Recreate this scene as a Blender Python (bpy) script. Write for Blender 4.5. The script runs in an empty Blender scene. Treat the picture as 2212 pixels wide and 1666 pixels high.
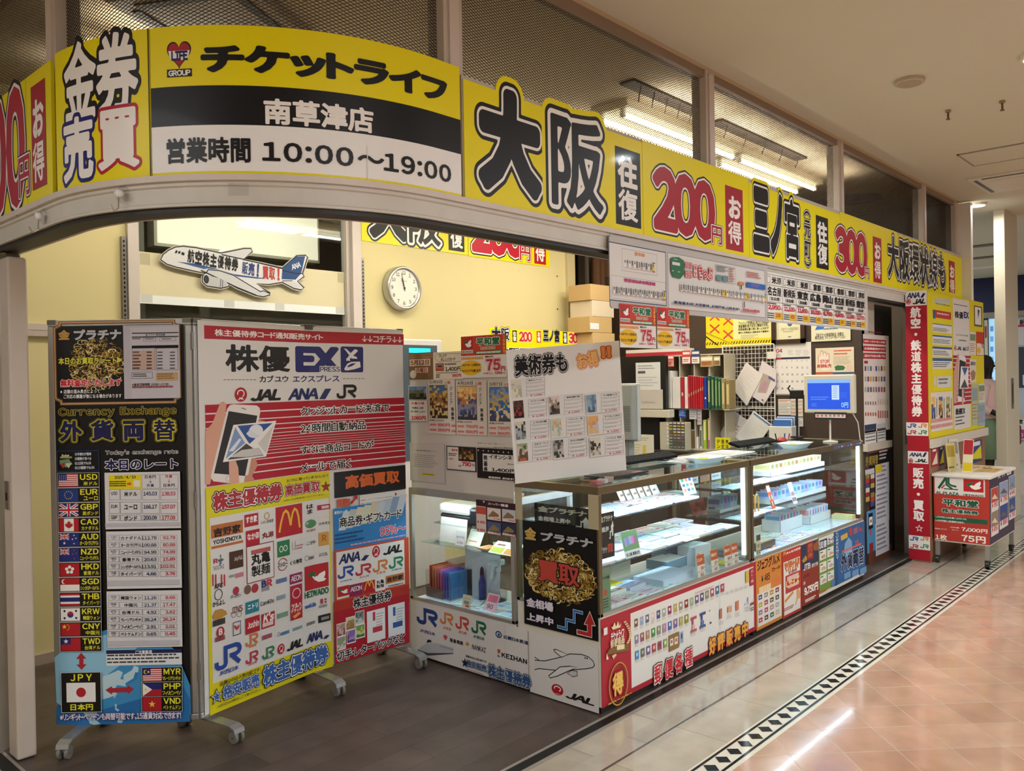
import bpy,bmesh,math,random
import numpy as np
from mathutils import Vector,Matrix
S=bpy.context.scene
COL=S.collection
FPX,YAW,PITCH,ROLL,EYE=1791.0,.8297,-.0061,.0172,1.45
_f=Vector((math.sin(YAW)*math.cos(PITCH),math.cos(YAW)*math.cos(PITCH),math.sin(PITCH)))
_r=Vector((math.cos(YAW),-math.sin(YAW),0));_d=_f.cross(_r)
R_=_r*math.cos(ROLL)+_d*math.sin(ROLL);D_=_d*math.cos(ROLL)-_r*math.sin(ROLL)
CAMP=Vector((0,0,EYE))
cd=bpy.data.cameras.new('camera');cd.sensor_width=36;cd.lens=FPX/2212*36;cd.clip_start=.05
cam=bpy.data.objects.new('camera',cd);COL.objects.link(cam)
m=Matrix((R_,-D_,-_f)).transposed().to_4x4();m.translation=CAMP;cam.matrix_world=m
S.camera=cam
S.view_settings.view_transform='Standard';S.view_settings.look='None'
S.view_settings.gamma=1;S.view_settings.exposure=0.12;S.view_settings.use_curve_mapping=False
W=bpy.data.worlds.new('mall_air');S.world=W;W.use_nodes=True
W.node_tree.nodes['Background'].inputs[0].default_value=(.95,.98,1.0,1)
W.node_tree.nodes['Background'].inputs[1].default_value=.50
def area(name,loc,size,power,col=(1,1,1),rot=(0,0,0),sy=None,shape=None,spread=None):
 l=bpy.data.lights.new(name,'AREA');l.energy=power;l.color=col
 l.shape=shape or('RECTANGLE' if sy else 'SQUARE');l.size=size
 if sy:l.size_y=sy
 if spread:l.spread=spread
 o=bpy.data.objects.new(name,l);o.location=loc;o.rotation_euler=rot;COL.objects.link(o);return o
WARM=(1.0,.90,.74);NEUT=(.96,.985,1.0);COOL=(.72,.85,1.0)
area('corridor_light',(1.0,-2.2,2.97),2.2,170,NEUT,sy=1.2)
area('corridor_light',(5.2,-1.8,2.97),2.2,120,NEUT,sy=1.2)
area('corridor_light',(-1.6,2.2,2.97),1.2,60,NEUT,sy=2.2)
area('corridor_light',(9.0,-2.6,2.97),1.8,120,NEUT,sy=1.8)
area('far_hall_light',(12.5,5.1,2.97),1.0,85,(.9,.96,1),sy=1.2)
area('ceiling_fill',(3.2,-3.4,2.45),5.0,75,(.98,.98,1),(math.pi,0,0),sy=.5)  # upward fill added out of view to brighten the corridor ceiling
for x,y,e in((4.2,2.765,14),(4.9,2.765,14),(5.6,2.765,14),(6.3,2.765,14),(3.05,3.75,13),(3.75,3.75,13),(4.95,3.75,12),(5.65,3.75,12),(1.7,3.9,7),(2.15,3.9,7)):
 area('tube_light',(x,y,2.90),.6,e*.62,(1,.97,.88),sy=.1)
 for dy in(-.32,.32):area('tube_light',(x,y+dy,2.88),.6,e*.2,(1,.96,.86),(math.pi,0,0),sy=.05)  # upward strips added beside each housing, simulating sideways tube light on the ceiling
def ray(px,py):return _f+R_*((px-1106)/FPX)+D_*((py-833)/FPX)
def onX(v,px,py):d=ray(px,py);return CAMP+d*(v/d.x)
def onY(v,px,py):d=ray(px,py);return CAMP+d*(v/d.y)
def onZ(v,px,py):d=ray(px,py);return CAMP+d*((v-EYE)/d.z)
def lin(h):
 if not isinstance(h,str):return tuple(h)
 h=h.lstrip('#')
 if len(h)==3:h=''.join(c*2 for c in h)
 o=[]
 for i in(0,2,4):
  c=int(h[i:i+2],16)/255
  o.append(c/12.92 if c<=.04045 else((c+.055)/1.055)**2.4)
 return tuple(o)
MATS={}
def paint(name='paint',rough=.5,metal=0,noise=.04,spec=.5,bump=0,scale=18,coat=0):
 if name in MATS:return MATS[name]
 m=bpy.data.materials.new(name);m.use_nodes=True;t=m.node_tree;N=t.nodes;L=t.links
 b=N['Principled BSDF'];a=N.new('ShaderNodeAttribute');a.attribute_name='Col'
 n=N.new('ShaderNodeTexNoise');n.inputs['Scale'].default_value=scale;n.inputs['Detail'].default_value=4
 tc=N.new('ShaderNodeTexCoord');L.new(tc.outputs['Object'],n.inputs['Vector'])
 r=N.new('ShaderNodeMapRange');r.inputs['To Min'].default_value=1-noise;r.inputs['To Max'].default_value=1+noise
 L.new(n.outputs['Fac'],r.inputs['Value'])
 mx=N.new('ShaderNodeMixRGB');mx.blend_type='MULTIPLY';mx.inputs[0].default_value=1
 L.new(a.outputs['Color'],mx.inputs[1]);L.new(r.outputs['Result'],mx.inputs[2]);L.new(mx.outputs[0],b.inputs['Base Color'])
 b.inputs['Roughness'].default_value=rough;b.inputs['Metallic'].default_value=metal
 b.inputs['Specular IOR Level'].default_value=spec
 if coat:b.inputs['Coat Weight'].default_value=coat;b.inputs['Coat Roughness'].default_value=.08
 if bump:
  bp=N.new('ShaderNodeBump');bp.inputs['Strength'].default_value=bump;bp.inputs['Distance'].default_value=.01
  L.new(n.outputs['Fac'],bp.inputs['Height']);L.new(bp.outputs['Normal'],b.inputs['Normal'])
 MATS[name]=m;return m
PAINT=paint();PRINT=paint('print',.45,noise=.02,scale=4,spec=.3)
LAMIN=paint('laminated_print',.4,noise=.015,bump=.04,scale=3,spec=.25,coat=.06)
RUBBER=paint('black_rubber',.8,noise=.05,spec=.15)
PAPER=paint('paper',.7,noise=.03,scale=9,spec=.25)
ALU=paint('aluminium',.35,.75,noise=.06,scale=30)
CHROME=paint('chrome',.12,1,noise=.02)
PLASTIC=paint('plastic',.35,noise=.02)
WALLP=paint('wall_paint',.75,noise=.035,scale=2.2,spec=.25,bump=.02)
GOLDP=paint('gold_print',.35,noise=.1,scale=60)
def emit(name,col,st):
 if name in MATS:return MATS[name]
 m=bpy.data.materials.new(name);m.use_nodes=True;t=m.node_tree
 b=t.nodes['Principled BSDF'];a=t.nodes.new('ShaderNodeAttribute');a.attribute_name='Col'
 t.links.new(a.outputs['Color'],b.inputs['Base Color']);t.links.new(a.outputs['Color'],b.inputs['Emission Color'])
 b.inputs['Emission Strength'].default_value=st
 MATS[name]=m;return m
def glass(name='glass',tint=(.93,.97,.96),refl=1.0,rough=.02):
 if name in MATS:return MATS[name]
 m=bpy.data.materials.new(name);m.use_nodes=True;t=m.node_tree;N=t.nodes;L=t.links
 N.remove(N['Principled BSDF']);o=N['Material Output']
 tr=N.new('ShaderNodeBsdfTransparent');tr.inputs[0].default_value=(*tint,1)
 g=N.new('ShaderNodeBsdfGlossy');g.inputs['Roughness'].default_value=rough
 lw=N.new('ShaderNodeLayerWeight');lw.inputs['Blend'].default_value=.5
 pw=N.new('ShaderNodeMath');pw.operation='POWER';pw.inputs[1].default_value=5;L.new(lw.outputs['Facing'],pw.inputs[0])
 ml=N.new('ShaderNodeMath');ml.operation='MULTIPLY_ADD';ml.inputs[1].default_value=.9*refl;ml.inputs[2].default_value=.035*refl
 L.new(pw.outputs[0],ml.inputs[0])
 mx=N.new('ShaderNodeMixShader');L.new(ml.outputs[0],mx.inputs[0]);L.new(tr.outputs[0],mx.inputs[1]);L.new(g.outputs[0],mx.inputs[2])
 L.new(mx.outputs[0],o.inputs['Surface']);MATS[name]=m;return m
GLASS=glass();SHELFGLASS=glass('shelf_glass',(.82,.92,.90),1.0);FILM=glass('clear_plastic',(.95,.95,.95),.8,.15)
SMOKED=glass('grey_glass',(.42,.46,.47),.8)
def link(o,parent=None):
 COL.objects.link(o)
 if parent:o.parent=parent
 return o
def tag(o,label=None,cat=None,group=None,kind=None):
 if label:o['label']=label
 if cat:o['category']=cat
 if group:o['group']=group
 if kind:o['kind']=kind
 return o
def thing(name,label,cat,loc=(0,0,0),group=None,rz=0):
 o=bpy.data.objects.new(name,None);o.location=loc;o.rotation_euler=(0,0,rz);o.empty_display_size=.05
 link(o);return tag(o,label,cat,group)
def make(name,V,F,C,mat,parent=None,bev=0,smooth=False,local=False):
 """one mesh object; C = one colour per face. Vertices in world space, unless local."""
 me=bpy.data.meshes.new(name)
 V=np.asarray(V,dtype=np.float32).reshape(-1,3)
 org=Vector((0,0,0))
 if not local:
  lo=V.min(0);hi=V.max(0)
  org=Vector(((lo[0]+hi[0])/2,(lo[1]+hi[1])/2,lo[2])).to_tuple();V=V-np.array(org,dtype=np.float32)
  org=Vector(org)
 ln=np.array([len(f)for f in F],dtype=np.int32)
 vi=np.concatenate([np.asarray(f,dtype=np.int32)for f in F])
 me.vertices.add(len(V));me.vertices.foreach_set('co',V.ravel())
 me.loops.add(len(vi));me.loops.foreach_set('vertex_index',vi)
 me.polygons.add(len(F));me.polygons.foreach_set('loop_start',np.concatenate([[0],np.cumsum(ln)[:-1]]).astype(np.int32))
 me.update(calc_edges=True)
 cc=np.asarray(C,dtype=np.float32)
 a=me.color_attributes.new('Col','FLOAT_COLOR','CORNER')
 rgba=np.ones((len(vi),4),dtype=np.float32);rgba[:,:3]=np.repeat(cc,ln,axis=0);a.data.foreach_set('color',rgba.ravel())
 me.materials.append(mat)
 me.polygons.foreach_set('use_smooth',[bool(smooth)]*len(F))
 o=bpy.data.objects.new(name,me)
 if parent and not local:
  o.location=org-parent.location
  if parent.rotation_euler.z:o.location=Matrix.Rotation(-parent.rotation_euler.z,3,'Z')@o.location;o.rotation_euler.z=-parent.rotation_euler.z
  if parent.parent:o.location=org-parent.parent.location-parent.location
 else:o.location=org
 if bev:
  b=o.modifiers.new('bevel','BEVEL');b.width=bev;b.segments=2;b.limit_method='ANGLE';b.angle_limit=.7
 return link(o,parent)
class MB:
 def __init__(s):s.V=[];s.F=[];s.C=[]
 def add(s,V,F,c):
  k=len(s.V);s.V+=[tuple(v)for v in V];s.F+=[tuple(i+k for i in f)for f in F];s.C+=[lin(c)]*len(F);return s
 def box(s,a,b,c='fff',rz=0,about=None):
  x0,x1=sorted((a[0],b[0]));y0,y1=sorted((a[1],b[1]));z0,z1=sorted((a[2],b[2]))
  V=[(x,y,z)for z in(z0,z1)for x,y in((x0,y0),(x1,y0),(x1,y1),(x0,y1))]
  if rz:
   cx,cy=about or((x0+x1)/2,(y0+y1)/2);co,si=math.cos(rz),math.sin(rz)
   V=[(cx+(x-cx)*co-(y-cy)*si,cy+(x-cx)*si+(y-cy)*co,z)for x,y,z in V]
  return s.add(V,[(3,2,1,0),(4,5,6,7),(0,1,5,4),(1,2,6,5),(2,3,7,6),(3,0,4,7)],c)
 def obox(s,O,U,V,N,c='fff'):
  """box from corner O with edge vectors U, V, N"""
  O,U,V,N=map(Vector,(O,U,V,N))
  P=[O,O+U,O+U+V,O+V];P+=[p+N for p in P]
  F=[(3,2,1,0),(4,5,6,7),(0,1,5,4),(1,2,6,5),(2,3,7,6),(3,0,4,7)]
  if U.cross(V).dot(N)<0:F=[f[::-1]for f in F]
  return s.add(P,F,c)
 def cyl(s,p0,p1,r0,r1=None,c='fff',n=16):
  p0,p1=Vector(p0),Vector(p1);r1=r0 if r1 is None else r1
  ax=(p1-p0).normalized();u=ax.orthogonal().normalized();w=ax.cross(u)
  V=[]
  for p,r in((p0,r0),(p1,r1)):
   for i in range(n):
    a=2*math.pi*i/n;V.append(p+(u*math.cos(a)+w*math.sin(a))*r)
  F=[(i,(i+1)%n,n+(i+1)%n,n+i)for i in range(n)]+[tuple(range(n))[::-1],tuple(range(n,2*n))]
  return s.add(V,F,c)
 def tube(s,pts,r,c='fff',n=8):
  pts=[Vector(p)for p in pts];V=[];up=None
  for i,p in enumerate(pts):
   t=(pts[min(i+1,len(pts)-1)]-pts[max(i-1,0)]).normalized()
   u=t.orthogonal().normalized()if up is None else(up-t*up.dot(t)).normalized()
   up=u;w=t.cross(u)
   rr=r[i]if isinstance(r,(list,tuple))else r
   V+=[p+(u*math.cos(2*math.pi*k/n)+w*math.sin(2*math.pi*k/n))*rr for k in range(n)]
  F=[(i*n+k,i*n+(k+1)%n,(i+1)*n+(k+1)%n,(i+1)*n+k)for i in range(len(pts)-1)for k in range(n)]
  F+=[tuple(range(n))[::-1],tuple(range((len(pts)-1)*n,len(pts)*n))]
  return s.add(V,F,c)
 def lathe(s,prof,loc,c='fff',n=24,rx=1,ry=1):
  V=[(loc[0]+r*rx*math.cos(2*math.pi*k/n),loc[1]+r*ry*math.sin(2*math.pi*k/n),loc[2]+z)for r,z in prof for k in range(n)]
  F=[(i*n+k,i*n+(k+1)%n,(i+1)*n+(k+1)%n,(i+1)*n+k)for i in range(len(prof)-1)for k in range(n)]
  F+=[tuple(range(n))[::-1],tuple(range((len(prof)-1)*n,len(prof)*n))]
  return s.add(V,F,c)
 def prism(s,poly,z0,z1,c='fff'):
  n=len(poly);V=[(x,y,z0)for x,y in poly]+[(x,y,z1)for x,y in poly]
  F=[tuple(range(n))[::-1],tuple(range(n,2*n))]+[(i,(i+1)%n,n+(i+1)%n,n+i)for i in range(n)]
  return s.add(V,F,c)
 def build(s,name,mat=None,parent=None,bev=0,smooth=False,local=False):
  return make(name,s.V,s.F,s.C,mat or PAINT,parent,bev,smooth,local)
def struct(o):o['kind']='structure';return o
_G={}
def outline(ch):
 if ch in _G:return _G[ch]
 cu=bpy.data.curves.new('g','FONT');cu.body=ch;cu.fill_mode='NONE';cu.resolution_u=3
 ob=bpy.data.objects.new('g',cu);COL.objects.link(ob)
 dg=bpy.context.evaluated_depsgraph_get();me=ob.evaluated_get(dg).to_mesh()
 co=np.array([v.co[:2]for v in me.vertices]).reshape(-1,2);ed=np.array([e.vertices[:]for e in me.edges]).reshape(-1,2)
 A,B=co[ed[:,0]],co[ed[:,1]]
 ob.evaluated_get(dg).to_mesh_clear();bpy.data.objects.remove(ob);bpy.data.curves.remove(cu)
 _G[ch]=(A,B);return A,B
_F={}
def field(ch,q):
 if(ch,q)in _F:return _F[ch,q]
 A,B=outline(ch);M=.2;h=1.0/q
 lo=np.minimum(A,B).min(0)-M;hi=np.maximum(A,B).max(0)+M
 nx,ny=(np.ceil((hi-lo)/h)+1).astype(int)
 X,Y=np.meshgrid(lo[0]+h*np.arange(nx),lo[1]+h*np.arange(ny));P=np.stack([X.ravel(),Y.ravel()],1)
 D=B-A;L2=(D**2).sum(1)+1e-12;dist=np.full(len(P),9.0);cr=np.zeros(len(P),int)
 for i in range(0,len(A),64):
  a,d,l2=A[i:i+64],D[i:i+64],L2[i:i+64]
  w=P[:,None]-a[None];t=np.clip((w*d).sum(2)/l2,0,1)
  dist=np.minimum(dist,np.sqrt(((w-t[...,None]*d)**2).sum(2)).min(1))
  y0,y1=a[:,1],a[:,1]+d[:,1]
  c=(y0[None]>P[:,1:2])!=(y1[None]>P[:,1:2])
  xi=a[:,0]+(P[:,1:2]-y0)*d[:,0]/np.where(np.abs(d[:,1])<1e-9,1e-9,d[:,1])
  cr+=(c&(xi>P[:,0:1])).sum(1)
 sd=np.where(cr%2==1,-dist,dist).reshape(ny,nx)
 _F[ch,q]=(sd,lo,h);return _F[ch,q]
_M={}
def march(ch,q,iso,run=999):
 k=(ch,q,round(iso,4),run)
 if k in _M:return _M[k]
 sd,lo,h=field(ch,q);f=iso-sd;ny,nx=f.shape;ins=f>0
 full=ins[:-1,:-1]&ins[1:,:-1]&ins[:-1,1:]&ins[1:,1:]
 some=ins[:-1,:-1]|ins[1:,:-1]|ins[:-1,1:]|ins[1:,1:]
 V=[];F=[];E=[]
 for j in range(ny-1):
  i=0;row=full[j]
  while i<nx-1:
   if row[i]:
    i0=i
    while i<nx-1 and row[i]and i-i0<run:i+=1
    b=len(V);V+=[(i0,j),(i,j),(i,j+1),(i0,j+1)];F.append((b,b+1,b+2,b+3))
   else:i+=1
 for j,i in zip(*np.nonzero(some&~full)):
  cs=((i,j),(i+1,j),(i+1,j+1),(i,j+1));vals=[f[y,x]for x,y in cs];b=len(V);cut=[]
  for k4 in range(4):
   p,v=cs[k4],vals[k4];p2,v2=cs[(k4+1)%4],vals[(k4+1)%4]
   if v>0:V.append(p)
   if(v>0)!=(v2>0):
    t=v/(v-v2);cut.append(len(V));V.append((p[0]+(p2[0]-p[0])*t,p[1]+(p2[1]-p[1])*t))
  if len(V)-b>=3:F.append(tuple(range(b,len(V))))
  if len(cut)==2:E.append(tuple(cut))
 V=np.array(V,float).reshape(-1,2)*h+lo
 _M[k]=(V,F,E);return _M[k]
_D={}
def thin(c,q,iso):
 """dense characters take a lighter weight so that their counters stay open"""
 if(c,q,iso)not in _D:
  sd,lo,h=field(c,q);m_=int(.2*q);f=(sd[m_:-m_,m_:-m_]<iso).mean();_D[c,q,iso]=min(1,max(.5,(.82-f)/.10))if len(outline(c)[0])>60 else 1
 return _D[c,q,iso]
def fw(c):return chr(ord(c)+0xFEE0)if '!'<=c<='~' else c
NARROW=set('!.,:;|()[]/・．，：；！（）「」')
def layout(s,vert=False,gap=.1,prop=None):
 out=[];x=0.;EM=1.0
 for ch in s:
  asc=ord(ch)<128;c=fw(ch)
  if c in ' 　':x+=.45 if asc else 1.0;continue
  A,B=outline(c);lo=np.minimum(A,B).min(0);hi=np.maximum(A,B).max(0)
  if vert:
   if c=='ー':c='｜' if False else 'ー'
   out.append((c,0,-x));x+=EM*1.04
  elif asc or prop:
   out.append((c,x-lo[0],0));x+=(hi[0]-lo[0])+gap
  else:out.append((c,x,0));x+=EM
 return out
STEP=4e-5
class Art:
 """flat print: solid sheet plus lettering and shapes lying on it; one mesh. pos(u,v,n) gives the world point."""
 def __init__(s,O,U,N,V=(0,0,1)):
  s.O,s.U,s.V,s.N=Vector(O),Vector(U).normalized(),Vector(V).normalized(),Vector(N).normalized()
  s.vs=[];s.fs=[];s.cs=[];s.n=STEP;s.z=(0,0,1.0);s.run=999;s.nv=0
 def pos(s,P,n):
  P=np.asarray(P,float).reshape(-1,2);O,U,V,N=(np.array(v)for v in(s.O,s.U,s.V,s.N))
  return O+P[:,:1]*U+P[:,1:2]*V+n*N
 def pix(s,px,py):
  d=ray(px,py);t=(s.O-CAMP).dot(s.N)/d.dot(s.N);p=CAMP+d*t-s.O;return p.dot(s.U),p.dot(s.V)
 def zoom(s,ox,oy,sc):s.z=(ox,oy,sc);return s
 def uv(s,x,y):ox,oy,k=s.z;return s.pix(ox+x/k,oy+y/k)if k else(x,y)
 def meters(s):s.z=(0,0,0);return s
 def box(s,b):
  a=s.uv(b[0],b[1]);c=s.uv(b[2],b[3]);return a[0],c[1],c[0],a[1]
 def put(s,P,F,col,n):
  s.vs.append(s.pos(P,n));k=s.nv;s.fs+=[tuple(i+k for i in f)for f in F];s.cs+=[lin(col)]*len(F);s.nv+=len(P)
 def lay(s,col,P,F):s.put(P,F,col,s.n);s.n+=STEP
 def slab(s,b,col,t=.003,poly=None):
  u0,v0,u1,v1=s.box(b);s.slabuv(u0,v0,u1,v1,col,t);return s
 def slabuv(s,u0,v0,u1,v1,col,t=.003):
  us=s.cuts(u0,u1);k=len(us)-1
  for i in range(k):
   q=[(us[i],v0),(us[i+1],v0),(us[i+1],v1),(us[i],v1)]
   s.put(q,[(0,1,2,3)],col,0);s.put(q,[(3,2,1,0)],col,-t)
   for a,c in((0,1),(2,3)):
    s.strip(q[a],q[c],col,t)
  s.strip((u0,v1),(u0,v0),col,t);s.strip((u1,v0),(u1,v1),col,t);return s
 brk=()
 def cuts(s,u0,u1):
  if s.run>99:return[u0,u1]
  g=.0125 if not s.brk else .03;return sorted([u0,u1]+[k*g for k in range(math.ceil(min(u0,u1)/g+1e-6),math.ceil(max(u0,u1)/g-1e-6))]+[b for b in s.brk if min(u0,u1)<b<max(u0,u1)])
 def strip(s,a,b,col,t,n0=0):
  A=s.pos([a,b],n0);B=s.pos([b,a],n0-t);s.vs.append(np.concatenate([A[::-1],B[::-1]]));k=s.nv
  s.fs.append((k,k+1,k+2,k+3));s.cs.append(lin(col));s.nv+=4
 def rect(s,b,col):
  u0,v0,u1,v1=s.box(b);s.rectuv(u0,v0,u1,v1,col);return s
 def rectuv(s,u0,v0,u1,v1,col):
  us=s.cuts(u0,u1);k=len(us)-1;P=[];F=[]
  for u in us:P+=[(u,v0),(u,v1)]
  for i in range(k):F.append((2*i,2*i+2,2*i+3,2*i+1))
  s.lay(col,P,F);return s
 def frame(s,b,col,w):
  u0,v0,u1,v1=s.box(b);n=s.n
  for q in((u0,v0,u1,v0+w),(u0,v1-w,u1,v1),(u0,v0+w,u0+w,v1-w),(u1-w,v0+w,u1,v1-w)):
   s.n=n;s.rectuv(*q,col)
  return s
 def poly(s,pts,col):s.lay(col,[s.uv(*p)for p in pts],[tuple(range(len(pts)))[::-1]]);return s
 def ell(s,b,col,n=28,a0=0,a1=360):
  u0,v0,u1,v1=s.box(b);cx,cy,rx,ry=(u0+u1)/2,(v0+v1)/2,(u1-u0)/2,(v1-v0)/2
  full=a1-a0>=360
  P=[(cx+rx*math.cos(math.radians(a0+(a1-a0)*i/n)),cy+ry*math.sin(math.radians(a0+(a1-a0)*i/n)))for i in range(n+(0 if full else 1))]
  s.lay(col,P,[tuple(range(len(P)))]);return s
 def ring(s,b,col,w,n=32,a0=0,a1=360):
  u0,v0,u1,v1=s.box(b);cx,cy,rx,ry=(u0+u1)/2,(v0+v1)/2,(u1-u0)/2,(v1-v0)/2;P=[];F=[]
  for i in range(n+1):
   t=math.radians(a0+(a1-a0)*i/n);P+=[(cx+rx*math.cos(t),cy+ry*math.sin(t)),(cx+(rx-w)*math.cos(t),cy+(ry-w)*math.sin(t))]
  for i in range(n):F.append((2*i,2*i+2,2*i+3,2*i+1))
  s.lay(col,P,F);return s
 def line(s,pts,w,col,px=True):
  """stroke of width w metres"""
  Q=[s.uv(*p)for p in pts]if px else pts
  Q=[q for k,q in enumerate(Q)if k==0 or math.hypot(q[0]-Q[k-1][0],q[1]-Q[k-1][1])>1e-6];n=len(Q)
  if n<2:return s
  D=[((Q[k+1][0]-Q[k][0]),(Q[k+1][1]-Q[k][1]))for k in range(n-1)];D=[(x/math.hypot(x,y),y/math.hypot(x,y))for x,y in D];P=[]
  ring=n>3 and math.hypot(Q[0][0]-Q[-1][0],Q[0][1]-Q[-1][1])<1e-6
  for k,(x,y)in enumerate(Q):
   d0,d1=(D[k-1]if k else D[-1]if ring else D[0]),(D[k]if k<n-1 else D[0]if ring else D[-1]);nx,ny=-(d0[1]+d1[1]),d0[0]+d1[0];m2=max(nx*nx+ny*ny,1.0)
   k2=w/m2;P+=[(x+nx*k2,y+ny*k2),(x-nx*k2,y-ny*k2)]
  F=[(2*k+1,2*k+3,2*k+2,2*k)for k in range(n-1)]
  for f in F:s.put([P[i]for i in f],[(0,1,2,3)],col,s.n);s.n+=STEP*.02
  s.n+=STEP;return s
 def star(s,cx,cy,r,col,k=.42,n=5,rot=90):
  c=s.uv(cx,cy);e=s.uv(cx+r,cy);R=abs(e[0]-c[0])
  P=[(c[0]+(R if i%2==0 else R*k)*math.cos(math.radians(rot+i*180/n)),c[1]+(R if i%2==0 else R*k)*math.sin(math.radians(rot+i*180/n)))for i in range(2*n)]
  P.append(c);s.lay(col,P,[(i,(i+1)%(2*n),2*n)for i in range(2*n)]);return s
 def text(s,st,b,col,w=.03,out=(),vert=False,q=None,skew=0,rot=0,gap=.1,prop=None,solid=None,grow=0):
  u0,v0,u1,v1=s.box(b);s.textuv(st,u0,v0,u1,v1,col,w,out,vert,q,skew,rot,gap,prop,solid);return s
 def textuv(s,st,u0,v0,u1,v1,col,w=.03,out=(),vert=False,q=None,skew=0,rot=0,gap=.1,prop=None,solid=None):
  L=layout(st,vert,gap,prop)
  if not L:return s
  lo=np.array([9e9,9e9]);hi=-lo
  for c,x,y in L:
   A,B=outline(c);P=np.concatenate([A,B])+np.array([x,y])
   if skew:P=P+np.stack([P[:,1]*skew,0*P[:,1]],1)
   lo=np.minimum(lo,P.min(0));hi=np.maximum(hi,P.max(0))
  lo=lo-w;hi=hi+w;sc=np.array([(u1-u0),(v1-v0)])/(hi-lo)
  hh=abs(v1-v0)/(len(L)if vert else 1)
  if q is None:q=56 if hh>.12 else 38 if hh>.05 else 28 if hh>.025 else 20
  cx,cy=(u0+u1)/2,(v0+v1)/2;co,si=math.cos(math.radians(rot)),math.sin(math.radians(rot))
  layers=[(iso,cc)for iso,cc in out][::-1]+[(w,col)]
  for li,(iso,cc)in enumerate(layers):
   for c,x,y in L:
    V,F,E=march(c,q,iso if li<len(layers)-1 else iso*thin(c,q,iso),s.run)
    if not len(V):continue
    P=V+np.array([x,y])
    if skew:P=P+np.stack([P[:,1]*skew,0*P[:,1]],1)
    P=(P-lo)*sc+np.array([u0,v0])
    if rot:P=np.stack([cx+(P[:,0]-cx)*co-(P[:,1]-cy)*si,cy+(P[:,0]-cx)*si+(P[:,1]-cy)*co],1)
    s.put(P,F,cc,s.n)
    if solid and li==0:
     s.put(P,[f[::-1]for f in F],cc,-solid)
     for a,e in E:s.strip(P[a],P[e],cc,solid+s.n,s.n)
    s.n+=STEP*.1
   s.n+=STEP
  return s
 def bars(s,b,rows,col='777',seed=1,fill=.5,ragged=True):
  """lines of print too small to read"""
  u0,v0,u1,v1=s.box(b);r=random.Random(seed);h=(v1-v0)/rows;P=[];F=[]
  for i in range(rows):
   y1=v1-i*h;y0=y1-h*fill;x=u0;e=u1-(r.random()*.3*(u1-u0)if ragged else 0)
   while x<e:
    l=min((u1-u0)*(.03+.07*r.random()),e-x);k=len(P);P+=[(x,y0),(x+l,y0),(x+l,y1),(x,y1)];F.append((k,k+1,k+2,k+3));x+=l+(u1-u0)*.012
  s.lay(col,P,F);return s
 def mosaic(s,b,pal,nx=5,ny=7,seed=1):
  """a small picture reduced to patches of its colours"""
  u0,v0,u1,v1=s.box(b);r=random.Random(seed)
  g=[[(u0+(u1-u0)*(i+(r.uniform(-.35,.35)if 0<i<nx else 0))/nx,v0+(v1-v0)*(j+(r.uniform(-.35,.35)if 0<j<ny else 0))/ny)for i in range(nx+1)]for j in range(ny+1)]
  for j in range(ny):
   for i in range(nx):
    c=pal[min(len(pal)-1,max(0,int((1-(j+.5)/ny)*len(pal)+r.uniform(-1.1,1.1))))]
    s.put([g[j][i],g[j][i+1],g[j+1][i+1],g[j+1][i]],[(0,1,2,3)],c,s.n)
  s.n+=STEP;return s
 def jewel(s,b,n=220,seed=3,size=.03,pal=('c9a84e','8a6a22','e6d08a','5a4212','b08c34','f0e2b0','6f5418')):
  """heap of gold chains: short arcs and rings"""
  u0,v0,u1,v1=s.box(b);r=random.Random(seed)
  for i in range(n):
   t=2*math.pi*r.random();k=math.sqrt(r.random());cx=(u0+u1)/2+(u1-u0)*.47*k*math.cos(t);cy=(v0+v1)/2+(v1-v0)*.46*k*math.sin(t)
   R=size*r.uniform(.25,1);w=R*r.uniform(.14,.34);a=r.random()*6.28;da=r.uniform(1.2,5.5);P=[];F=[];e=r.uniform(.4,1)
   for j in range(9):
    g=a+da*j/8;P+=[(cx+R*math.cos(g),cy+R*e*math.sin(g)),(cx+(R-w)*math.cos(g),cy+(R-w)*e*math.sin(g))]
   for j in range(8):F.append((2*j,2*j+2,2*j+3,2*j+1))
   s.put(P,F,r.choice(pal),s.n);s.n+=STEP*.15
  s.n+=STEP;return s
 def merge(s,o):
  k=s.nv;s.vs+=o.vs;s.fs+=[tuple(i+k for i in f)for f in o.fs];s.cs+=o.cs;s.nv+=o.nv;return s
 def build(s,name,label=None,cat=None,group=None,mat=None,parent=None,kind=None):
  o=make(name,np.concatenate(s.vs),s.fs,s.cs,mat or PRINT,parent);return tag(o,label,cat,group,kind)
def artX(X,face=-1):return Art((X,0,0),(0,-1,0)if face<0 else(0,1,0),(face,0,0))
def artY(Y):return Art((0,Y,0),(1,0,0),(0,-1,0))
def artP(a,b):
 """vertical sheet through plan points a -> b (left to right as seen)"""
 U=Vector((b[0]-a[0],b[1]-a[1],0)).normalized();return Art((a[0],a[1],0),U,U.cross(Vector((0,0,1))))
ORD='first second third fourth fifth sixth seventh eighth ninth tenth eleventh twelfth thirteenth fourteenth fifteenth sixteenth seventeenth eighteenth nineteenth twentieth'.split()
def jr(s,b,col,w=.2):
 """J and R of one bent stroke in box b"""
 u0,v0,u1,v1=s.box(b);W_,H_=u1-u0,v1-v0;t=W_*w*.62
 f=lambda pts:[(u0+x*W_,v0+y*H_)for x,y in pts]
 s.line(f([(.06,.38),(.06,.20),(.10,.12),(.16,.08),(.30,.08),(.37,.13),(.40,.22),(.40,.92),(.80,.92),(.90,.86),(.94,.76),(.94,.66),(.90,.56),(.80,.50),(.56,.50)]),t,col,px=False)
 s.line(f([(.66,.46),(.93,.06)]),t,col,px=False);return s
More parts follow.
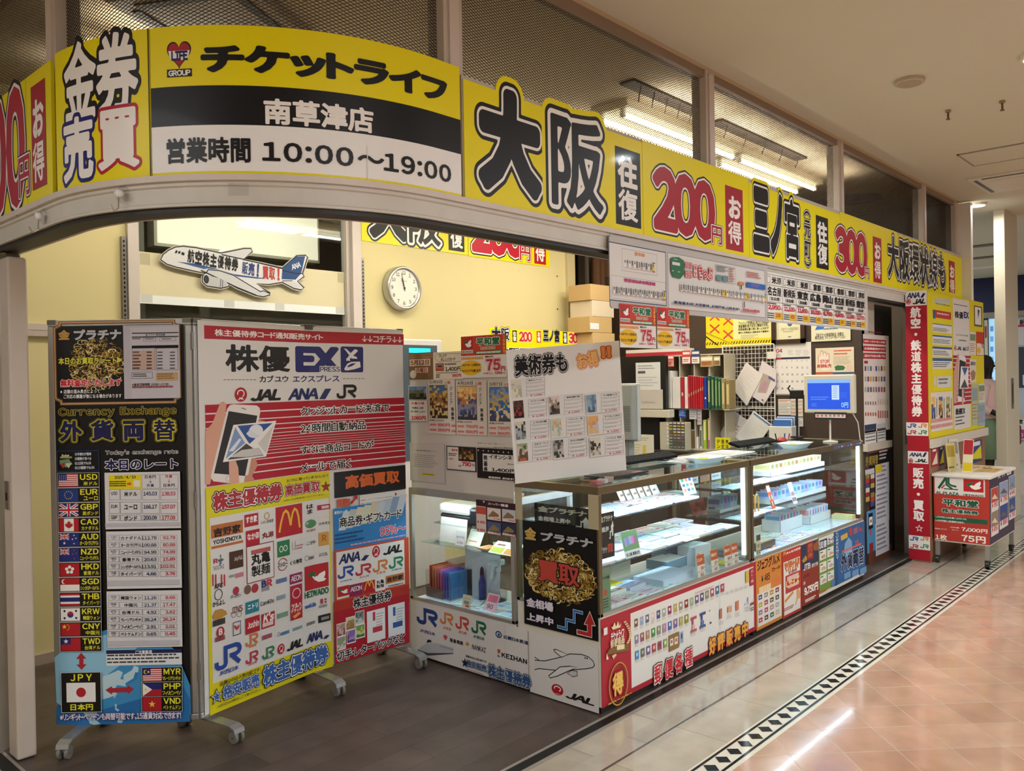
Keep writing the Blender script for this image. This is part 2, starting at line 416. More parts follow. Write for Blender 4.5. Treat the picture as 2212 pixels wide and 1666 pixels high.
def ana(s,b,tail=True,col='1b2a63'):
 x0,y0,x1,y1=b;k=.70 if tail else 1
 s.text('ANA',(x0,y0,x0+(x1-x0)*k,y0+(y1-y0)),col,.045,skew=.22,gap=.02)
 if tail:
  w=x1-x0
  s.poly([(x0+w*.72,y1),(x0+w*.86,y0),(x1,y0),(x0+w*.86,y1)],col)
 return s
def jalmark(s,b):
 s.ell(b,'b01c2c');x0,y0,x1,y1=b;w,h=x1-x0,y1-y0
 s.ring((x0+w*.2,y0+h*.16,x1-w*.2,y1-h*.3),'f2f2f2',.0022*max(1,abs(s.box(b)[2]-s.box(b)[0])/.03),a0=-60,a1=200)
 s.text('JAL',(x0+w*.26,y0+h*.7,x1-w*.26,y0+h*.86),'f2f2f2',.05,skew=.2,gap=.05);return s
def jal(s,b,mark=True):
 x0,y0,x1,y1=b;w,h=x1-x0,y1-y0
 s.text('JAL',(x0,y0,x1,y1),'1a1a1a',.055,skew=.25,gap=.03);return s
def dove(s,b):
 """white dove and green leaf on a red square"""
 x0,y0,x1,y1=b;w,h=x1-x0,y1-y0;p=lambda L:[(x0+w*a,y0+h*c)for a,c in L]
 s.rect(b,'b5232b')
 s.poly(p([(.12,.42),(.28,.30),(.50,.22),(.42,.38),(.46,.55),(.32,.58),(.22,.52)]),'1f6b45')
 s.poly(p([(.30,.52),(.40,.46),(.52,.50),(.62,.34),(.84,.18),(.86,.36),(.80,.58),(.90,.62),(.80,.74),(.58,.80),(.42,.70)]),'f1efec');return s
def heiwado(s,b,c='1f6b45'):
 x0,y0,x1,y1=b;dove(s,(x0,y0,x1,y0+(y1-y0)*.76));s.text('HEIWADO',(x0,y0+(y1-y0)*.82,x1,y1),c,.05);return s
def plane_pic(s,b,flip=False,line='1a1a1a'):
 """airliner drawing in box b, nose left (or right when flipped)"""
 x0,y0,x1,y1=b;w,h=x1-x0,y1-y0
 g=lambda L:[((x0+w*a)if not flip else(x1-w*a),y0+h*c)for a,c in L]
 return g
def tiles(name,cols,mortar,step,angle=0,off=(0,0),gap=.004,rough=.15,brick=None,var=.12,mottle=.18,coat=0):
 """floor material: tile grid from world coordinates; each tile its own shade of the two colours"""
 m=bpy.data.materials.new(name);m.use_nodes=True;t=m.node_tree;N=t.nodes;L=t.links;b=N['Principled BSDF']
 geo=N.new('ShaderNodeNewGeometry');mp=N.new('ShaderNodeMapping');mp.vector_type='POINT'
 mp.inputs['Rotation'].default_value=(0,0,angle);mp.inputs['Location'].default_value=(off[0],off[1],0)
 L.new(geo.outputs['Position'],mp.inputs['Vector'])
 br=N.new('ShaderNodeTexBrick');br.offset=brick or 0;br.squash=1
 br.inputs['Scale'].default_value=1;br.inputs['Brick Width'].default_value=step[0];br.inputs['Row Height'].default_value=step[1]
 br.inputs['Mortar Size'].default_value=gap/2;br.inputs['Mortar Smooth'].default_value=.1;br.inputs['Bias'].default_value=0
 br.inputs['Color1'].default_value=(*lin(cols[0]),1);br.inputs['Color2'].default_value=(*lin(cols[1]),1);br.inputs['Mortar'].default_value=(*lin(mortar),1)
 L.new(mp.outputs[0],br.inputs['Vector'])
 n=N.new('ShaderNodeTexNoise');n.inputs['Scale'].default_value=7;n.inputs['Detail'].default_value=5;L.new(geo.outputs['Position'],n.inputs['Vector'])
 r=N.new('ShaderNodeMapRange');r.inputs['From Min'].default_value=.3;r.inputs['From Max'].default_value=.7
 r.inputs['To Min'].default_value=1-mottle;r.inputs['To Max'].default_value=1+mottle;L.new(n.outputs['Fac'],r.inputs['Value'])
 mx=N.new('ShaderNodeMixRGB');mx.blend_type='MULTIPLY';mx.inputs[0].default_value=1
 L.new(br.outputs['Color'],mx.inputs[1]);L.new(r.outputs[0],mx.inputs[2]);L.new(mx.outputs[0],b.inputs['Base Color'])
 rr=N.new('ShaderNodeMapRange');rr.inputs['To Min'].default_value=rough;rr.inputs['To Max'].default_value=.6;L.new(br.outputs['Fac'],rr.inputs['Value'])
 L.new(rr.outputs[0],b.inputs['Roughness'])
 bp=N.new('ShaderNodeBump');bp.inputs['Strength'].default_value=.25;bp.inputs['Distance'].default_value=.004
 n2=N.new('ShaderNodeTexNoise');n2.inputs['Scale'].default_value=9;L.new(geo.outputs['Position'],n2.inputs['Vector'])
 ad=N.new('ShaderNodeMath');ad.operation='SUBTRACT';L.new(n2.outputs['Fac'],ad.inputs[0]);L.new(br.outputs['Fac'],ad.inputs[1])
 L.new(ad.outputs[0],bp.inputs['Height']);L.new(bp.outputs[0],b.inputs['Normal'])
 if coat:b.inputs['Coat Weight'].default_value=coat;b.inputs['Coat Roughness'].default_value=.06
 return m
WOOD=tiles('dark_wood_planks',('433833','544842'),'2e2622',(1.22,.145),0,(.3,.07),.002,.42,.37,mottle=.22)
BEIGE=tiles('beige_stone_tile',('a59c8c','b3ab9c'),'756c60',(.44,9),0,(.10,4.5),.004,.12,mottle=.10,coat=.3)
BEIGE2=tiles('beige_stone_tile_offset',('a0978a','aea699'),'756c60',(.43,9),0,(.24,4.5),.004,.12,mottle=.10,coat=.3)
TERRA=tiles('terracotta_tile',('b08a74','bd9983'),'ae9d8c',(.212,.212),math.radians(45),(-1.600+.212*20,-3.329+.212*20),.005,.14,mottle=.14,coat=.35)
LEFTT=tiles('pale_yellow_tile',('b89a6c','cbb083'),'8d7a5c',(.3,.3),math.radians(20),(0,0),.004,.3)
def pathp(s,n=0.0):
 """plan of the shop front seen from outside: left flank, curved corner, straight front. s=0 where the corner begins"""
 if s<0:return(1.02-n,2.99-s)
 a=s/.9
 if a<math.pi/2:
  return(1.92-(.9+n)*math.cos(a),2.99-(.9+n)*math.sin(a))
 return(1.92+(s-.9*math.pi/2),2.09-n)
S1=.9*math.pi/2;SF=S1+(8.41-1.92);SL=-2.0
def steps(a,b):
 L=[a];
 for k in range(0,25):
  v=S1*k/24
  if a<v<b:L.append(v)
 return L+[b]
def sweep(mb,prof,a,b,c):
 """closed profile [(n,z)] swept along the shop front"""
 ss=steps(a,b);k=len(prof);V=[(*pathp(s,n),z)for s in ss for n,z in prof]
 F=[(i*k+j,i*k+(j+1)%k,(i+1)*k+(j+1)%k,(i+1)*k+j)for i in range(len(ss)-1)for j in range(k)]
 F+=[tuple(range(k))[::-1],tuple(range((len(ss)-1)*k,len(ss)*k))]
 return mb.add(V,F,c)
pl=[pathp(s,.04)for s in steps(SL,SF)]
f=MB().prism(pl+[(8.41,4.79),(1.0,4.79)],-.06,0,'463a34').build('floor_shop',WOOD);struct(f)
f=MB().box((-4,1.935,-.06),(20,2.055,-.001)).build('floor_kerb',BEIGE);struct(f)
f=MB().box((-4,1.60,-.06),(20,1.842,-.001)).build('floor_strip',BEIGE);struct(f)
f=MB().box((-4,1.842,-.06),(20,1.935,-.001)).build('floor_band',BEIGE2);struct(f)
f=MB().box((-4,-9,-.06),(20,1.475,-.001)).build('floor_corridor',TERRA);struct(f)
f=MB().box((-4,2.055,-.07),(1.0,9,-.002)).build('floor_side',LEFTT);struct(f)
f=MB().box((8.41,2.055,-.07),(24,12,-.002),'c9c2b4').build('floor_beyond',paint('pale_floor',.15,noise=.05));struct(f)
b=MB().box((-4,1.475,-.06),(20,1.60,-.001),'d8d2c4')
b.box((-4,1.832,-.01),(20,1.842,.0004),'56504a')
for y in(1.494,1.579):b.box((-4,y,-.01),(20,y+.011,.0004),'15141a')
for i in range(-12,150):
 x,y=3.1915+.0893*(i-27),1.543
 b.prism([(x+.030,y),(x,y+.033),(x-.030,y),(x,y-.033)],-.01,.0006,'18171d')
b=b.build('floor_border',paint('polished_stone',.1,noise=.06,coat=.3));struct(b)
t=MB();sweep(t,[(.03,-.02),(.03,.004),(.045,.004),(.045,-.02)],SL,SF,'9a948c');sweep(t,[(-.03,-.02),(-.03,.004),(-.018,.004),(-.018,-.02)],SL,SF,'9a948c')
sweep(t,[(-.018,-.03),(-.018,.0015),(.03,.0015),(.03,-.03)],SL,SF,'121110')
struct(t.build('trim_1',paint('track_metal',.45,.3)))
CEIL=paint('ceiling_paint',.85,noise=.02,scale=1.5,spec=.2)
cc=MB().box((-6,-9,3.02),(24,2.09,3.1),'cfcdbb');struct(cc.build('ceiling_corridor',CEIL))
cc=MB().box((-6,2.09,3.02),(8.6,5.2,3.1),'c4b292').box((8.6,2.09,3.02),(24,12,3.1),'cfcdbb');struct(cc.build('ceiling_shop',CEIL))
CREAM='d3c898'
w=MB().box((.95,4.79,0),(2.005,4.9,3.02),CREAM)
struct(w.build('wall_back',WALLP))
w=MB().box((3.64,4.79,0),(5.99,4.9,3.02),CREAM);struct(w.build('wall_back_right',WALLP))
w=MB().box((2.005,4.79,0),(3.64,4.9,1.72),CREAM);struct(w.build('wall_back_sill',WALLP))
w=MB().box((6.45,2.27,0),(6.55,4.78,2.42),'3b2c22');struct(w.build('wall_right',paint('brown_board',.55,noise=.1,scale=3)))
w=MB().box((6.2,4.80,0),(8.5,4.9,3.02),'4a3c30');struct(w.build('wall_back_end',WALLP))
w=MB().box((8.36,2.15,0),(8.46,4.8,3.02),'8d8072');struct(w.build('wall_end',WALLP))
w=MB().box((-4.1,-9,0),(-4,9,3.02),'cfc3b0').box((-4,-9.1,0),(24,-9,3.02),'cfc3b0').box((-4,8.9,0),(.4,9,3.02),'cfc3b0');struct(w.build('wall_corridor',WALLP))
WHITEF='c9c0bc'
for i,(x0,x1,d)in enumerate(((2.005,2.06,.03),(3.565,3.64,.03),(5.99,6.10,.03))):
 struct(MB().box((x0,4.79-d,0),(x1,4.86,3.02),WHITEF if i<2 else 'c8bb93').build('trim_%d'%(i+2),PAINT,bev=.003))
struct(MB().box((.95,4.765,1.725),(2.005,4.79,1.755),'b9aaa6').box((.95,4.765,1.757),(2.005,4.79,1.79),'c3b5b0').build('trim_5',PAINT))
struct(MB().box((.95,4.77,0),(6.0,4.79,.055),'a89a90').build('baseboard_back',PAINT))
for x,z0 in((1.985,2.30),(3.655,2.34)):
 t=MB().box((x-.012,4.765,.0),(x+.012,4.789,z0),'8d8a86')
 for k in range(60):t.box((x-.004,4.7635,z0-.02-k*.026),(x+.004,4.766,z0-.034-k*.026),'222')
 o=t.build('slotted_rail',ALU);tag(o,'slotted metal shelf rail on the cream wall '+('left of the window' if x<3 else 'between the window and the wall clock'),'rail')
wf=MB()
for a,b in(((2.06,4.80,1.72),(3.565,4.86,1.75)),((2.06,4.80,2.98),(3.565,4.86,3.02)),((2.06,4.80,1.75),(2.085,4.86,2.98)),((3.54,4.80,1.75),(3.565,4.86,2.98))):wf.box(a,b,WHITEF)
win=wf.build('window_1',PAINT);struct(win)
make('pane',[(2.085,4.83,1.75),(3.54,4.83,1.75),(3.54,4.83,2.98),(2.085,4.83,2.98),(2.085,4.836,1.75),(3.54,4.836,1.75),(3.54,4.836,2.98),(2.085,4.836,2.98)],[(0,1,2,3),(7,6,5,4)],[(1,1,1)]*2,GLASS,win)
a=artY(4.828);a.slabuv(2.09,1.935,3.535,2.235,'d8d0b0',.001);a.meters()
a.rectuv(2.09,1.935,3.535,1.985,'e8edf0')
for x in(2.1,2.62,2.98,3.46):
 a.rectuv(x,1.94,x+.07,1.99,'c9cdc8');
for x in(2.1,3.48):a.rectuv(x,2.16,x+.06,2.228,'b9b496')
a.build('paper_sheet','long cream paper strip taped across the glass behind the airplane sticker','paper',mat=PAPER)
struct(MB().box((.5,7.6,0),(6.5,7.7,3.02),'5a5650').box((.4,4.9,0),(.5,7.7,3.02),'55504a').box((6.2,4.9,0),(6.3,7.7,3.02),'5a5650').box((.4,4.9,-.05),(6.3,7.7,-.001),'3b3632').box((.4,5.2,3.02),(6.3,7.7,3.06),'6b675f').build('wall_beyond_window',WALLP))
t=thing('lit_sign_box','large blank cream light box seen behind the window glass, above the airplane sticker','sign',(2.9,5.35,2.27))
MB().box((2.40,5.3,2.36),(3.66,5.4,3.0),'cfc8b8').build('casing',PAINT,t);MB().box((2.42,5.292,2.38),(3.64,5.3,2.98),'efe6cc').build('lit_face',emit('sign_glow','fff',.8),t)
MB().box((2.75,5.34,3.0),(2.8,5.38,3.02),'888').build('hanger',PAINT,t)
tag(MB().box((2.12,5.2,1.2),(2.30,5.35,3.02),'77736d').build('column',PAINT,bev=.02),'grey rounded pillar behind the left edge of the window','pillar',kind='structure')
o=MB().box((3.3,6.6,0),(4.4,7.2,1.55),'4f6a68').box((3.32,6.58,.1),(4.38,6.6,1.5),'3f5654').build('storage_cabinet',PAINT,bev=.01);tag(o,'dark teal cabinet in the dim space behind the window','cabinet')
o=MB().box((2.2,6.2,0),(3.1,7.0,1.72),'2f4248').box((2.25,6.19,1.6),(2.7,6.2,1.68),'3d7fd0').build('dark_counter',PAINT,bev=.01);tag(o,'dark blue counter with a bright blue strip seen low through the window','counter')
o=MB().cyl((3.35,7.3,2.45),(4.9,7.3,2.45),.03,c='ffe066').build('yellow_light_strip',emit('strip_glow','fff',1.5));tag(o,'thin glowing yellow light strip reflected beyond the window, near the clock','light')
g=MB().box((6.10,4.80,0),(6.30,4.81,3.02)).build('window_2',SMOKED);struct(g)
struct(MB().box((6.3,4.775,0),(6.325,4.84,3.02),'5b554f').build('trim_6',PAINT))
struct(MB().box((6.1,5.0,0),(6.5,5.05,3.02),'8b8f90').box((6.1,4.99,1.66),(6.5,5.0,1.78),'8d1f3f').build('wall_beyond_glass',WALLP))
V=[];F=[];n=60
for i in range(n+1):
 x=6.33+.5*i/n;y=4.72+.035*math.sin(i*.75)+.012*math.sin(i*2.1)
 V+=[(x,y,.02),(x,y,2.6),(x,y+.004,.02),(x,y+.004,2.6)]
for i in range(n):F+=[(4*i,4*i+4,4*i+5,4*i+1),(4*i+2,4*i+3,4*i+7,4*i+6)]
c=make('curtain',V,F,[lin('5a3d24')]*len(F),paint('brown_cloth',.9,noise=.12,scale=40),smooth=True)
tag(c,'dark brown gathered curtain in the back corner above the stacked cartons','curtain')
bm_=MB();sweep(bm_,[(-.10,2.0),(-.10,2.085),(.004,2.085),(.004,2.062),(-.004,2.058),(-.004,2.012),(.002,2.008),(.002,2.0)],SL,SF,'c9c6bd')
sweep(bm_,[(-.03,2.075),(-.03,2.094),(.016,2.094),(.016,2.075)],SL,SF,'cfc6bf')
struct(bm_.build('beam_front',paint('beam_paint',.45,noise=.09,scale=14)))
tr=MB();sweep(tr,[(-.085,1.985),(-.085,2.0),(-.01,2.0),(-.01,1.985)],SL,SF,'17140f');sweep(tr,[(-.10,1.984),(-.10,2.0),(-.088,2.0),(-.088,1.984)],SL,SF,'b5aba4');struct(tr.build('trim_7',PAINT))
u=MB();sweep(u,[(-.09,2.094),(-.09,2.13),(-.02,2.13),(-.02,2.094)],SL,SF,'a99f97');sweep(u,[(-.085,2.98),(-.085,3.02),(-.03,3.02),(-.03,2.98)],SL,SF,'8c7c6a');struct(u.build('trim_8',PAINT))
post_s=[-1.9,-.06,2.03-1.92+S1,3.85-1.92+S1,5.61-1.92+S1,7.42-1.92+S1,8.38-1.92+S1]
for i,s in enumerate(post_s):
 p=MB();w_=.045 if i<6 else .05
 sweep(p,[(-.10,2.09),(-.10,3.02),(-.02,3.02),(-.02,2.09)],s-w_,s+w_,'c2b7ad');sweep(p,[(-.02,2.09),(-.02,3.0),(-.012,3.0),(-.012,2.09)],s-w_*.5,s+w_*.5,'cbc1b8')
 struct(p.build('trim_%d'%(9+i),PAINT))
MESHM=paint('expanded_metal',.6,.0,noise=.05)
names=['beyond the left flank sign','over the curved shop-name sign','over the big black two-character sign','in front of the ceiling tubes, third post to fourth','over the fare sign with the red 300','at the far end beside the corridor downlight']
for i in range(len(post_s)-1):
 a,b=post_s[i]+.045,post_s[i+1]-.045
 z0,z1=2.12,2.99;mb_V=[];mb_F=[];W_,H_=b-a,z1-z0;dx,dz=.026,.0115;hw=.0009
 slope=dz/dx;sp=dx;kx=H_/slope
 step_=sp
 s0=-kx
 while s0<W_:
  for sg in(1,-1):
   u0,u1=max(0,s0),min(W_,s0+kx)
   if u1-u0<1e-3:continue
   nseg=max(1,int((u1-u0)/.07))if a<S1 else 1
   for q in range(nseg+1):
    uu=u0+(u1-u0)*q/nseg;zz=(uu-s0)*slope;zz=z0+zz if sg>0 else z1-zz
    x,y=pathp(a+uu,-.055);k=len(mb_V);mb_V+=[(x,y,zz-hw),(x,y,zz+hw)]
    if q:mb_F.append((k-2,k,k+1,k-1))
  s0+=step_
 o=make('wire_mesh_panel',mb_V,mb_F,[lin('2b221c')]*len(mb_F),MESHM)
 sm=o.modifiers.new('strand','SOLIDIFY');sm.thickness=.0022
 tag(o,'dark diamond wire mesh panel '+names[i],'mesh panel','mesh panels above the sign band')
EM=emit('tube_glow','fff',9)
def tubefit(x0,x1,y,label,two=True):
 t=thing('fluorescent_light',label,'ceiling light',((x0+x1)/2,y,2.93))
 MB().box((x0-.05,y-.13,2.975),(x1+.05,y+.13,3.02),'c9bb98').build('housing',PAINT,t,bev=.006)
 for dy in((-.075,.075)if two else(0,)):
  MB().cyl((x0,y+dy,2.945),(x1,y+dy,2.945),.015,c='fff3d0').build('tube',EM,t)
  for x in(x0-.012,x1+.012):MB().box((x-.012,y+dy-.012,2.93),(x+.012,y+dy+.012,2.985),'e8e2d2').build('tube_holder',PAINT,t)
tubefit(3.92,5.2,2.765,'long twin tube light on the shop ceiling, nearer of the two seen through the mesh')
tubefit(5.31,6.57,2.765,'long twin tube light on the shop ceiling, farther of the two seen through the mesh')
tubefit(2.75,4.03,3.75,'twin tube light on the ceiling deep inside the shop near the clock');tubefit(4.65,5.93,3.75,'twin tube light on the ceiling deep inside the shop near the curtain')
tubefit(1.45,2.35,3.9,'short twin tube light on the ceiling behind the curved corner')
for k,(x0,x1)in enumerate(((3.65,4.38),(4.6,5.85))):
 t=MB().box((x0,2.44,3.005),(x1,2.53,3.02),'3a2e22')
 for j in range(5):t.tube([(x0+.1+j*(x1-x0-.2)/4,2.46,3.01),(x0+.1+j*(x1-x0-.2)/4,2.475,2.96),(x0+.13+j*(x1-x0-.2)/4,2.5,2.94),(x0+.15+j*(x1-x0-.2)/4,2.51,2.96)],.004,'5a4a36')
 tag(t.build('ceiling_vent',PAINT),'dark hooked ceiling slot behind the mesh, '+('nearer, over the first tube light' if k==0 else 'farther and longer'),'ceiling slot')
t=thing('air_conditioner','square ceiling air conditioner behind the mesh above the curved sign','air conditioner',(1.75,3.25,2.96))
MB().box((1.45,2.95,2.965),(2.05,3.55,3.02),'a39482',rz=.5).build('body',PAINT,t,bev=.01)
for k in range(4):
 a=k*math.pi/2+.5;cx,cy=1.75+.23*math.cos(a),3.25+.23*math.sin(a)
 MB().box((cx-.02,cy-.2,2.958),(cx+.02,cy+.2,2.966),'3a332b',rz=a).build('louver',PAINT,t)
t=MB().lathe([(.25,0),(.25,-.012),(.2,-.012),(.2,-.004),(.14,-.004),(.14,-.014)],(7.55,2.75,3.02),'8b8071',40).build('ceiling_ring',PAINT);tag(t,'grey round ceiling diffuser seen through the far mesh panel','ceiling vent')
def downlight(x,y,label,on=True,r=.085):
 t=thing('downlight',label,'ceiling light',(x,y,2.995))
 MB().lathe([(r,.025),(r,0),(r*.82,-.004),(r*.8,.01)],(x,y,2.998),'e2dccf',32).build('ring',PAINT,t)
 MB().cyl((x,y,2.999),(x,y,3.004),r*.78,c='fff6e8').build('lens',emit('downlight_glow','fff',14)if on else PAINT,t)
downlight(8.62,2.0,'lit round downlight in the corridor ceiling beside the far end post');area('downlight_beam',(8.62,2.0,2.98),.15,14,(1,.97,.92),shape='DISK')
downlight(4.80,.84,'round downlight cut by the right edge of the picture',True,.07);area('downlight_beam',(4.8,.84,2.98),.12,10,(.85,.95,1),shape='DISK')
t=thing('ceiling_speaker','round pale ceiling speaker, unlit, alone on the near ceiling','ceiling speaker',(4.73,1.41,3.0))
MB().lathe([(.075,.03),(.075,.004),(.068,0),(.03,0)],(4.73,1.41,2.998),'b9ad98',36).build('rim',PAINT,t)
MB().lathe([(.058,.0),(.056,-.003),(.05,0),(.02,-.002)],(4.73,1.41,2.998),'aaa08c',36).build('grille',PAINT,t)
for x,y,l in((5.435,1.407,'small brown sprinkler head on the ceiling, nearer the mesh'),(5.479,1.132,'small brown sprinkler head on the ceiling, farther from the mesh')):
 MBt=MB().cyl((x,y,2.965),(x,y,3.02),.006,c='6a4a34').cyl((x,y,3.006),(x,y,3.02),.016,c='9a8468').cyl((x,y,2.962),(x,y,2.967),.012,c='7a5a40')
 tag(MBt.build('sprinkler_head',PAINT),l,'sprinkler','ceiling sprinklers')
def hatch(x0,x1,y0,y1,col,label,name):
 t=MB()
 for a,b in(((x0,y0),(x1,y0+.012)),((x0,y1-.012),(x1,y1)),((x0,y0),(x0+.012,y1)),((x1-.012,y0),(x1,y1))):t.box((*a,3.012),(*b,3.02),'8f8a80')
 t.box((x0+.012,y0+.012,3.014),(x1-.012,y1-.012,3.02),col);return tag(t.build(name,PAINT),label,'ceiling panel')
hatch(6.58,7.03,1.0,1.65,'cdc9b6','square access hatch outline in the corridor ceiling','ceiling_hatch')
t=thing('air_conditioner','flush white ceiling air conditioner near the lit downlight','air conditioner',(7.8,1.45,3.0))
MB().box((7.46,1.1,3.003),(8.16,1.8,3.02),'d6d4c8').build('body',PAINT,t,bev=.004)
MB().box((7.52,1.74,2.999),(8.1,1.765,3.004),'4a443c').build('slot',PAINT,t);MB().box((7.48,1.15,2.998),(7.505,1.7,3.004),'6a6258').build('slot',PAINT,t);MB().box((7.6,1.2,2.997),(8.05,1.66,3.004),'d6cfc2').build('grille',PAINT,t)
for x,y,sx,sy in((1.0,-2.2,2.2,1.2),(5.2,-1.8,2.2,1.2),(-1.6,2.2,1.2,2.2),(9.0,-2.6,1.8,1.8)):
 fr=MB()
 for a,b in(((x-sx/2-.05,y-sy/2-.05),(x+sx/2+.05,y-sy/2)),((x-sx/2-.05,y+sy/2),(x+sx/2+.05,y+sy/2+.05)),((x-sx/2-.05,y-sy/2),(x-sx/2,y+sy/2)),((x+sx/2,y-sy/2),(x+sx/2+.05,y+sy/2))):fr.box((*a,2.95),(*b,3.02),'ddd')
 tag(fr.build('light_panel_frame',PAINT),'white frame of a ceiling light panel over the corridor','ceiling light','corridor light panels')
tag(MB().box((.6,-3.75,2.38),(5.8,-3.05,2.42),'ddd').box((.6,-3.75,2.42),(5.8,-3.73,2.5),'ddd').box((.6,-3.07,2.42),(5.8,-3.05,2.5),'ddd').box((.8,-3.41,2.5),(.82,-3.39,3.02),'999').box((5.6,-3.41,2.42),(5.62,-3.39,3.02),'999').box((.8,-3.41,2.42),(.82,-3.39,2.52),'999').build('fill_trough',PAINT),'hanging white uplight trough over the corridor behind the viewer','ceiling light')  # invented fixture, built only to house the added ceiling fill
class Curved(Art):
 """print following the plan of the shop front; u = distance along it"""
 def __init__(s,off=.012):
  super().__init__((0,0,0),(1,0,0),(0,-1,0));s.off=off;s.run=3
 def pos(s,P,n):
  P=np.asarray(P,float).reshape(-1,2);out=[]
  for u,v in P:x,y=pathp(u,s.off+n*4);out.append((x,y,v))
  return np.array(out)
 def lay(s,col,P,F):
  P=np.asarray(P,float)
  for f in F:
   q=[tuple(P[i])for i in f];lo=min(p[0]for p in q);hi=max(p[0]for p in q);g=.0125
   for i in range(math.floor(lo/g),math.ceil(hi/g)):
    a,b=i*g,(i+1)*g;c=q
    for e,sg in((a,1),(b,-1)):
     o=[]
     for m_ in range(len(c)):
      p0,p1=c[m_-1],c[m_];d0,d1=(p0[0]-e)*sg,(p1[0]-e)*sg
      if(d0>=0)!=(d1>=0):t=d0/(d0-d1);o.append((e,p0[1]+(p1[1]-p0[1])*t))
      if d1>=0:o.append(p1)
     c=o
     if not c:break
    if len(c)>2:s.put(c,[tuple(range(len(c)))],col,s.n)
  s.n+=STEP
 def pix(s,px,py):
  d=ray(px,py);R=.9+s.off;best=None
  t=(1.02-s.off)/d.x;y=d.y*t
  if y>=2.99 and d.x>0:return 2.99-y,EYE+d.z*t
  t=(2.09-s.off)/d.y;x=d.x*t
  if x>=1.92:return S1+x-1.92,EYE+d.z*t
  A=d.x**2+d.y**2;B=-2*(d.x*1.92+d.y*2.99);C_=1.92**2+2.99**2-R*R
  t=(-B-math.sqrt(B*B-4*A*C_))/(2*A);a=math.atan2(2.99-d.y*t,1.92-d.x*t);return a*.9,EYE+d.z*t
YEL='e9dc08';BLK='16171b';RED='a81d33';WHT='f0efec'
ZB,ZT=2.094,2.545
def seam(a,px,py):return a.pix(px,py)[0]
a=Curved();e=a.pix(112,300)[0]
a.slabuv(-1.75,ZB,e,ZT-.01,YEL);a.rectuv(e-.24,ZB,e-.236,ZT-.01,'b8a80a')
b_=a.box((-24,228,57,440));a.textuv('200',b_[2]-1.53*(b_[2]-b_[0]),b_[1],b_[2],b_[3],'b0263a',.05,out=((.075,WHT),(.105,BLK)))
a.text('円',(40,344,66,418),'b0263a',.02,out=((.055,WHT),(.085,BLK)))
a.rect((67,190,102,398),'a3222f');a.text('お得',(69,222,98,388),WHT,.045,vert=True)
a.build('sign_panel','yellow sign with お得 on red, on the left flank of the header','sign','header sign panels',LAMIN)
a=Curved();u0,u1=seam(a,121,260),seam(a,324,220)
a.slabuv(u0,ZB,u1,ZT,YEL)
a.text('金券',(137,102,300,243),WHT,.032,out=((.10,BLK),));
a.text('売',(136,262,203,384),WHT,.035,out=((.10,'20226e'),));a.text('買',(211,242,302,360),WHT,.035,out=((.09,'b01f34'),));a.rectuv(u1-.004,ZB,u1,ZT,'2a2810')
a.build('sign_panel','yellow sign with 金券売買 in white outlined characters, on the curve','sign','header sign panels',LAMIN)
a=Curved();u2=seam(a,995,300)
a.slabuv(u1+.004,ZB,u2,ZT,YEL);z1,z2=2.362,2.242
a.rectuv(u1+.004,z2,u2,z1,'131418');a.rectuv(u1+.004,ZB+.008,u2,z2,'eceeed')
hb=a.box((361,93,413,147));hx0,hy0,hx1,hy1=hb
def heart(k,yc0=0,yc1=1):
 P=[]
 for i in range(48):
  t=2*math.pi*i/48;x=16*math.sin(t)**3;y=13*math.cos(t)-5*math.cos(2*t)-2*math.cos(3*t)-math.cos(4*t)
  P.append(((hx0+hx1)/2+(hx1-hx0)*k*x/33,(hy0+hy1)/2+(hy1-hy0)*(k*(y+2.5)/29)))
 return P
a.lay('111111',heart(1.06),[tuple(range(48))[::-1]]);a.lay('a8222e',heart(.96),[tuple(range(48))[::-1]])
W2=hx1-hx0;H2=hy1-hy0
P=[p for p in heart(.96)];ym,yM=hy0+H2*.32,hy0+H2*.68
P=[(x,min(max(y,ym),yM))for x,y in P if ym-.02<y<yM+.02]
a.lay('e9e9e6',[(hx0+W2*.04,yM),(hx0+W2*.12,ym+H2*.06),(hx0+W2*.2,ym),(hx1-W2*.2,ym),(hx1-W2*.12,ym+H2*.06),(hx1-W2*.04,yM)],[tuple(range(6))])
a.text('LIFE',(370,111,406,130),'20285f',.06,gap=.04)
a.rect((361,151,415,165),'141414');a.text('GROUP',(364,153,412,163),WHT,.045,gap=.06)
a.text('チケットライフ',(433,97,966,228),'15161a',.062,prop=True,gap=.12,skew=-.0)
a.text('南草津店',(569,212,807,290),WHT,.035)
a.text('営業時間',(360,300,542,352),'17181b',.03)
a.text('10:00～19:00',(566,306,974,396),'17181b',.03,gap=.16)
u,v=a.pix(855,365);a.rectuv(u-.10,v-.055,u-.097,v+.06,'dcdedd');
a.build('shop_sign','long curved shop name sign, yellow over black over white, with opening hours','sign','header sign panels',LAMIN)
struct(MB().box((2.04,2.082,2.09),(8.40,2.10,2.525),'b9b2aa').build('trim_22',PAINT))
def hdr(x0,x1,zt=2.522):
 a=artY(2.078);a.slabuv(x0,ZB,x1,zt,YEL);return a
X0=2.045;XS=[X0,3.166,4.196,5.49,6.62,8.40]
TRI=((.075,WHT),(.115,BLK))
BLK2='14161c'
a=hdr(XS[0],XS[1]-.003,2.511)
a.text('大',(1030,168,1171,437),BLK2,.075,out=((.105,WHT),(.145,BLK),(.20,YEL)),solid=.003);a.text('阪',(1185,228,1307,472),BLK2,.05,out=((.072,WHT),(.115,BLK),(.17,YEL)),solid=.003)
a.rect((1328,314,1385,495),BLK2);a.text('往復',(1333,331,1379,484),WHT,.045,vert=True)
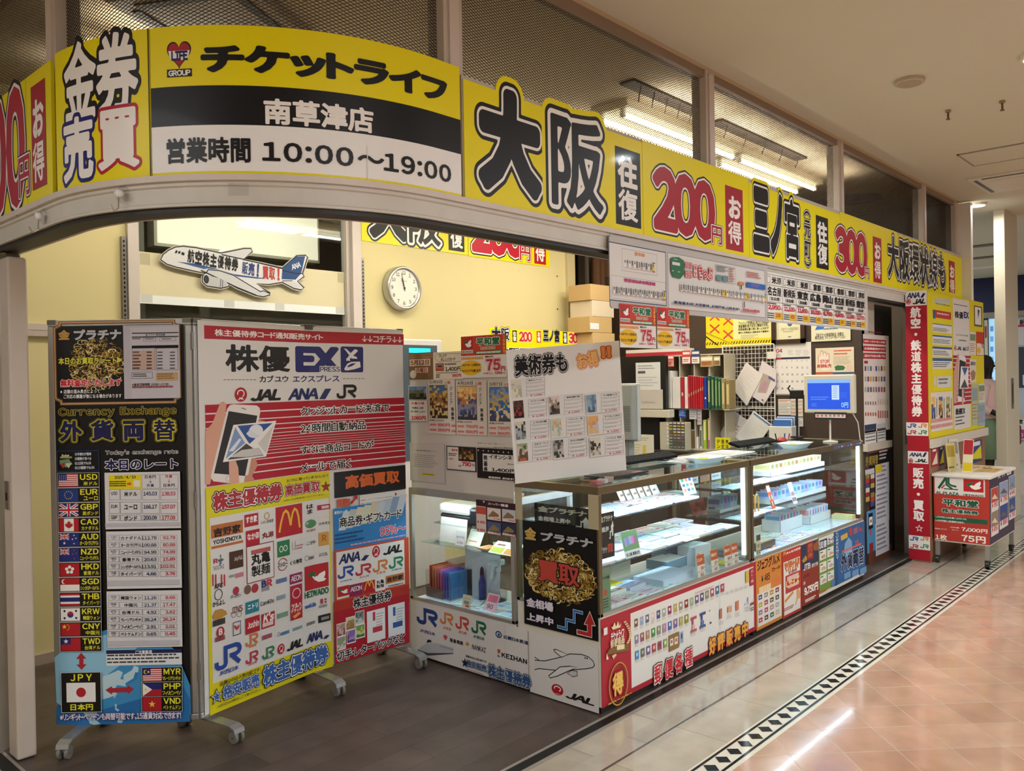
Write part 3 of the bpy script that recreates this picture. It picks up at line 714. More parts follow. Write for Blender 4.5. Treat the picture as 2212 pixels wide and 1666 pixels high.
a.build('sign_panel','yellow header sign with huge black 大阪 and black 往復 block','sign','header sign panels',LAMIN)
def yen(a,s,b,y):
 a.text(s,b,RED,.055,out=((.08,WHT),(.105,BLK)),gap=-.0);a.text('円',y,RED,.02,out=((.07,WHT),(.10,BLK)))
a=hdr(XS[1],XS[2]-.003);yen(a,'200',(1409,352,1546,526),(1537,486,1560,530))
a.rect((1566,399,1606,546),'a3243a');a.text('お得',(1571,420,1602,533),WHT,.045,vert=True)
a.build('sign_panel','yellow header sign with red 200円 and お得 block','sign','header sign panels',LAMIN)
a=hdr(XS[2],XS[3]-.003,2.503);a.text('三ノ',(1625,398,1692,556),BLK2,.075,out=((.10,WHT),(.135,BLK),(.18,YEL)),solid=.003);a.text('宮',(1694,425,1728,564),BLK2,.035,out=((.07,WHT),(.11,BLK),(.16,YEL)),solid=.003)
a.text('︵元町︶',(1736,453,1752,578),BLK2,.03,out=((.065,WHT),(.11,BLK)),vert=True)
a.rect((1762,464,1790,584),BLK2);a.text('往復',(1765,476,1788,575),WHT,.045,vert=True)
a.build('sign_panel','yellow header sign with black 三ノ宮, 元町 in brackets and a black 往復 block','sign','header sign panels',LAMIN)
a=hdr(XS[3],XS[4]-.003);yen(a,'300',(1803,484,1874,601),(1868,577,1878,604))
a.rect((1885,510,1905,613),'a3243a');a.text('お得',(1888,522,1903,604),WHT,.045,vert=True)
a.build('sign_panel','yellow header sign with red 300円 and お得 block','sign','header sign panels',LAMIN)
a=hdr(XS[4],XS[5],2.50);a.text('大阪環状線も',(1917,505,2043,628),BLK2,.036,out=((.068,WHT),(.11,BLK),(.16,YEL)),solid=.003)
a.rect((2049,562,2063,634),'a3243a');a.text('お得',(2051,572,2062,634),WHT,.045,vert=True)
a.build('sign_panel','yellow header sign with crowded black 大阪環状線も, at the far end','sign','header sign panels',LAMIN)
struct(MB().box((8.40,2.0,2.09),(8.47,2.12,3.0),'d9d5cc').build('trim_20',PAINT,bev=.004))
for px,py,l in((93,468,'small clear suction hook on the curved beam, lower left one'),(264,420,'small clear suction hook with white knob on the curved beam'),):
 c=Curved(.006);u,v=c.pix(px,py);p=pathp(u,.0);q=pathp(u,.02)
 t=thing('suction_hook',l,'hook',(p[0],p[1],v-.05),'suction hooks on the beam')
 MB().cyl((*pathp(u,.004),v),(*pathp(u,.012),v),.028,.02,'c9c6c0').build('suction_cup',FILM,t)
 MB().cyl((*pathp(u,.012),v),(*pathp(u,.03),v),.013,.011,'e9e9e9').build('knob',PLASTIC,t,smooth=True)
 MB().tube([(*pathp(u,.02),v-.012),(*pathp(u,.022),v-.045),(*pathp(u,.04),v-.058),(*pathp(u,.05),v-.04)],.0022,'c8c6c2').build('wire_hook',CHROME,t)
c=Curved(.006);u,v=c.pix(515,408);cl=MB().obox((*pathp(u-.03,.004),v-.02),Vector((*pathp(u+.03,.004),0))-Vector((*pathp(u-.03,.004),0)),(0,0,.035),(-.006,-.01,0),'cfd2d2').build('tape_clip',FILM)
tag(cl,'clear plastic clip stuck to the beam below the opening hours','clip')
def fareboard(x0,x1,z0,z1,label):
 t=thing('fare_board',label,'fare board',((x0+x1)/2,2.075,z0),'fare boards under the beam')
 return t
t=fareboard(2.89,4.395,1.752,2.07,'wide grey fare board with station strips and a green train drawing')
q=[(2.895,1.762),(2.905,1.752),(4.388,1.752),(4.398,1.762),(4.398,2.055),(4.388,2.065),(2.905,2.065),(2.895,2.055)]
a=artY(2.072);a.lay('c4c2c0',q,[tuple(range(8))]);a.n=0
V=[(x,2.078,z)for x,z in q]+[(x,2.072,z)for x,z in q];F=[tuple(range(8)),tuple(range(8,16))[::-1]]+[(i,8+i,8+(i+1)%8,(i+1)%8)for i in range(8)]
make('backing_board',V,F,[lin('b9b7b6')]*10,PAINT,t)
a=artY(2.0715);a.zoom(1290,500,5.672)
for b_,k in(((140,120,850,915),0),((862,255,2060,1060),1)):
 a.slab(b_,'d9d8d6',.0008)
a.frame((140,120,850,915),'2b2f5a',.004);a.frame((862,255,2060,1060),'8a8a90',.003)
a.frame((300,205,735,545),'8d8d92',.0015);a.frame((172,535,842,890),'8d8d92',.0015)
a.text('宝塚線',(455,248,585,320),'d08a5a',.06)
def strips(a,b,n,ylw=(),seed=1):
 u0,v0,u1,v1=a.box(b);r=random.Random(seed);w=(u1-u0)/n
 for i in range(n):
  x=u0+w*i;g=i%2;top,bot=v1,v0
  a.rectuv(x,bot,x+w*.86,top,'e5c93a' if i in ylw else('b9b9b6' if g else 'e9e9e6'))
  L=r.randint(2,4);hh=(top-bot)/5.2
  for k in range(L):a.rectuv(x+w*.18,top-(k+1.35)*hh,x+w*.66,top-(k+.55)*hh,'333338')
 a.rectuv(u1-w*.9,v1,u1+w*.2,v1+(v1-v0)*.16,'4a63b5');a.rectuv(u1-w*.9,v0-(v1-v0)*.16,u1+w*.2,v0,'c24a55')
 a.n+=STEP;y=v0-(v1-v0)*.12;a.line([(u0,y),(u1-w,y)],.0012,'d58c90',px=False)
strips(a,(328,338,700,490),13,(12,),2);a.text('環状線&ゆめ咲き線',(322,570,712,672),'bb3a78',.05,prop=True)
strips(a,(190,668,825,835),23,(22,),3)
a.poly([(888,330),(905,318),(985,318),(1050,360),(1055,520),(1005,582),(915,560),(888,480)],'2d6f4c');a.rect((905,372,1000,425),'d9dcd8');a.rect((925,338,968,352),'e5e5e0');a.rect((903,478,922,490),'e5e5e0');a.rect((975,492,1000,504),'e5e5e0')
a.text('日時',(1066,372,1150,455),'c23545',.03,out=((.08,WHT),(.12,'b03040')));a.text('指定',(1066,470,1150,570),'c23545',.03,out=((.08,WHT),(.12,'b03040')))
a.rect((1165,405,1215,568),'f3f0ee');a.frame((1165,405,1215,568),'c23545',.003);a.text('格安',(1172,415,1208,558),'c23545',.03,vert=True)
a.text('きっぷ',(1228,420,1400,600),'c23545',.04,out=((.09,WHT),(.13,'b03040')))
a.frame((1435,405,1685,650),'6f8f95',.002);a.bars((1448,420,1592,520),4,'5c6c74',4);a.rect((1445,530,1510,610),'6f8e96');a.rect((1522,540,1590,620),'6f8e96');a.bars((1602,450,1675,640),6,'b06a6a',5)
a.bars((1818,490,2010,600),3,'b45a55',6);a.rect((1815,620,2048,720),'2f67b8');a.bars((1870,640,1990,700),2,'8f6fae',3)
a.rect((1715,615,1785,668),'c98a5c');a.rect((1745,665,1757,715),'3c2c2c');a.rect((1782,862,1793,935),'4a2433')
strips(a,(1005,640,2040,865),44,(20,21,32,33,43),5)
a.text('東海道本線（JR京都線、JR神戸線、山陽本線）',(905,850,1715,975),'2e3560',.04,prop=True,gap=.06)
a.text('環状線&ゆめ咲き線',(1752,942,1960,1005),'bb3a58',.05,prop=True)
a.build('printed_sheets',parent=t)
t=fareboard(4.42,5.955,1.76,2.045,'black and white bullet-train fare table in eight columns')
MB().box((4.412,2.073,1.755),(5.96,2.079,2.035),'c9c6c2').build('backing_board',PAINT,t)
a=artY(2.0725);a.zoom(1640,560,3.7875);a.slab((55,100,862,572),'e9e7e2',.0006)
xs=[57,190,300,405,510,604,697,784,860]
for i in range(8):
 dn=(xs[i]-57)*.13
 fr,to=(('米原','名古屋'),('米原','新横浜'),('米原','東京'),('京都','広島'),('京都','岡山'),('京都','名古屋'),('京都','新横浜'),('京都','東京'))[i]
 pr=('2,950','11,100','11,600','10,320','6,790','4,870','12,200','12,770')[i];dis=('150','450','500','450','350','300','450','430')[i]
 L,R=xs[i],xs[i+1];w_=R-L
 uL,_=a.uv(L,300);uR,_=a.uv(R,300);f=lambda x,z:(uL+(uR-uL)*x,z)
 def tx(s_,x0,z1,x1,z0,c,w=.045,**k):a.textuv(s_,uL+(uR-uL)*x0,z0,uL+(uR-uL)*x1,z1,c,w,**k)
 for z in(2.022,1.962,1.868):a.rectuv(uL,z-.0012,uR,z+.0012,'1d1d20')
 a.rectuv(uL-.0012,1.765,uL+.0012,2.024,'1d1d20')
 a.rectuv(uL+(uR-uL)*.08,1.972,uL+(uR-uL)*.26,2.012,'8c8c8c');a.rectuv(uL+(uR-uL)*.10,1.976,uL+(uR-uL)*.24,2.008,'e9e7e2')
 tx(fr,.34,2.014,.95,1.971,'1d1d20');tx(to,.08,1.955,.94,1.903,'1d1d20');tx('(自由席)',.2,1.898,.85,1.876,'1d1d20',.03)
 tx(pr,.10,1.852,.86,1.822,'c32a3c',.05,gap=.03);tx('円',.88,1.84,.96,1.823,'c32a3c',.02)
 a.rectuv(uL+(uR-uL)*.5,1.772,uR-.002,1.812,'e2b92e');tx(dis,.56,1.806,.86,1.784,'b5452e',.05);
 for k in range(3):a.rectuv(uL+(uR-uL)*.06,1.776+k*.012,uL+(uR-uL)*.46,1.782+k*.012,'4a4a4e')
 a.rectuv(uL+(uR-uL)*.06,1.856,uL+(uR-uL)*.6,1.863,'55555a')
a.frame((55,100,862,572),'1d1d20',.002)if False else None
a.build('printed_sheets',parent=t)
VRED='c0402c'
def voucher(a,z,label=None,cat=None,group=None,build=True):
 """z: function mapping unit coordinates (0..1, down) to canvas box"""
 B=lambda x0,y0,x1,y1:(*z(x0,y0),*z(x1,y1))
 a.slab(B(0,0,1,1),'dedcd8',.0008);a.rect(B(0,0,1,.47),VRED);dove(a,B(.02,.03,.27,.33));a.rect(B(.02,.33,.27,.41),'dedcd8');a.text('HEIWADO',B(.03,.345,.26,.40),'2c5c48',.05)
 a.text('平和堂',B(.35,.05,.86,.24),'1f6b45',.05,out=((.1,WHT),));a.text('株主優待券',B(.44,.27,.77,.34),'9a8468',.03,out=((.08,'e9dcc8'),))
 a.rect(B(.32,.37,.9,.45),'1f6b45');a.bars(B(.35,.385,.88,.44),1,'cfe0d6',3,.8,False);a.text('5月末まで',B(.925,.03,.985,.45),'f0b050',.04,vert=True)
 a.text('OSUSUME!',B(.0,.50,.5,.56),'e0943c',.05,rot=4)if False else a.bars(B(.0,.50,.5,.57),1,'dc9a50',5,.9,False)
 a.text('額面100円',B(.54,.49,.72,.53),'3a3434',.03);a.ell(B(-.02,.58,.46,.94),'e3b41a');a.text('HOPマネーと併用OK!',B(.02,.66,.44,.73),'222',.035,prop=True);a.text('セルフレジでも買えます!',B(.02,.80,.44,.87),'222',.035,prop=True)
 a.text('75',B(.56,.57,.87,.84),'b5243a',.04,out=((.07,WHT),(.10,'b5243a')));a.text('円',B(.88,.74,.97,.85),'b5243a',.03);a.text('100枚セット',B(.50,.88,.70,.925),'b5243a',.02,prop=True);a.text('7,000',B(.74,.87,.91,.93),'b5243a',.04);a.text('円',B(.935,.89,.965,.925),'b5243a',.02)
 return a
for i,(x0,x1,lab)in enumerate(((2.955,3.24,'red and white voucher card with 75円 hanging under the fare board, nearer one'),(3.25,3.535,'red and white voucher card with 75円 hanging under the fare board, farther one'))):
 a=artY(2.068);a.meters();voucher(a,lambda x,y:(x0+(x1-x0)*x,1.775-.19*y));a.build('voucher_card',lab,'voucher card','hanging voucher cards')
PA,PB,PC,PD=(1.216,3.688),(1.621,3.248),(2.245,3.36),(2.819,3.34);BZ,BT=.08,1.727
board=thing('folding_board','three-leaf aluminium folding display board on casters, standing on the dark floor','display board',(1.9,3.4,0))
def leaf(P,Q,t=.028):
 P,Q=Vector((*P,0)),Vector((*Q,0));U=(Q-P).normalized();N=U.cross(Vector((0,0,1)));L=(Q-P).length
 P=P+U*.006;L-=.012
 fr=MB();w=.026
 z=Vector((0,0,1))
 for o,u,v in((P+z*BZ,U*L,z*w),(P+z*(BT-w),U*L,z*w),(P+z*(BZ+w),U*w,z*(BT-BZ-2*w)),(P+U*(L-w)+z*(BZ+w),U*w,z*(BT-BZ-2*w))):fr.obox(o-N*t,u,v,N*t,'b3b3b0')
 fr.build('frame',ALU,board,bev=.004)
 MB().obox(P+U*w+z*(BZ+w)-N*(t-.006),U*(L-2*w),z*(BT-BZ-2*w),N*(t-.014),'d8d8d4').build('panel',PAINT,board)
 for k,o in enumerate((P+z*(BT-.018),P+U*(L-.035)+z*(BT-.018))):
  MB().obox(o-N*(t+.002),U*.035,z*.02,N*(t+.005),'6f6f68').build('corner_cap',PLASTIC,board,bev=.002)
 return P,U,N,L
def foot(P,U,N,u,fr=.17,bk=.2):
 B=P+U*u;z=Vector((0,0,1));w=.05
 pr=[(-bk,.072),(fr-.03,.072),(fr,.062),(fr+.005,.045),(fr-.002,.045),(fr-.006,.056),(fr-.033,.065),(-bk,.065)]
 V=[B+N*a+z*h+U*(w*(s-.5))for s in(0,1)for a,h in pr];n=len(pr)
 f=MB().add(V,[tuple(range(n))[::-1],tuple(range(n,2*n))]+[(i,(i+1)%n,n+(i+1)%n,n+i)for i in range(n)],'aeb2b4').build('foot',ALU,board)
 for a in(fr-.015,-bk+.02):
  c=B+N*a;m_=MB()
  for s in(-1,1):m_.cyl(c+U*s*.008+z*.025,c+U*s*.022+z*.025,.025,c='77756d',n=20)
  m_.cyl(c-U*.022+z*.025,c+U*.022+z*.025,.008,c='444');m_.cyl(c+z*.03,c+z*.064,.009,c='8d8b84').box((c.x-.012,c.y-.012,.04),(c.x+.012,c.y+.012,.052),'6c6a63')
  m_.build('caster',PLASTIC,f,bev=.003)
LA,LB,LC=leaf(PA,PB),leaf(PB,PC),leaf(PC,PD)
foot(*LA[:3],.12);foot(*LB[:3],.05);foot(*LC[:3],.03);foot(*LC[:3],.52)
h=MB()
for z in(.25,.95,1.6):h.cyl((PB[0]-.003,PB[1]-.003,z),(PB[0]-.003,PB[1]-.003,z+.07),.007,c='8f8f8a')
for z in(.25,.95,1.6):
 MB().cyl((PB[0]-.006,PB[1]-.012,z),(PB[0]-.006,PB[1]-.012,z+.07),.006,c='8f8f8a').build('hinge',ALU,board)
MB().obox(Vector((PC[0]-.02,PC[1]-.012,BT-.02)),(.045,0,0),(0,0,.026),(0,.02,0),'55554f').build('hinge_clip',PLASTIC,board,bev=.003)
def flag(a,code,b):
 """b=(u0,v0,u1,v1) metres"""
 u0,v0,u1,v1=b;w,h=u1-u0,v1-v0;R=lambda x0,y0,x1,y1,c:a.rectuv(u0+w*x0,v0+h*y0,u0+w*x1,v0+h*y1,c)
 def disc(x,y,r,c,n=20):a.lay(c,[(u0+w*x+h*r*math.cos(2*math.pi*i/n),v0+h*y+h*r*math.sin(2*math.pi*i/n))for i in range(n)],[tuple(range(n))])
 def pg(L,c):a.lay(c,[(u0+w*x,v0+h*y)for x,y in L],[tuple(range(len(L)))])
 def st(x,y,r,c):
  P=[(u0+w*x+h*r*(1 if i%2==0 else .4)*math.cos(math.radians(90+36*i)),v0+h*y+h*r*(1 if i%2==0 else .4)*math.sin(math.radians(90+36*i)))for i in range(10)]+[(u0+w*x,v0+h*y)]
  a.lay(c,P,[(i,(i+1)%10,10)for i in range(10)])
 def jack(x0,y0,x1,y1):
  R(x0,y0,x1,y1,'23307a');X=lambda t:x0+(x1-x0)*t;Y_=lambda t:y0+(y1-y0)*t
  for c,k in(('eee',.13),('b8202f',.05)):
   pg([(X(0),Y_(0)),(X(k),Y_(0)),(X(1),Y_(1-k)),(X(1),Y_(1)),(X(1-k),Y_(1)),(X(0),Y_(k))],c);pg([(X(1-k),Y_(0)),(X(1),Y_(0)),(X(1),Y_(k)),(X(k),Y_(1)),(X(0),Y_(1)),(X(0),Y_(1-k))],c)
  for c,k in(('eee',.17),('b8202f',.1)):R(X(.5-k/2),y0,X(.5+k/2),y1,c);R(x0,Y_(.5-k*.8),x1,Y_(.5+k*.8),c)
 r_,w_,bl,ye='b01f2b','ecebe8','20286e','f0d03a'
 if code in('USD','MYR'):
  R(0,0,1,1,w_)
  for i in range(7):R(0,i*2/13,1,(i*2+1)/13,r_)
  R(0,.46,.42,1,bl)
  if code=='USD':
   for i in range(4):
    for j in range(4):R(.03+i*.1,.5+j*.12,.06+i*.1,.54+j*.12,w_)
  else:disc(.17,.73,.17,ye);disc(.21,.73,.15,bl);st(.3,.73,.12,ye)
 elif code=='EUR':
  R(0,0,1,1,'1d3a80')
  for i in range(12):disc(.5+.2*math.cos(i*math.pi/6),.5+.3*math.sin(i*math.pi/6),.035,ye,8)
 elif code=='GBP':jack(0,0,1,1)
 elif code=='CAD':
  R(0,0,1,1,w_);R(0,0,.25,1,r_);R(.75,0,1,1,r_)
  pg([(.5,.88),(.46,.72),(.40,.76),(.42,.56),(.35,.63),(.30,.60),(.32,.48),(.28,.45),(.42,.30),(.41,.25),(.49,.27),(.49,.12),(.51,.12),(.51,.27),(.59,.25),(.58,.30),(.72,.45),(.68,.48),(.70,.60),(.65,.63),(.58,.56),(.60,.76),(.54,.72)][::-1],r_)
 elif code in('AUD','NZD'):
  R(0,0,1,1,'1f2f78');jack(0,.5,.5,1);c=w_ if code=='AUD' else 'b8404f'
  for x,y in((.75,.85),(.85,.62),(.67,.55),(.75,.2)):st(x,y,.08,c)
  if code=='AUD':st(.25,.25,.13,w_)
 elif code=='HKD':
  R(0,0,1,1,r_)
  for i in range(5):
   t=math.radians(90+72*i);a.n-=STEP*.5;disc(.5+.16*math.cos(t),.5+.22*math.sin(t),.13,w_,12)
 elif code=='SGD':R(0,.5,1,1,r_);R(0,0,1,.5,w_);disc(.2,.75,.19,w_);disc(.26,.75,.17,r_)
 elif code=='THB':
  for y0,y1,c in((0,.17,r_),(.17,.33,w_),(.33,.67,bl),(.67,.83,w_),(.83,1,r_)):R(0,y0,1,y1,c)
 elif code=='KRW':
  R(0,0,1,1,w_);disc(.5,.5,.25,r_);a.lay('23388a',[(u0+w*.5+h*.25*math.cos(math.radians(180+180*i/12)),v0+h*.5+h*.25*math.sin(math.radians(180+180*i/12)))for i in range(13)],[tuple(range(13))])
  for x,y in((.2,.78),(.8,.78),(.2,.22),(.8,.22)):R(x-.05,y-.08,x+.05,y+.08,'222')
 elif code=='CNY':R(0,0,1,1,r_);st(.18,.72,.2,ye);[st(x,y,.06,ye)for x,y in((.36,.88),(.42,.75),(.42,.6),(.36,.48))]
 elif code=='TWD':R(0,0,1,1,r_);R(0,.5,.5,1,bl);st(.25,.75,.2,w_);disc(.25,.75,.1,w_)
 elif code=='JPY':R(0,0,1,1,'ececea');disc(.5,.5,.25,'b3202c')
 elif code=='PHP':
  R(0,.5,1,1,bl);R(0,0,1,.5,r_);pg([(0,0),(.5,.5),(0,1)],w_);st(.16,.5,.15,ye)
 elif code=='VND':R(0,0,1,1,r_);st(.5,.5,.28,ye)
P0,U0,N0,L0=LA
a=Art((P0.x+N0.x*.002,P0.y+N0.y*.002,0),U0,N0)
a.zoom(0,660,3.471);u0=.028;u1=L0-.028
a.slabuv(u0,BZ+.026,u1,BT-.026,'0b0b0d',.001)
e0=a.uv(400,125);e1=a.uv(1360,730)
for k,c in((0,'8d6a42'),(.004,'d3a878'),(.008,'6b4a2c')):
 x0,x1,y1,y0=e0[0]+k,e1[0]-k,e0[1]-k,e1[1]+k;cc=.022
 a.line([(x0+cc,y1),(x1-cc,y1),(x1-cc,y1-cc*.5),(x1,y1-cc),(x1,y0+cc),(x1-cc,y0+cc*.5),(x1-cc,y0),(x0+cc,y0),(x0+cc,y0+cc*.5),(x0,y0+cc),(x0,y1-cc),(x0+cc,y1-cc*.5),(x0+cc,y1)],.004,c,px=False)
a.jewel((505,225,945,650),420,5,.018)
a.text('金',(438,185,527,258),'b98f45',.05);a.text('プラチナ',(555,182,912,255),'b9bdc0',.05,out=((.08,'3a3c40'),))
a.text('本日のお買取りレート',(440,392,875,438),'d8d23c',.035,out=((.09,'1c1a12'),));a.poly([(880,385),(922,408),(880,432)],'d8d23c')
a.text('無料査定いたします',(455,556,915,604),'c8202c',.04,out=((.09,'eeeae6'),))
a.text('※店頭の混み具合によって',(455,632,752,658),'e6e6e6',.02,out=((.06,'111'),));a.text('ご対応の順番が後になる場合があります',(480,668,915,692),'e6e6e6',.02,out=((.06,'111'),))
GL=((.06,'d6c832'),(.10,'8f861f'),(.135,'4b4612'),(.165,'1f1d0a'))
a.text('Currency Exchange',(442,768,1325,828),'33231a',.02,out=((.05,'b9ab2e'),(.09,'6e661a'),(.13,'2c2a0e')),gap=.16)
for ch,b_ in(('外',(450,865,622,1020)),('貨',(682,858,858,1014)),('両',(924,864,1088,1014)),('替',(1150,854,1324,1010))):a.text(ch,b_,'14164a',.045,out=GL)
a.frame((432,1090,750,1242),'20386c',.003);a.text('Point',(468,1115,525,1142),'e8e4d8',.04,out=((.1,'2a2a2a'),));a.rect((455,1133,545,1145),'9c9a50');a.poly([(450,1160),(520,1150),(550,1190),(500,1215),(455,1195)],'6f8b6a');a.poly([(452,1190),(500,1175),(480,1222)],'9c3a30');a.poly([(490,1185),(545,1180),(520,1220)],'b9c39a')
for k,tx_ in enumerate(('①手続きが簡単','②種類が選べる','③土日祝でもOK','④15種類でもOK')):a.text(tx_,(566,1103+34*k,690+25*(k>2),1125+34*k),'c8ccd4',.03,prop=True)
a.text("Today's exchange rate",(795,1084,1340,1118),'14142c',.02,out=((.07,'eaeaea'),));a.text('本日のレート',(792,1152,1340,1226),'16184e',.04,out=((.09,'ececec'),))
a.z=(0,0,1)
um,_=a.pix(119,1500)
zb_,ztop=BZ+.026,a.pix(125,1400)[1]
def mp(L):return[a.pix(x/3.108,1130+y/3.108)for x,y in L]
def mpoly(L,c):P=mp(L);a.lay(c,P,[tuple(range(len(P)))[::-1]])
bot=BZ+.027
Q=[(u0,a.pix(118,1420)[1]),(u0,bot),(u1,bot),(u1,a.pix(410,1480)[1])]+[a.pix(x/3.108,1130+y/3.108)for x,y in((1180,850),(1080,770),(940,700),(830,680),(640,740),(500,810),(420,850))]
a.lay('3f8fc4',Q,[tuple(range(len(Q)))])
mpoly([(372,900),(430,850),(640,760),(900,720),(930,830),(800,960),(720,1020),(700,1180),(420,1230),(385,1200)],'8fc3de');mpoly([(420,1240),(385,1220),(385,1350),(560,1352),(900,1345),(1280,1330),(1278,1180),(1240,1100),(900,1190),(690,1250)],'2a6fae')
mpoly([(745,1010),(800,985),(830,1000),(812,1045),(835,1048),(832,1020),(890,985),(905,955),(935,965),(930,1010),(925,1035),(880,1055),(845,1075),(850,1095),(790,1085),(778,1110),(790,1150),(735,1170),(700,1180),(690,1100),(690,1030)],'b9d6e2');mpoly([(880,1070),(925,1045),(935,1000),(912,1000),(900,1040),(850,1070),(858,1085)],'2f7fb8')
for L in([(770,1148),(783,1145),(778,1170),(768,1172)],[(775,1210),(790,1215),(786,1240),(808,1252),(795,1262),(778,1250)],[(560,1265),(660,1255),(650,1300),(610,1345),(590,1300)],[(640,1310),(680,1345),(640,1352),(610,1345)],[(800,1310),(835,1320),(820,1340),(790,1335)]):mpoly(L,'a9cde0')
a.zoom(0,1130,3.108)
for L in([(550,868),(586,908),(566,908),(566,945),(587,945),(553,983),(517,947),(537,947),(537,910),(516,910)],[(712,1118),(757,1092),(757,1105),(862,1100),(862,1085),(905,1112),(862,1148),(862,1133),(757,1136),(757,1150)]):a.poly(L,'a92a38')
a.rect((718,852,1225,876),'1c2450');a.text('ご注意事項',(912,852,1025,874),'e4e4ea',.03,prop=True);a.rect((718,877,1226,946),'dfe3e6');a.bars((724,882,1222,942),3,'3a3a3e',8,.45)
def fbox(u0,v0,u1,v1,code,nm):
 a.rectuv(u0-.0016,v0-.0016,u1+.0016,v1+.0016,'cfcfcb');a.rectuv(u0,v0,u1,v1,'120f0c');w,h=u1-u0,v1-v0
 flag(a,code,(u0+w*.02,v0+h*.05,u0+w*.49,v0+h*.95))
 a.textuv(code,u0+w*.54,v0+h*.5,u0+w*.97,v0+h*.92,'e4e03c',.03,gap=.14);k=len(nm);x0=.5+max(0,(7-k))*.03
 a.textuv(nm,u0+w*max(.51,x0),v0+h*.1,u0+w*.97,v0+h*.40,'d6d23c',.025,prop=k>6,gap=.04)
CUR=(('USD','米ドル'),('EUR','ユーロ'),('GBP','英ポンド'),('CAD','カナダドル'),('AUD','オーストラリアドル'),('NZD','ニュージーランドドル'),('HKD','香港ドル'),('SGD','シンガポールドル'),('THB','タイバーツ'),('KRW','韓国ウォン'),('CNY','中国元'),('TWD','台湾ドル'))
ua,ub=a.pix(127,1040)[0],a.pix(215.5,1040)[0]
for i,(c,nm)in enumerate(CUR):
 v1=a.pix(127+.68*i,1022.6+32.1*i)[1];v0=a.pix(127+.68*i,1022.6+32.1*i+30.2)[1];fbox(ua,v0,ub,v1,c,nm)
for c,nm,y in(('MYR','マレーシアリンギット',965),('PHP','フィリピンペソ',1063),('VND','ベトナムドン',1161)):
 q=a.box((962,y,1232,y+92));fbox(*q,c,nm)
q=a.box((423,1000,691,1258));a.rectuv(q[0]-.002,q[1]-.002,q[2]+.002,q[3]+.002,'cfcfcb');a.rectuv(*q,'120f0c')
a.text('JPY',(485,1008,630,1052),'e4e03c',.03,gap=.35);flag(a,'JPY',a.box((458,1066,655,1192)));a.text('日本円',(485,1206,637,1248),'e4e03c',.03)
a.text('※リンギット・ペソ・ドンも両替可能です。15通貨対応できます!',(415,1272,1225,1304),'dfe6f0',.02,out=((.07,'7a3a78'),),prop=True,gap=.06)
a.build('exchange_poster','tall black currency exchange poster with flags and a blue map, on the left leaf','poster')
def lsheet(b,t=.0006):
 s_=Art((P0.x+N0.x*.013,P0.y+N0.y*.013,0),U0,N0);s_.slab(b,'d6d6da',t);return s_
s_=lsheet((225.6,1021.6,391,1141));s_.zoom(0,660,3.471)
s_.rect((815,1272,1060,1375),'e2d21a');s_.text('2025/4/23',(858,1276,1018,1300),'1a1a22',.035,gap=.05);s_.bars((820,1318,945,1362),3,'333',2,.6,False);s_.poly([(952,1330),(970,1330),(970,1322),(988,1338),(970,1354),(970,1346),(952,1346)],'d0602a')
s_.rect((1000,1312,1050,1360),'e6e4da')
def cell(b,w=.0012):s_.frame(b,'77777c',w)
cell((1062,1268,1198,1372));cell((1200,1268,1338,1372))
s_.text('日本円',(1086,1272,1168,1298),'2a2a32',.02);s_.text('外貨',(1100,1338,1155,1362),'2a3a6a',.02);s_.text('↓',(1118,1302,1138,1332),'2a2a32',.0);s_.text('外貨',(1238,1270,1292,1294),'b8303c',.02);s_.text('日本円',(1226,1336,1310,1360),'2a2a32',.02);s_.text('↓',(1258,1300,1278,1330),'b8303c',.0)
for y0,y1,c,n_,p,q in((1380,1458,'USD','米ドル','145.03','138.53'),(1475,1560,'EUR','ユーロ','166.17','157.07'),(1572,1612,'GBP','ポンド','200.09','177.09')):
 for x0,x1 in((818,900),(902,1060),(1066,1198),(1204,1335)):cell((x0,y0,x1,y1))
 m_=(y0+y1)/2-(8 if y1-y0>50 else 0)
 s_.text(c,(833,m_-14,882,m_+10),'3a3a40',.02);s_.text(n_,(930,m_-14,1030,m_+20),'1a1a20',.03);s_.text(p,(1076,m_-14,1178,m_+14),'24365e',.025,gap=.06);s_.text(q,(1214,m_-14,1316,m_+14),'b8303c',.025,gap=.06)
s_.rect((790,1635,1352,1652),'b9b9c2')
s_.build('rate_sheet','white sheet dated 2025/4/23, topmost of three rate sheets on the black poster','rate sheet','rate sheets on the exchange poster',PAPER)
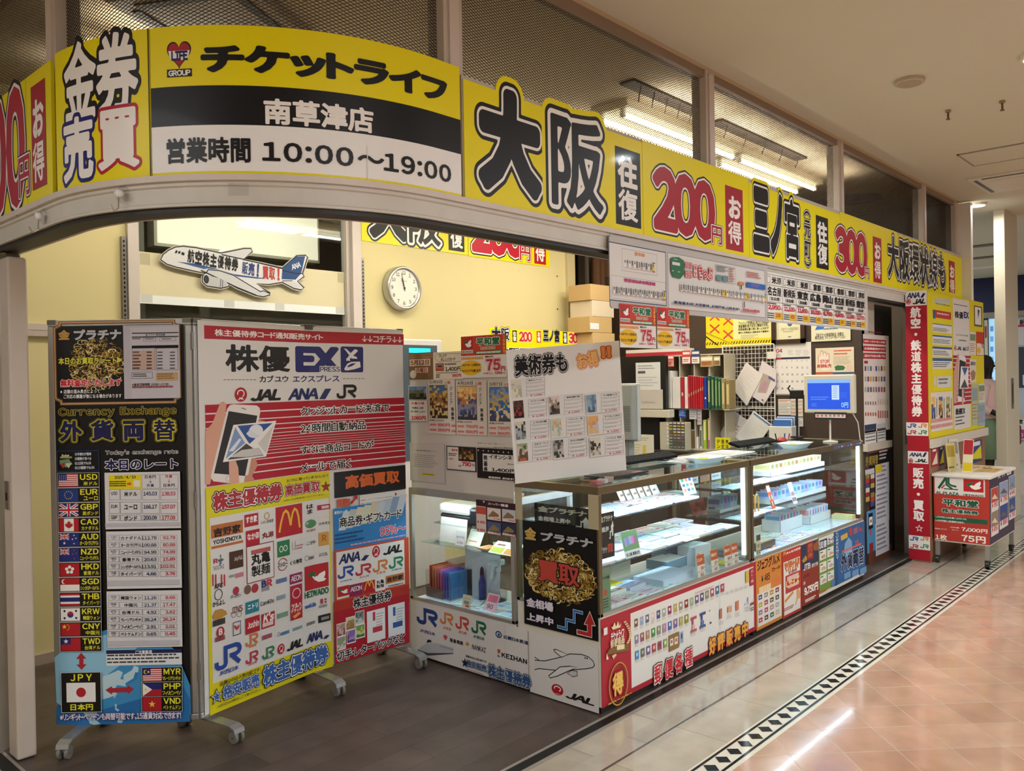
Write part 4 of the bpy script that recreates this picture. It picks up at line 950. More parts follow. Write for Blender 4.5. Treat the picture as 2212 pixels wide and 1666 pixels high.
for(b,rows,y0,dy,lab)in(((229,1148.7,393,1270),(('CAD','カナダドル','112.78','92.78'),('AUD','オーストラリアドル','100.88','80.88'),('NZD','ニュージーランドドル','94.99','74.99'),('HKD','香港ドル','20.63','15.89'),('SGD','シンガポールドル','113.91','102.91'),('THB','タイバーツ','4.66','3.76')),82,48,'white rate sheet from CAD to THB, middle of three on the black poster'),((230,1278,394,1397),(('KRW','韓国ウォン','11.26','8.66'),('RMB','中国元','21.37','17.47'),('NTD','台湾ドル','4.92','3.82'),('MYR','マレーシアリンギット','38.24','26.24'),('PHP','フィリピンペソ','2.91','2.01'),('VND','ベトナムドン','0.65','0.45')),484,48.5,'white rate sheet from KRW to VND, lowest of three on the black poster')):
 s_=lsheet(b);s_.zoom(0,1130,3.108)
 for i,(c,n_,p,q)in enumerate(rows):
  y=y0+dy*i;k=3 if y0<300 else 8
  for x0,x1 in((727,800),(802,955),(958,1065),(1075,1190)):cell((x0,y,x1,y+36))
  s_.text(c,(745,y+5,782,y+20),'55555c',.02);s_.rect((752,y+25,776,y+28),'77777c');L=min(138,30*len(n_));s_.text(n_,(880-L/2,y+8,880+L/2,y+30),'1a1a20',.025,prop=len(n_)>6,gap=.03)
  wv=17*len(p);s_.text(p,(1052-wv,y+8,1052,y+29),'24365e',.025,gap=.06);wv=17*len(q);s_.text(q,(1178-wv,y+6,1178,y+27),'b8303c',.025,gap=.06)
 s_.rect((722,y0+dy*6+18,1205,y0+dy*6+42),'bcbcc4')
 s_.build('rate_sheet',lab,'rate sheet','rate sheets on the exchange poster',PAPER)
s_=Art((P0.x+N0.x*.013,P0.y+N0.y*.013,0),U0,N0);s_.zoom(0,660,3.471);s_.slab((922,150,1352,694),'b9b5be',.0006);s_.rect((975,165,1350,690),'c2bfc8')
s_.rect((988,205,1338,207),'333');s_.rect((988,234,1338,236),'333');s_.text('金・プラチナ販売速報',(1090,212,1238,228),'3a3a40',.02,prop=True)
s_.bars((992,246,1060,262),1,'555',3);s_.frame((1072,240,1170,268),'55555a',.0012);s_.frame((1196,240,1320,266),'55555a',.0012);s_.bars((1085,248,1160,260),1,'555',4);s_.bars((1215,248,1300,260),1,'555',5)
s_.rect((988,302,1338,318),'18181c');s_.frame((988,320,1165,484),'55555a',.0015);s_.frame((1170,320,1338,484),'55555a',.0015);s_.rect((990,340,1163,482),'c0a79c')
for i in range(6):s_.bars((996,345+24*i,1060,358+24*i),1,'6a4a42',i,.9);s_.rect((1100,346+24*i,1138,356+24*i),'5a4038');s_.rect((1180,347+24*i,1220,355+24*i),'55555a');s_.rect((1275,347+24*i,1312,355+24*i),'55555a')
s_.frame((988,500,1145,546),'55555a',.0012);s_.rect((1170,505,1335,562),'bf9f72');s_.bars((1000,512,1130,540),2,'555',6);s_.bars((1180,512,1315,556),3,'7a5a3a',7)
s_.text('※査定可能時間 10:00~17:30',(992,584,1265,600),'3a3a40',.02,prop=True);s_.bars((992,606,1320,616),1,'9a4a4a',8,.9)
s_.build('price_sheet','grey gold-price sheet in a clear pouch at the upper right of the black poster','price sheet',mat=PAPER)
class Fold(Art):
 def __init__(s,pts,off):
  super().__init__((0,0,0),(1,0,0),(0,-1,0));s.run=4;s.sg=[];u=0
  for p,q in zip(pts,pts[1:]):
   P,Q=Vector((*p,0)),Vector((*q,0));U=(Q-P).normalized();N=U.cross(Vector((0,0,1)));s.sg.append((P+N*off,U,N,(Q-P).length,u));u+=(Q-P).length
  s.total=u;s.brk=(s.sg[1][4],)
 def pos(s,P,n):
  P=np.asarray(P,float).reshape(-1,2);o=[]
  for u,v in P:
   g=s.sg[0]if u<s.sg[1][4]else s.sg[1];q=g[0]+g[1]*(u-g[4])+g[2]*n;o.append((q.x,q.y,v))
  return np.array(o)
 def pix(s,px,py):
  d=ray(px,py)
  for k,g in enumerate(s.sg):
   t=(g[0]-CAMP).dot(g[2])/d.dot(g[2]);p=CAMP+d*t;u=(p-g[0]).dot(g[1])
   if u<=g[3]or k==len(s.sg)-1:return u+g[4],p.z
a=Fold((PB,PC,PD),.004)
a.slabuv(.022,BZ+.012,a.total-.012,BT-.006,'dddcdb',.0012)
a.zoom(420,680,3.967)
a.rect((82,90,1794,260),'b0182c');a.text('株主優待券コード通知販売サイト',(172,122,1105,220),'f1efee',.025,prop=True,gap=.06);a.text('↓↓コチラ↓↓',(1435,176,1780,244),'f1efee',.01,prop=True)
a.text('株優',(252,243,828,498),'131316',.062);a.text('EX',(862,268,1245,492),'20286e',.075,gap=-.02);a.rect((1072,440,1252,494),'dddcdb');a.text('PRESS',(1076,446,1248,488),'20286e',.02,gap=.05)
a.poly([(1262,272),(1436,276),(1446,290),(1446,482),(1438,494),(1264,495),(1254,484),(1252,286)],'22296f')
g=lambda L:a.poly(L,'eceae8')
g([(1278,290),(1300,292),(1340,330),(1330,352),(1290,300)]);g([(1338,330),(1372,296),(1392,300),(1400,312),(1350,362),(1320,392),(1300,398),(1310,370)]);g([(1345,350),(1388,360),(1396,378),(1345,376)]);g([(1300,372),(1330,384),(1336,398),(1302,388)])
g([(1284,462),(1310,420),(1345,404),(1418,402),(1424,450),(1370,468),(1310,478),(1288,476)]);a.poly([(1310,440),(1345,418),(1385,416),(1350,440),(1315,452)],'22296f')
a.text('カブユウ',(556,522,806,577),'16161a',.02,prop=True,gap=.14);a.text('エクスプレス',(842,520,1243,574),'20286e',.02,prop=True,gap=.14)
for k in range(9):a.rect((248+32*k,556,270+32*k,560),'333')
for k in range(6):a.rect((1272+32*k,545,1293+32*k,549),'333')
jalmark(a,(342,624,450,744));jal(a,(478,642,740,734));ana(a,(800,634,1172,724));jr(a,(1216,604,1390,712),'1a1a1c',.2)
q=a.box((90,774,1806,1266));a.rectuv(*q,'ad1a2e');H=q[3]-q[1]
for f_,k in((.11,.018),(.21,.014),(.29,.013),(.355,.011),(.41,.009),(.455,.007),(.493,.006),(.528,.005),(.56,.005),(.592,.006),(.63,.007),(.675,.009),(.735,.011),(.81,.013),(.9,.016)):a.rectuv(q[0],q[3]-H*(f_+k/2),q[2],q[3]-H*(f_-k/2),'e3dcdb')
SK='d9a58f';sk='c98f7a'
a.poly([(90,1000),(150,930),(215,760),(245,742),(272,770),(255,900),(160,1330),(130,1455),(92,1455)],SK);a.poly([(480,920),(560,905),(625,920),(600,960),(520,990)],SK);a.poly([(460,1240),(520,1230),(540,1290),(470,1420),(440,1420)],sk)
a.poly([(300,775),(330,768),(530,778),(556,800),(560,840),(452,1400),(430,1446),(400,1456),(160,1428),(138,1400),(140,1370),(275,810)],'e6e2df');a.poly([(290,826),(536,866),(430,1382),(164,1360)],'2b2a2e');a.line([(400,800),(440,812)],.004,'77757a');a.ring((262,1380,312,1430),'b9b4b2',.003)
a.poly([(330,945),(698,908),(610,1216),(240,1264)],'ebeae9');a.poly([(366,952),(666,928),(468,1108)],'31569c');a.poly([(346,966),(430,1100),(264,1236)],'7f9ccb');a.poly([(440,1104),(590,1206),(280,1244)],'4a4846');a.poly([(672,950),(610,1190),(540,1105)],'cfcdca')
a.ell((462,945,585,1050),'e3e6ee');a.poly([(440,1020),(470,985),(560,1040),(520,1060),(470,1050)],'d8dde8');a.poly([(300,1222),(400,1160),(550,1140),(590,1200),(440,1220)],'cbc9c6');a.poly([(290,1170),(380,1060),(400,1070),(330,1170)],'dfe5ef')
a.poly([(292,1255),(348,1248),(372,1310),(380,1440),(300,1456),(292,1330)],'dba892');a.poly([(430,1380),(480,1365),(515,1420),(420,1440)],sk)
for s__,b_ in(('クレジットカード決済で',(905,790,1670,832)),('24時間自動納品',(905,938,1465,982)),('すぐに商品コードが',(907,1125,1535,1146)),('メールで届く',(905,1278,1340,1306))):a.text(s__,b_,'17171a',.02,out=((.085,'efedec'),),prop=True,gap=.1)
a.rect((1193,1352,1808,1492),'141216');a.text('高価買取',(1287,1378,1754,1438),'d9672a',.045)
a.z=(0,0,1);a.rect((443,1054,718.5,1439.5),'d9cf16')
a.zoom(420,680,3.967)
a.text('株主優待券',(150,1528,750,1588),'a8222e',.05,out=((.085,'f3e9e6'),(.14,'141216')));a.text('高価買取',(772,1462,1072,1512),'a8222e',.035,out=((.075,'f3e9e6'),(.12,'141216')));a.star(1122,1474,44,'141216');a.star(1122,1474,34,'a8222e')
a.text('おうちに眠っていませんか?',(785,1412,1140,1392),'3a3020',.015,prop=True);a.text('※他にも多数取扱いがございます。',(758,1588,1112,1546),'5a5220',.01,prop=True)
a.zoom(420,1060,2.872);a.rect((90,172,846,930),'dad9d8')
for k in range(1,8):
 q=a.box((90,172,846,930));y=q[1]+(q[3]-q[1])*k/8;a.rectuv(q[0],y,q[2],y+.0008,'c3c2c1');x=q[0]+(q[2]-q[0])*k/8;a.rectuv(x,q[1],x+.0008,q[3],'c3c2c1')
TX=lambda t,b,c,w=.04,**k:a.text(t,b,c,w,**k)
a.rect((97,218,298,322),'b86a34');a.rect((97,300,298,306),'dcdad8');TX('吉野家',(112,236,284,258),'23180f',.055);TX('YOSHINOYA',(110,308,288,300),'161616',.05)
a.rect((304,152,392,212),'b0202c');TX('すき家',(314,162,384,192),'efeae6');a.ring((427,137,462,176),'c9a03a',.005);TX('CoCo壱番屋',(406,188,486,194),'77756f',.02,prop=True)
a.rect((498,106,666,262),'b21c28')
a.line([(522,260),(532,200),(548,140),(562,124),(576,138),(586,180),(592,215)],.011,'e9b53a');a.line([(592,215),(596,180),(604,138),(616,112),(630,122),(640,160),(648,228)],.011,'e9b53a')
TX('はま',(690,88,735,140),'222',.03,vert=True);a.rect((757,92,838,112),'a82440');a.bars((785,96,830,108),1,'e9d9dc',3,.9,False)
a.rect((313,252,400,330),'b0182c');TX('なか卯',(322,268,396,296),'efeae6',.03);TX('丸源',(414,262,488,284),'8a2a22',.05);a.ell((682,186,752,226),'4f8a5e');a.bars((690,200,745,212),1,'e4d8d4',4,.9,False);TX('サイゼリヤ',(690,244,748,250),'a8283a',.03,prop=True);TX('○サガミ',(768,198,836,206),'333',.03)
TX('R',(112,425,140,448),'b0303c',.05);TX('1',(150,398,166,428),'2a7a6a',.05);TX('F',(150,436,168,462),'2c5fa0',.05);a.rect((140,428,175,432),'666');TX('SOZAI',(112,470,180,480),'8a8a88',.01)
a.rect((210,382,298,470),'4a3226');TX('Joyfull',(240,410,294,430),'d9d0c8',.02)
q=a.box((315,348,490,536));a.rectuv(*q,'8a2a3a');a.rectuv(q[0]+.004,q[1]+.004,q[2]-.004,q[3]-.004,'dedcda');TX('丸亀',(345,392,466,438),'17171a',.045);TX('製麺',(345,470,466,510),'17171a',.045);a.rect((345,372,466,372),'b05a5a')
a.rect((508,318,586,398),'2f7a4c');a.ring((520,345,545,380),'e2e6e2',.004);a.ring((545,340,572,372),'e2e6e2',.004);a.rect((765,262,830,334),'cf9c4a');TX('R',(785,275,815,310),'b0702a',.05)
for x_ in(600,):a.line([(602,320),(602,365),(620,362),(620,312)],.002,'777');a.bars((625,338,672,360),2,'c08a90',3,.6)
TX('こびや',(692,318,748,328),'444',.02)
for k in range(5):a.rect((104+18*k,520,113+18*k,590),'b3283a')if k in(0,1,3,4)else None
TX('KFC',(118,582,172,598),'1a1a1a',.05,skew=.2);a.rect((248,515,298,530),'c07a8a');a.bars((210,525,245,535),1,'999',4,.9)
a.ring((510,426,572,488),'b03040',.0035,a0=20,a1=160);a.ring((510,426,572,488),'b03040',.0035,a0=200,a1=340);TX('スシロー',(510,452,572,462),'222',.03);TX('くら寿司',(588,436,660,446),'333',.03);a.ring((678,406,704,432),'888',.002);a.bars((704,410,745,424),1,'777',5,.8);TX('ふじ丸',(765,388,822,400),'777',.03)
TX('B',(410,560,440,596),'26357e',.06);TX('R',(442,552,476,588),'c4364e',.06);a.bars((412,602,474,612),1,'999',6,.9);a.bars((500,552,575,562),1,'5a7ab0',7,.9)
a.rect((585,522,662,562),'8a2456');TX('AEON',(592,532,656,550),'ecdfe6',.02,gap=0);dove(a,(677,474,828,588));TX('HEIWADO',(677,632,828,634),'1f6b45',.05)
a.ring((116,616,168,672),'222',.003);TX('からよし',(106,692,184,702),'222',.035);a.ell((232,600,270,640),'b0304a');TX('バーミヤン',(216,650,282,656),'333',.03,prop=True);a.ell((302,590,344,636),'7a5a4a');a.ell((348,582,390,626),'a83440')
a.bars((504,655,562,668),1,'8aa0b0',8,.9);a.rect((587,594,662,674),'b0203a');a.ell((598,610,652,660),'d9b8b8');a.ell((604,616,646,655),'b0203a')
a.poly([(104,780),(125,740),(160,732),(188,745),(196,765),(150,795),(112,802)],'b98a3a');a.bars((106,808,196,822),1,'333',9,.9);TX('JINS',(218,726,292,744),'77222a',.015);a.ring((222,756,252,782),'777',.002);a.ring((256,752,286,778),'777',.002)
a.rect((310,694,393,744),'2a7f92');TX('ニトリ',(322,708,386,722),'eef2f2',.045);TX('Can★Do',(402,688,486,692),'333',.02);a.rect((588,694,662,784),'b3202e');TX('ツルハ',(594,706,656,718),'f0e6e4',.045);TX('ドラッグ',(594,738,656,742),'f0e6e4',.04);a.poly([(600,780),(640,750),(652,760),(615,792)],'e0a04a')
TX('welcia',(678,708,748,714),'2c5fb0',.06);a.rect((776,672,792,698),'b03a50');a.rect((802,668,814,676),'b03a50');a.rect((802,684,814,692),'b03a50');a.bars((768,710,825,716),1,'999',9,.9)
a.rect((308,794,398,866),'ae2432');TX('Joshin',(320,816,392,836),'f0e6e4',.03);a.rect((408,768,490,834),'a82a32');TX("K's",(416,762,486,800),'f0e6e4',.055,skew=.2);a.bars((414,824,486,828),1,'e9d5d5',3,.9)
a.ell((128,850,178,902),'a83040');TX('B',(142,858,166,890),'efe6e4',.05);a.bars((120,912,186,922),1,'8a3a40',4,.9);a.frame((230,818,280,886),'2a3468',.003);a.poly([(240,830),(255,845),(270,828),(270,845),(255,865),(240,848)],'c03a48');a.bars((505,765,578,780),1,'77a08a',3,.8);a.rect((762,775,838,802),'222226');a.bars((780,785,832,795),1,'999',4,.8)
jr(a,(118,985,284,1062),'26489a',.22);TX('JR西日本',(142,1122,266,1106),'26489a',.02,prop=True);jr(a,(310,900,388,944),'d07a3c',.2);TX('JR東海',(328,958,376,962),'d07a3c',.02,prop=True);jr(a,(310,1010,388,1050),'b83646',.2);TX('JR九州',(325,1068,378,1068),'b83646',.02,prop=True);jr(a,(412,982,488,1020),'2f7f58',.2);TX('JR東日本',(420,1036,478,1032),'2f7f58',.02,prop=True)
a.bars((412,900,486,905),1,'a05060',5,.9);a.ring((505,878,522,900),'4a7ab0',.002);a.bars((526,880,584,882),1,'4a7ab0',4,.9);a.bars((602,852,664,852),1,'77a0a0',4,.9);a.bars((688,820,745,822),1,'777',4,.9)
jalmark(a,(508,956,550,1004));jal(a,(564,946,664,962));ana(a,(686,894,832,916))
TX('株主優待券',(415,1092,826,1066),'3a62a8',.045,out=((.075,'e9eef6'),(.12,'16182a')));TX('格安販売',(166,1214,394,1208),'3a62a8',.04,out=((.075,'e9eef6'),(.12,'16182a')));a.star(128,1276,46,'16182a');a.star(128,1276,36,'e9eef6');a.star(128,1276,28,'3a62a8')
TX('品薄なのは人気の証です!',(148,1186,400,1116),'4a3c18',.015,prop=True);TX('※売切れの際は、ご了承ください。',(138,1328,402,1238),'77702a',.01,prop=True)
a.rect((857,112,1306,294),'2b7fc4');a.rect((857,112,1010,22),'141216')if False else None
TX('買取',(874,55,960,96),'c8583a',.045);a.poly([(955,75),(985,45),(975,40),(1005,20),(1003,55),(995,50),(968,85)],'b8343a');a.rect((1017,30,1296,48),'e2e0de');
for k,s__ in enumerate(('弊社ホームページよりご予約で','買取レートアップできるものもあります!','詳しくはホームページをご覧ください!')):a.text(s__,(1026,38+20*k,1190+30*(k>0),12+20*k+5),'333',.015,prop=True)
a.poly([(1235,10),(1250,20),(1236,34)],'9a2a34')
for i in range(9):x_=885+44*i;y_=190-13*i;a.poly([(x_,y_+58),(x_+30,y_-62),(x_+74,y_-64),(x_+44,y_+52)],('c9d6de','b6c2c4','dcd0b8','cfd8c2','d8cbb0','c2d0da','b4c6d8','8aa4c4','c9d4e2')[i])
TX('買取の一例',(858,128,940,136),'e6eef4',.02,prop=True);TX('商品券・ギフトカード',(890,166,1276,168),'17181c',.025,out=((.085,'efefef'),),prop=True,gap=.1);TX('95%～',(1142,226,1300,254),'c62a52',.02,out=((.06,'efe6ec'),),gap=.04);a.bars((862,272,1050,310),3,'1d4f86',4,.5);a.bars((960,332,1300,280),1,'d9a0b8',3,.8,False)
a.rect((857,372,1326,690),'c04a2c');a.rect((857,690,1326,690),'b03028');a.rect((857,752,1326,938),'aa1c2c')
a.rect((870,382,1296,576),'dedcda');ana(a,(884,398,1076,432));jalmark(a,(1092,346,1142,408));jal(a,(1160,350,1280,378));
for b_,c,nm,tb in(((878,480,980,526),'26489a','JR西日本',(890,560,970,552)),((988,466,1088,508),'b83646','JR九州',(1010,532,1072,532)),((1096,440,1190,488),'d07a3c','JR東海',(1115,505,1175,508)),((1196,420,1286,466),'2f7f58','JR東日本',(1210,488,1278,484))):jr(a,b_,c,.2);a.text(nm,tb,c,.015,prop=True)
dove(a,(877,598,950,644));a.rect((950,585,1035,640),'8a2456');TX('AEON',(958,598,1028,612),'ecdfe6',.02,gap=0);a.rect((1035,566,1110,622),'b21c28');a.line([(1046,618),(1056,575),(1068,562),(1076,590)],.006,'e9b53a');a.line([(1076,590),(1084,560),(1094,564),(1104,606)],.006,'e9b53a');a.rect((1112,545,1172,612),'e4e2e0');TX('丸亀',(1118,556,1166,570),'222',.04);TX('製麺',(1118,582,1166,596),'222',.04);a.rect((1176,530,1290,552),'b86a34');TX('吉野家',(1182,538,1284,546),'23180f',.05);TX('YOSHINOYA',(1190,588,1286,574),'1a1a1a',.05)
TX('株主優待券',(974,668,1212,676),'17181c',.03,out=((.085,'efefef'),))
for i,(x_,y_)in enumerate(((873,830),(930,790),(988,755),(873,912),(935,870),(992,838))):
 a.rect((x_-2,y_-4,x_+56,y_+66),'e6e4e0');a.mosaic((x_+1,y_,x_+52,y_+60),(('b08a8a','c9b0a8','8a5a5a'),('d8d2b8','a88a5a','9a7a4a'),('4a5a5a','7a8a8a','c4ccc8'),('b48ab0','8aa07a','d8c4d0'),('8a6ab0','a88ac4','5a4a86'),('7aa04a','c4cc8a','4a7a3a'))[i],4,5,i)
a.rect((1058,750,1174,912),'e6e6ea');a.rect((1189,712,1296,878),'dfe4ec')
for x_,y_,c in((1095,752,'b83a4a'),(1220,722,'2f5aa0')):a.rect((x_,y_,x_+16,y_+50),c);a.rect((x_,y_+95,x_+60,y_+112),c);a.bars((x_+20,y_+10,x_+72,y_+80),5,'999',3,.3)
TX('切手・レターパックなど',(870,1000,1295,934),'17181c',.03,out=((.085,'efefef'),),prop=True,gap=.1)
a.build('hanging_banner','wide white ticket-shop banner full of company logos, over two leaves of the folding board','banner',mat=paint('vinyl_banner',.38,noise=.02,bump=.12,scale=5))
def carton(a,b,rz,label,name='cardboard_carton',group=None,col='b89468',tape=True):
 x0,x1=sorted((a[0],b[0]));y0,y1=sorted((a[1],b[1]));t=thing(name,label,'carton',((x0+x1)/2,(y0+y1)/2,min(a[2],b[2])),group)
 MB().box(a,b,col,rz).build('box_body',PAPER,t,bev=.004)
 c=((x0+x1)/2,(y0+y1)/2);zt=max(a[2],b[2])
 MB().box((x0+.002,c[1]-.025,zt-.06),(x1+.001,c[1]+.025,zt+.0008),'c9ab7c',rz,c).build('packing_tape',PAPER,t)
 f=MB().box((x0+.003,c[1]-.0015,zt),(x1-.003,c[1]+.0015,zt+.0014),'6a4e30',rz,c).build('lid_seam',PAPER,t)
 return t
carton((2.33,3.66,0),(2.72,3.92,.13),.1,'brown carton lying on the floor behind the white banner, right one');carton((1.98,3.62,0),(2.20,3.9,.09),-.2,'low brown carton on the floor behind the white banner, middle one');carton((1.74,3.64,0),(1.90,3.86,.04),.15,'flat folded brown carton on the floor behind the white banner, left one')
sh=thing('folding_shutter','dented pale metal accordion shutter pushed aside at the left edge','shutter',(1.06,4.0,0))
p=MB().box((1.055,3.60,.005),(1.125,3.70,1.965),'c3b8ad').box((1.07,3.62,1.965),(1.11,3.68,1.98),'6f6a64')
p.build('lead_post',paint('worn_paint',.5,.1,noise=.14,scale=6,bump=.08),sh,bev=.008)
k=MB().box((1.050,3.628,.98),(1.055,3.672,1.09),'9a9288').box((1.0485,3.643,1.015),(1.0505,3.657,1.045),'15120f');k.build('lock_plate',ALU,sh)
V=[];F=[];n=18
WORN=paint('worn_sheet',.42,.35,noise=.2,scale=5,bump=.1)
for i in range(n):
 y=3.72+i*.045;x=1.09 if i%2 else 1.03
 s1=MB().obox((x,y,.01),(.06*(-1 if i%2 else 1),.045,0),(0,0,1.94),(0,.008,0),'b7b2ac' if i%2 else 'a8a39c');s1.build('slat',WORN,sh)
for z in(.35,.95,1.6):
 for i in range(0,n,2):MB().cyl((1.028,3.715+i*.045,z),(1.028,3.73+i*.045,z),.007,c='d8d4cc',n=8).build('rivet',ALU,sh)
MB().box((1.045,3.62,1.98),(1.075,3.66,2.0),'2d2a28').box((1.02,3.75,1.95),(1.035,4.4,1.97),'b9b4ae').build('hanger_bar',ALU,sh)
FY,SX=2.135,2.870
OLIVE='7d735a';CREAMF='b3aa8c'
def panel(mb,a,b):mb.box(a,b,'fff')
def showcase(name,label,x0,x1,y0,y1,zb,zt,front,frame,shelves,led=None,base='d9d4c8',endcol=None):
 """glass case: closed base, posts, rails, panes, shelves. front 'y' faces the corridor, 'x' faces the shop floor"""
 t=thing('glass_showcase',label,'display case',((x0+x1)/2,(y0+y1)/2,0),'glass display counters');e=.012
 MB().box((x0+e,y0+e,.0),(x1-e,y1-e,.03),'1c1a18').build('plinth',PAINT,t)
 MB().box((x0+.003,y0+.003,.03),(x1-.003,y1-.003,zb),base).build('base_cabinet',PAINT,t,bev=.003)
 MB().box((x0+.02,y0+.02,zb),(x1-.02,y1-.02,zb+.006),'c9d2da').build('display_floor',PAINT,t)
 w=.022
 for px_,py_ in((x0,y0),(x1-w,y0),(x0,y1-w),(x1-w,y1-w)):MB().box((px_,py_,zb),(px_+w,py_+w,zt-.035),frame).build('corner_post',ALU,t,bev=.002)
 for a,b in(((x0,y0,zt-.035),(x1,y0+.025,zt)),((x0,y1-.025,zt-.035),(x1,y1,zt)),((x0,y0+.025,zt-.035),(x0+.025,y1-.025,zt)),((x1-.025,y0+.025,zt-.035),(x1,y1-.025,zt))):MB().box(a,b,frame).build('top_rail',ALU,t,bev=.002)
 for a,b in(((x0,y0,zb),(x1,y0+.014,zb+.014)),((x0,y0+.014,zb),(x0+.014,y1,zb+.014))):MB().box(a,b,'b9b6ae').build('bottom_rail',ALU,t)
 MB().box((x0+.025,y0+.025,zt-.010),(x1-.025,y1-.025,zt-.002),'fff').build('top_glass',SHELFGLASS,t)
 for a,b in(((x0+w,y0+.006,zb+.014),(x1-w,y0+.011,zt-.035)),((x0+.006,y0+w,zb+.014),(x0+.011,y1-w,zt-.035)),((x1-.011,y0+w,zb+.014),(x1-.006,y1-w,zt-.035))):MB().box(a,b,'fff').build('glass_pane',GLASS,t)
 for(sx0,sx1,sy0,sy1,z)in shelves:
  MB().box((sx0,sy0,z-.006),(sx1,sy1,z),'fff').build('glass_shelf',SHELFGLASS,t)
  for bx in((sx0+.15,sx1-.15)if front=='y' else(sx0+.1,)):
   MB().box((bx-.006,y1-.045,z-.02),(bx+.006,y1-.03,z-.007),'c9ccd0').build('shelf_bracket',ALU,t)
 return t
LEDM=emit('case_led','fff',1.0)
caseN=showcase('c','long glass counter nearest the corner, over the red stamp poster',SX,4.272,FY,2.62,.42,.985,'y',OLIVE,((2.90,4.23,2.27,2.59,.80),(2.90,4.25,2.165,2.59,.625)))
caseF=showcase('c','glass counter further along the corridor, over the small gift-card posters',4.292,6.01,FY,2.62,.42,.985,'y',OLIVE,((4.33,5.95,2.27,2.59,.80),(4.33,5.95,2.22,2.59,.625)))
caseB=showcase('c','lower glass case facing the wood floor, over the white railway-logo panel',SX,3.32,2.632,3.385,.30,.892,'x','b4b2ac',((2.93,3.28,2.66,3.36,.60),),base='dcdad4')
for x,t,y1 in((4.235,caseN,2.17),(5.965,caseF,2.17)):
 MB().box((x,2.152,.46),(x+.022,2.172,.945),'eef4ff').build('led_strip',LEDM,t)
for t,x0,x1 in((caseN,2.92,4.22),(caseF,4.34,5.94)):
 MB().box((x0,2.148,.952),(x1,2.158,.962),'e8f1ff').build('led_strip',LEDM,t)
 area('case_light',((x0+x1)/2,2.21,.93),x1-x0,8.5,COOL,(.5,0,0),sy=.04)
MB().box((2.884,2.68,.862),(2.894,3.34,.87),'e8f1ff').build('led_strip',LEDM,caseB)
area('case_light',(2.93,3.0,.84),.04,2,COOL,(0,-.5,0),sy=.62)
MB().box((5.425,2.139,.434),(5.437,2.15,.95),'dfe4ea').build('glass_joint',FILM,caseF)
a=artY(FY-.0005);a.meters();a.slabuv(5.46,.954,5.99,.982,'4a5568',.0004)
for i in range(9):a.rectuv(5.49+.055*i,.962,5.525+.055*i,.974,('8a4a5a','5a78a8','b0a0b0')[i%3])
a.build('edge_strip',parent=caseF)
a=artX(SX-.0005);a.meters()
def U_(y):return-y
a.slabuv(-2.62,.80,-2.575,.95,CREAMF,.0004);a.build('end_frame',parent=caseN);a=artX(SX-.0005);a.meters();a.slabuv(-2.19,.80,-FY,.95,CREAMF,.0004);a.build('end_frame',parent=caseN)
a=artY(FY-.0012);a.zoom(1280,1180,4.271)
q=(2.872,.032,4.318,.414);a.slabuv(*q,'a81e2e',.001)
a.rectuv(3.095,.055,4.295,.392,'dcdad6')
a.n+=STEP
STP=('6a5230','8aa0c8','5a6478','d8c4c0','3a4a9a','9aa890','8a2a5a','b0a04a','9a8a6a','8a2a34','8ab08a','6a5a78','5a4a78','7a8a78','b04a5a','3a6a8a','b03a5a')
for i in range(17):
 x0,y0=(384+51.5*i,686-19.8*i)if i<10 else(897+47*(i-10),488-21*(i-10));a.rect((x0,y0-8,x0+34,y0+52),STP[i]);a.rect((x0+8,y0+6,x0+24,y0+26),('e6dcc8','c9b0a0','dfe4ec')[i%3]);a.bars((x0,y0+66,x0+38,y0+86),3,'a5a19c',i,.35)
for i in range(10):
 x0,y0=388+51*i,832-21*i;a.rect((x0,y0-6,x0+34,y0+58),('8a7aa0','9a4a6a','b08a5a','3f8a4a','7a8a78','b07a9a','3a6ab8','7a5aa0','a8a848','8a8a2a')[i]);a.rect((x0+7,y0+4,x0+22,y0+28),('e0d8d0','c8c890','b8a8c8')[i%3]);a.bars((x0,y0+72,x0+38,y0+90),3,'a5a19c',i+20,.35)
for i in range(6):
 x0,y0=390+52*i,975-22*i;a.rect((x0,y0-4,x0+34,y0+62),('4a8ab8','5a6a6a','7a5a9a','b03a4a','9a4a5a','8aa05a')[i]);a.rect((x0+6,y0+12,x0+24,y0+36),('9ac8e0','aab0a8','e8e4ec','e6b0b0','7a2a4a','d8dcb0')[i]);a.bars((x0,y0+74,x0+38,y0+90),3,'a5a19c',i+40,.35)
a.rect((698,825,790,935),'8a6a3a');a.rect((708,860,738,910),'e0d4c4');a.rect((750,842,780,895),'e0d4c4');a.rect((715,870,730,892),'a85a5a');a.rect((757,852,772,878),'a85a5a');a.rect((794,785,838,900),'cfd4dc');a.rect((800,795,830,885),'8aa0b8');a.rect((808,810,822,850),'3a4a5a')
for x0,y0,c in((902,660,'b04a5a'),(985,620,'3a4a8a')):
 a.rect((x0,y0,x0+52,y0+4),c);a.rect((x0+10,y0+16,x0+24,y0+60),c);a.rect((x0+10,y0+70,x0+36,y0+110),'d8a8a8' if c=='b04a5a' else '5a70a8');a.rect((x0,y0+118,x0+52,y0+121),c);a.bars((x0,y0+135,x0+48,y0+160),3,'a5a19c',7,.35)
a.rect((1072,590,1078,600),'222');a.rect((1078,700,1090,712),'222');
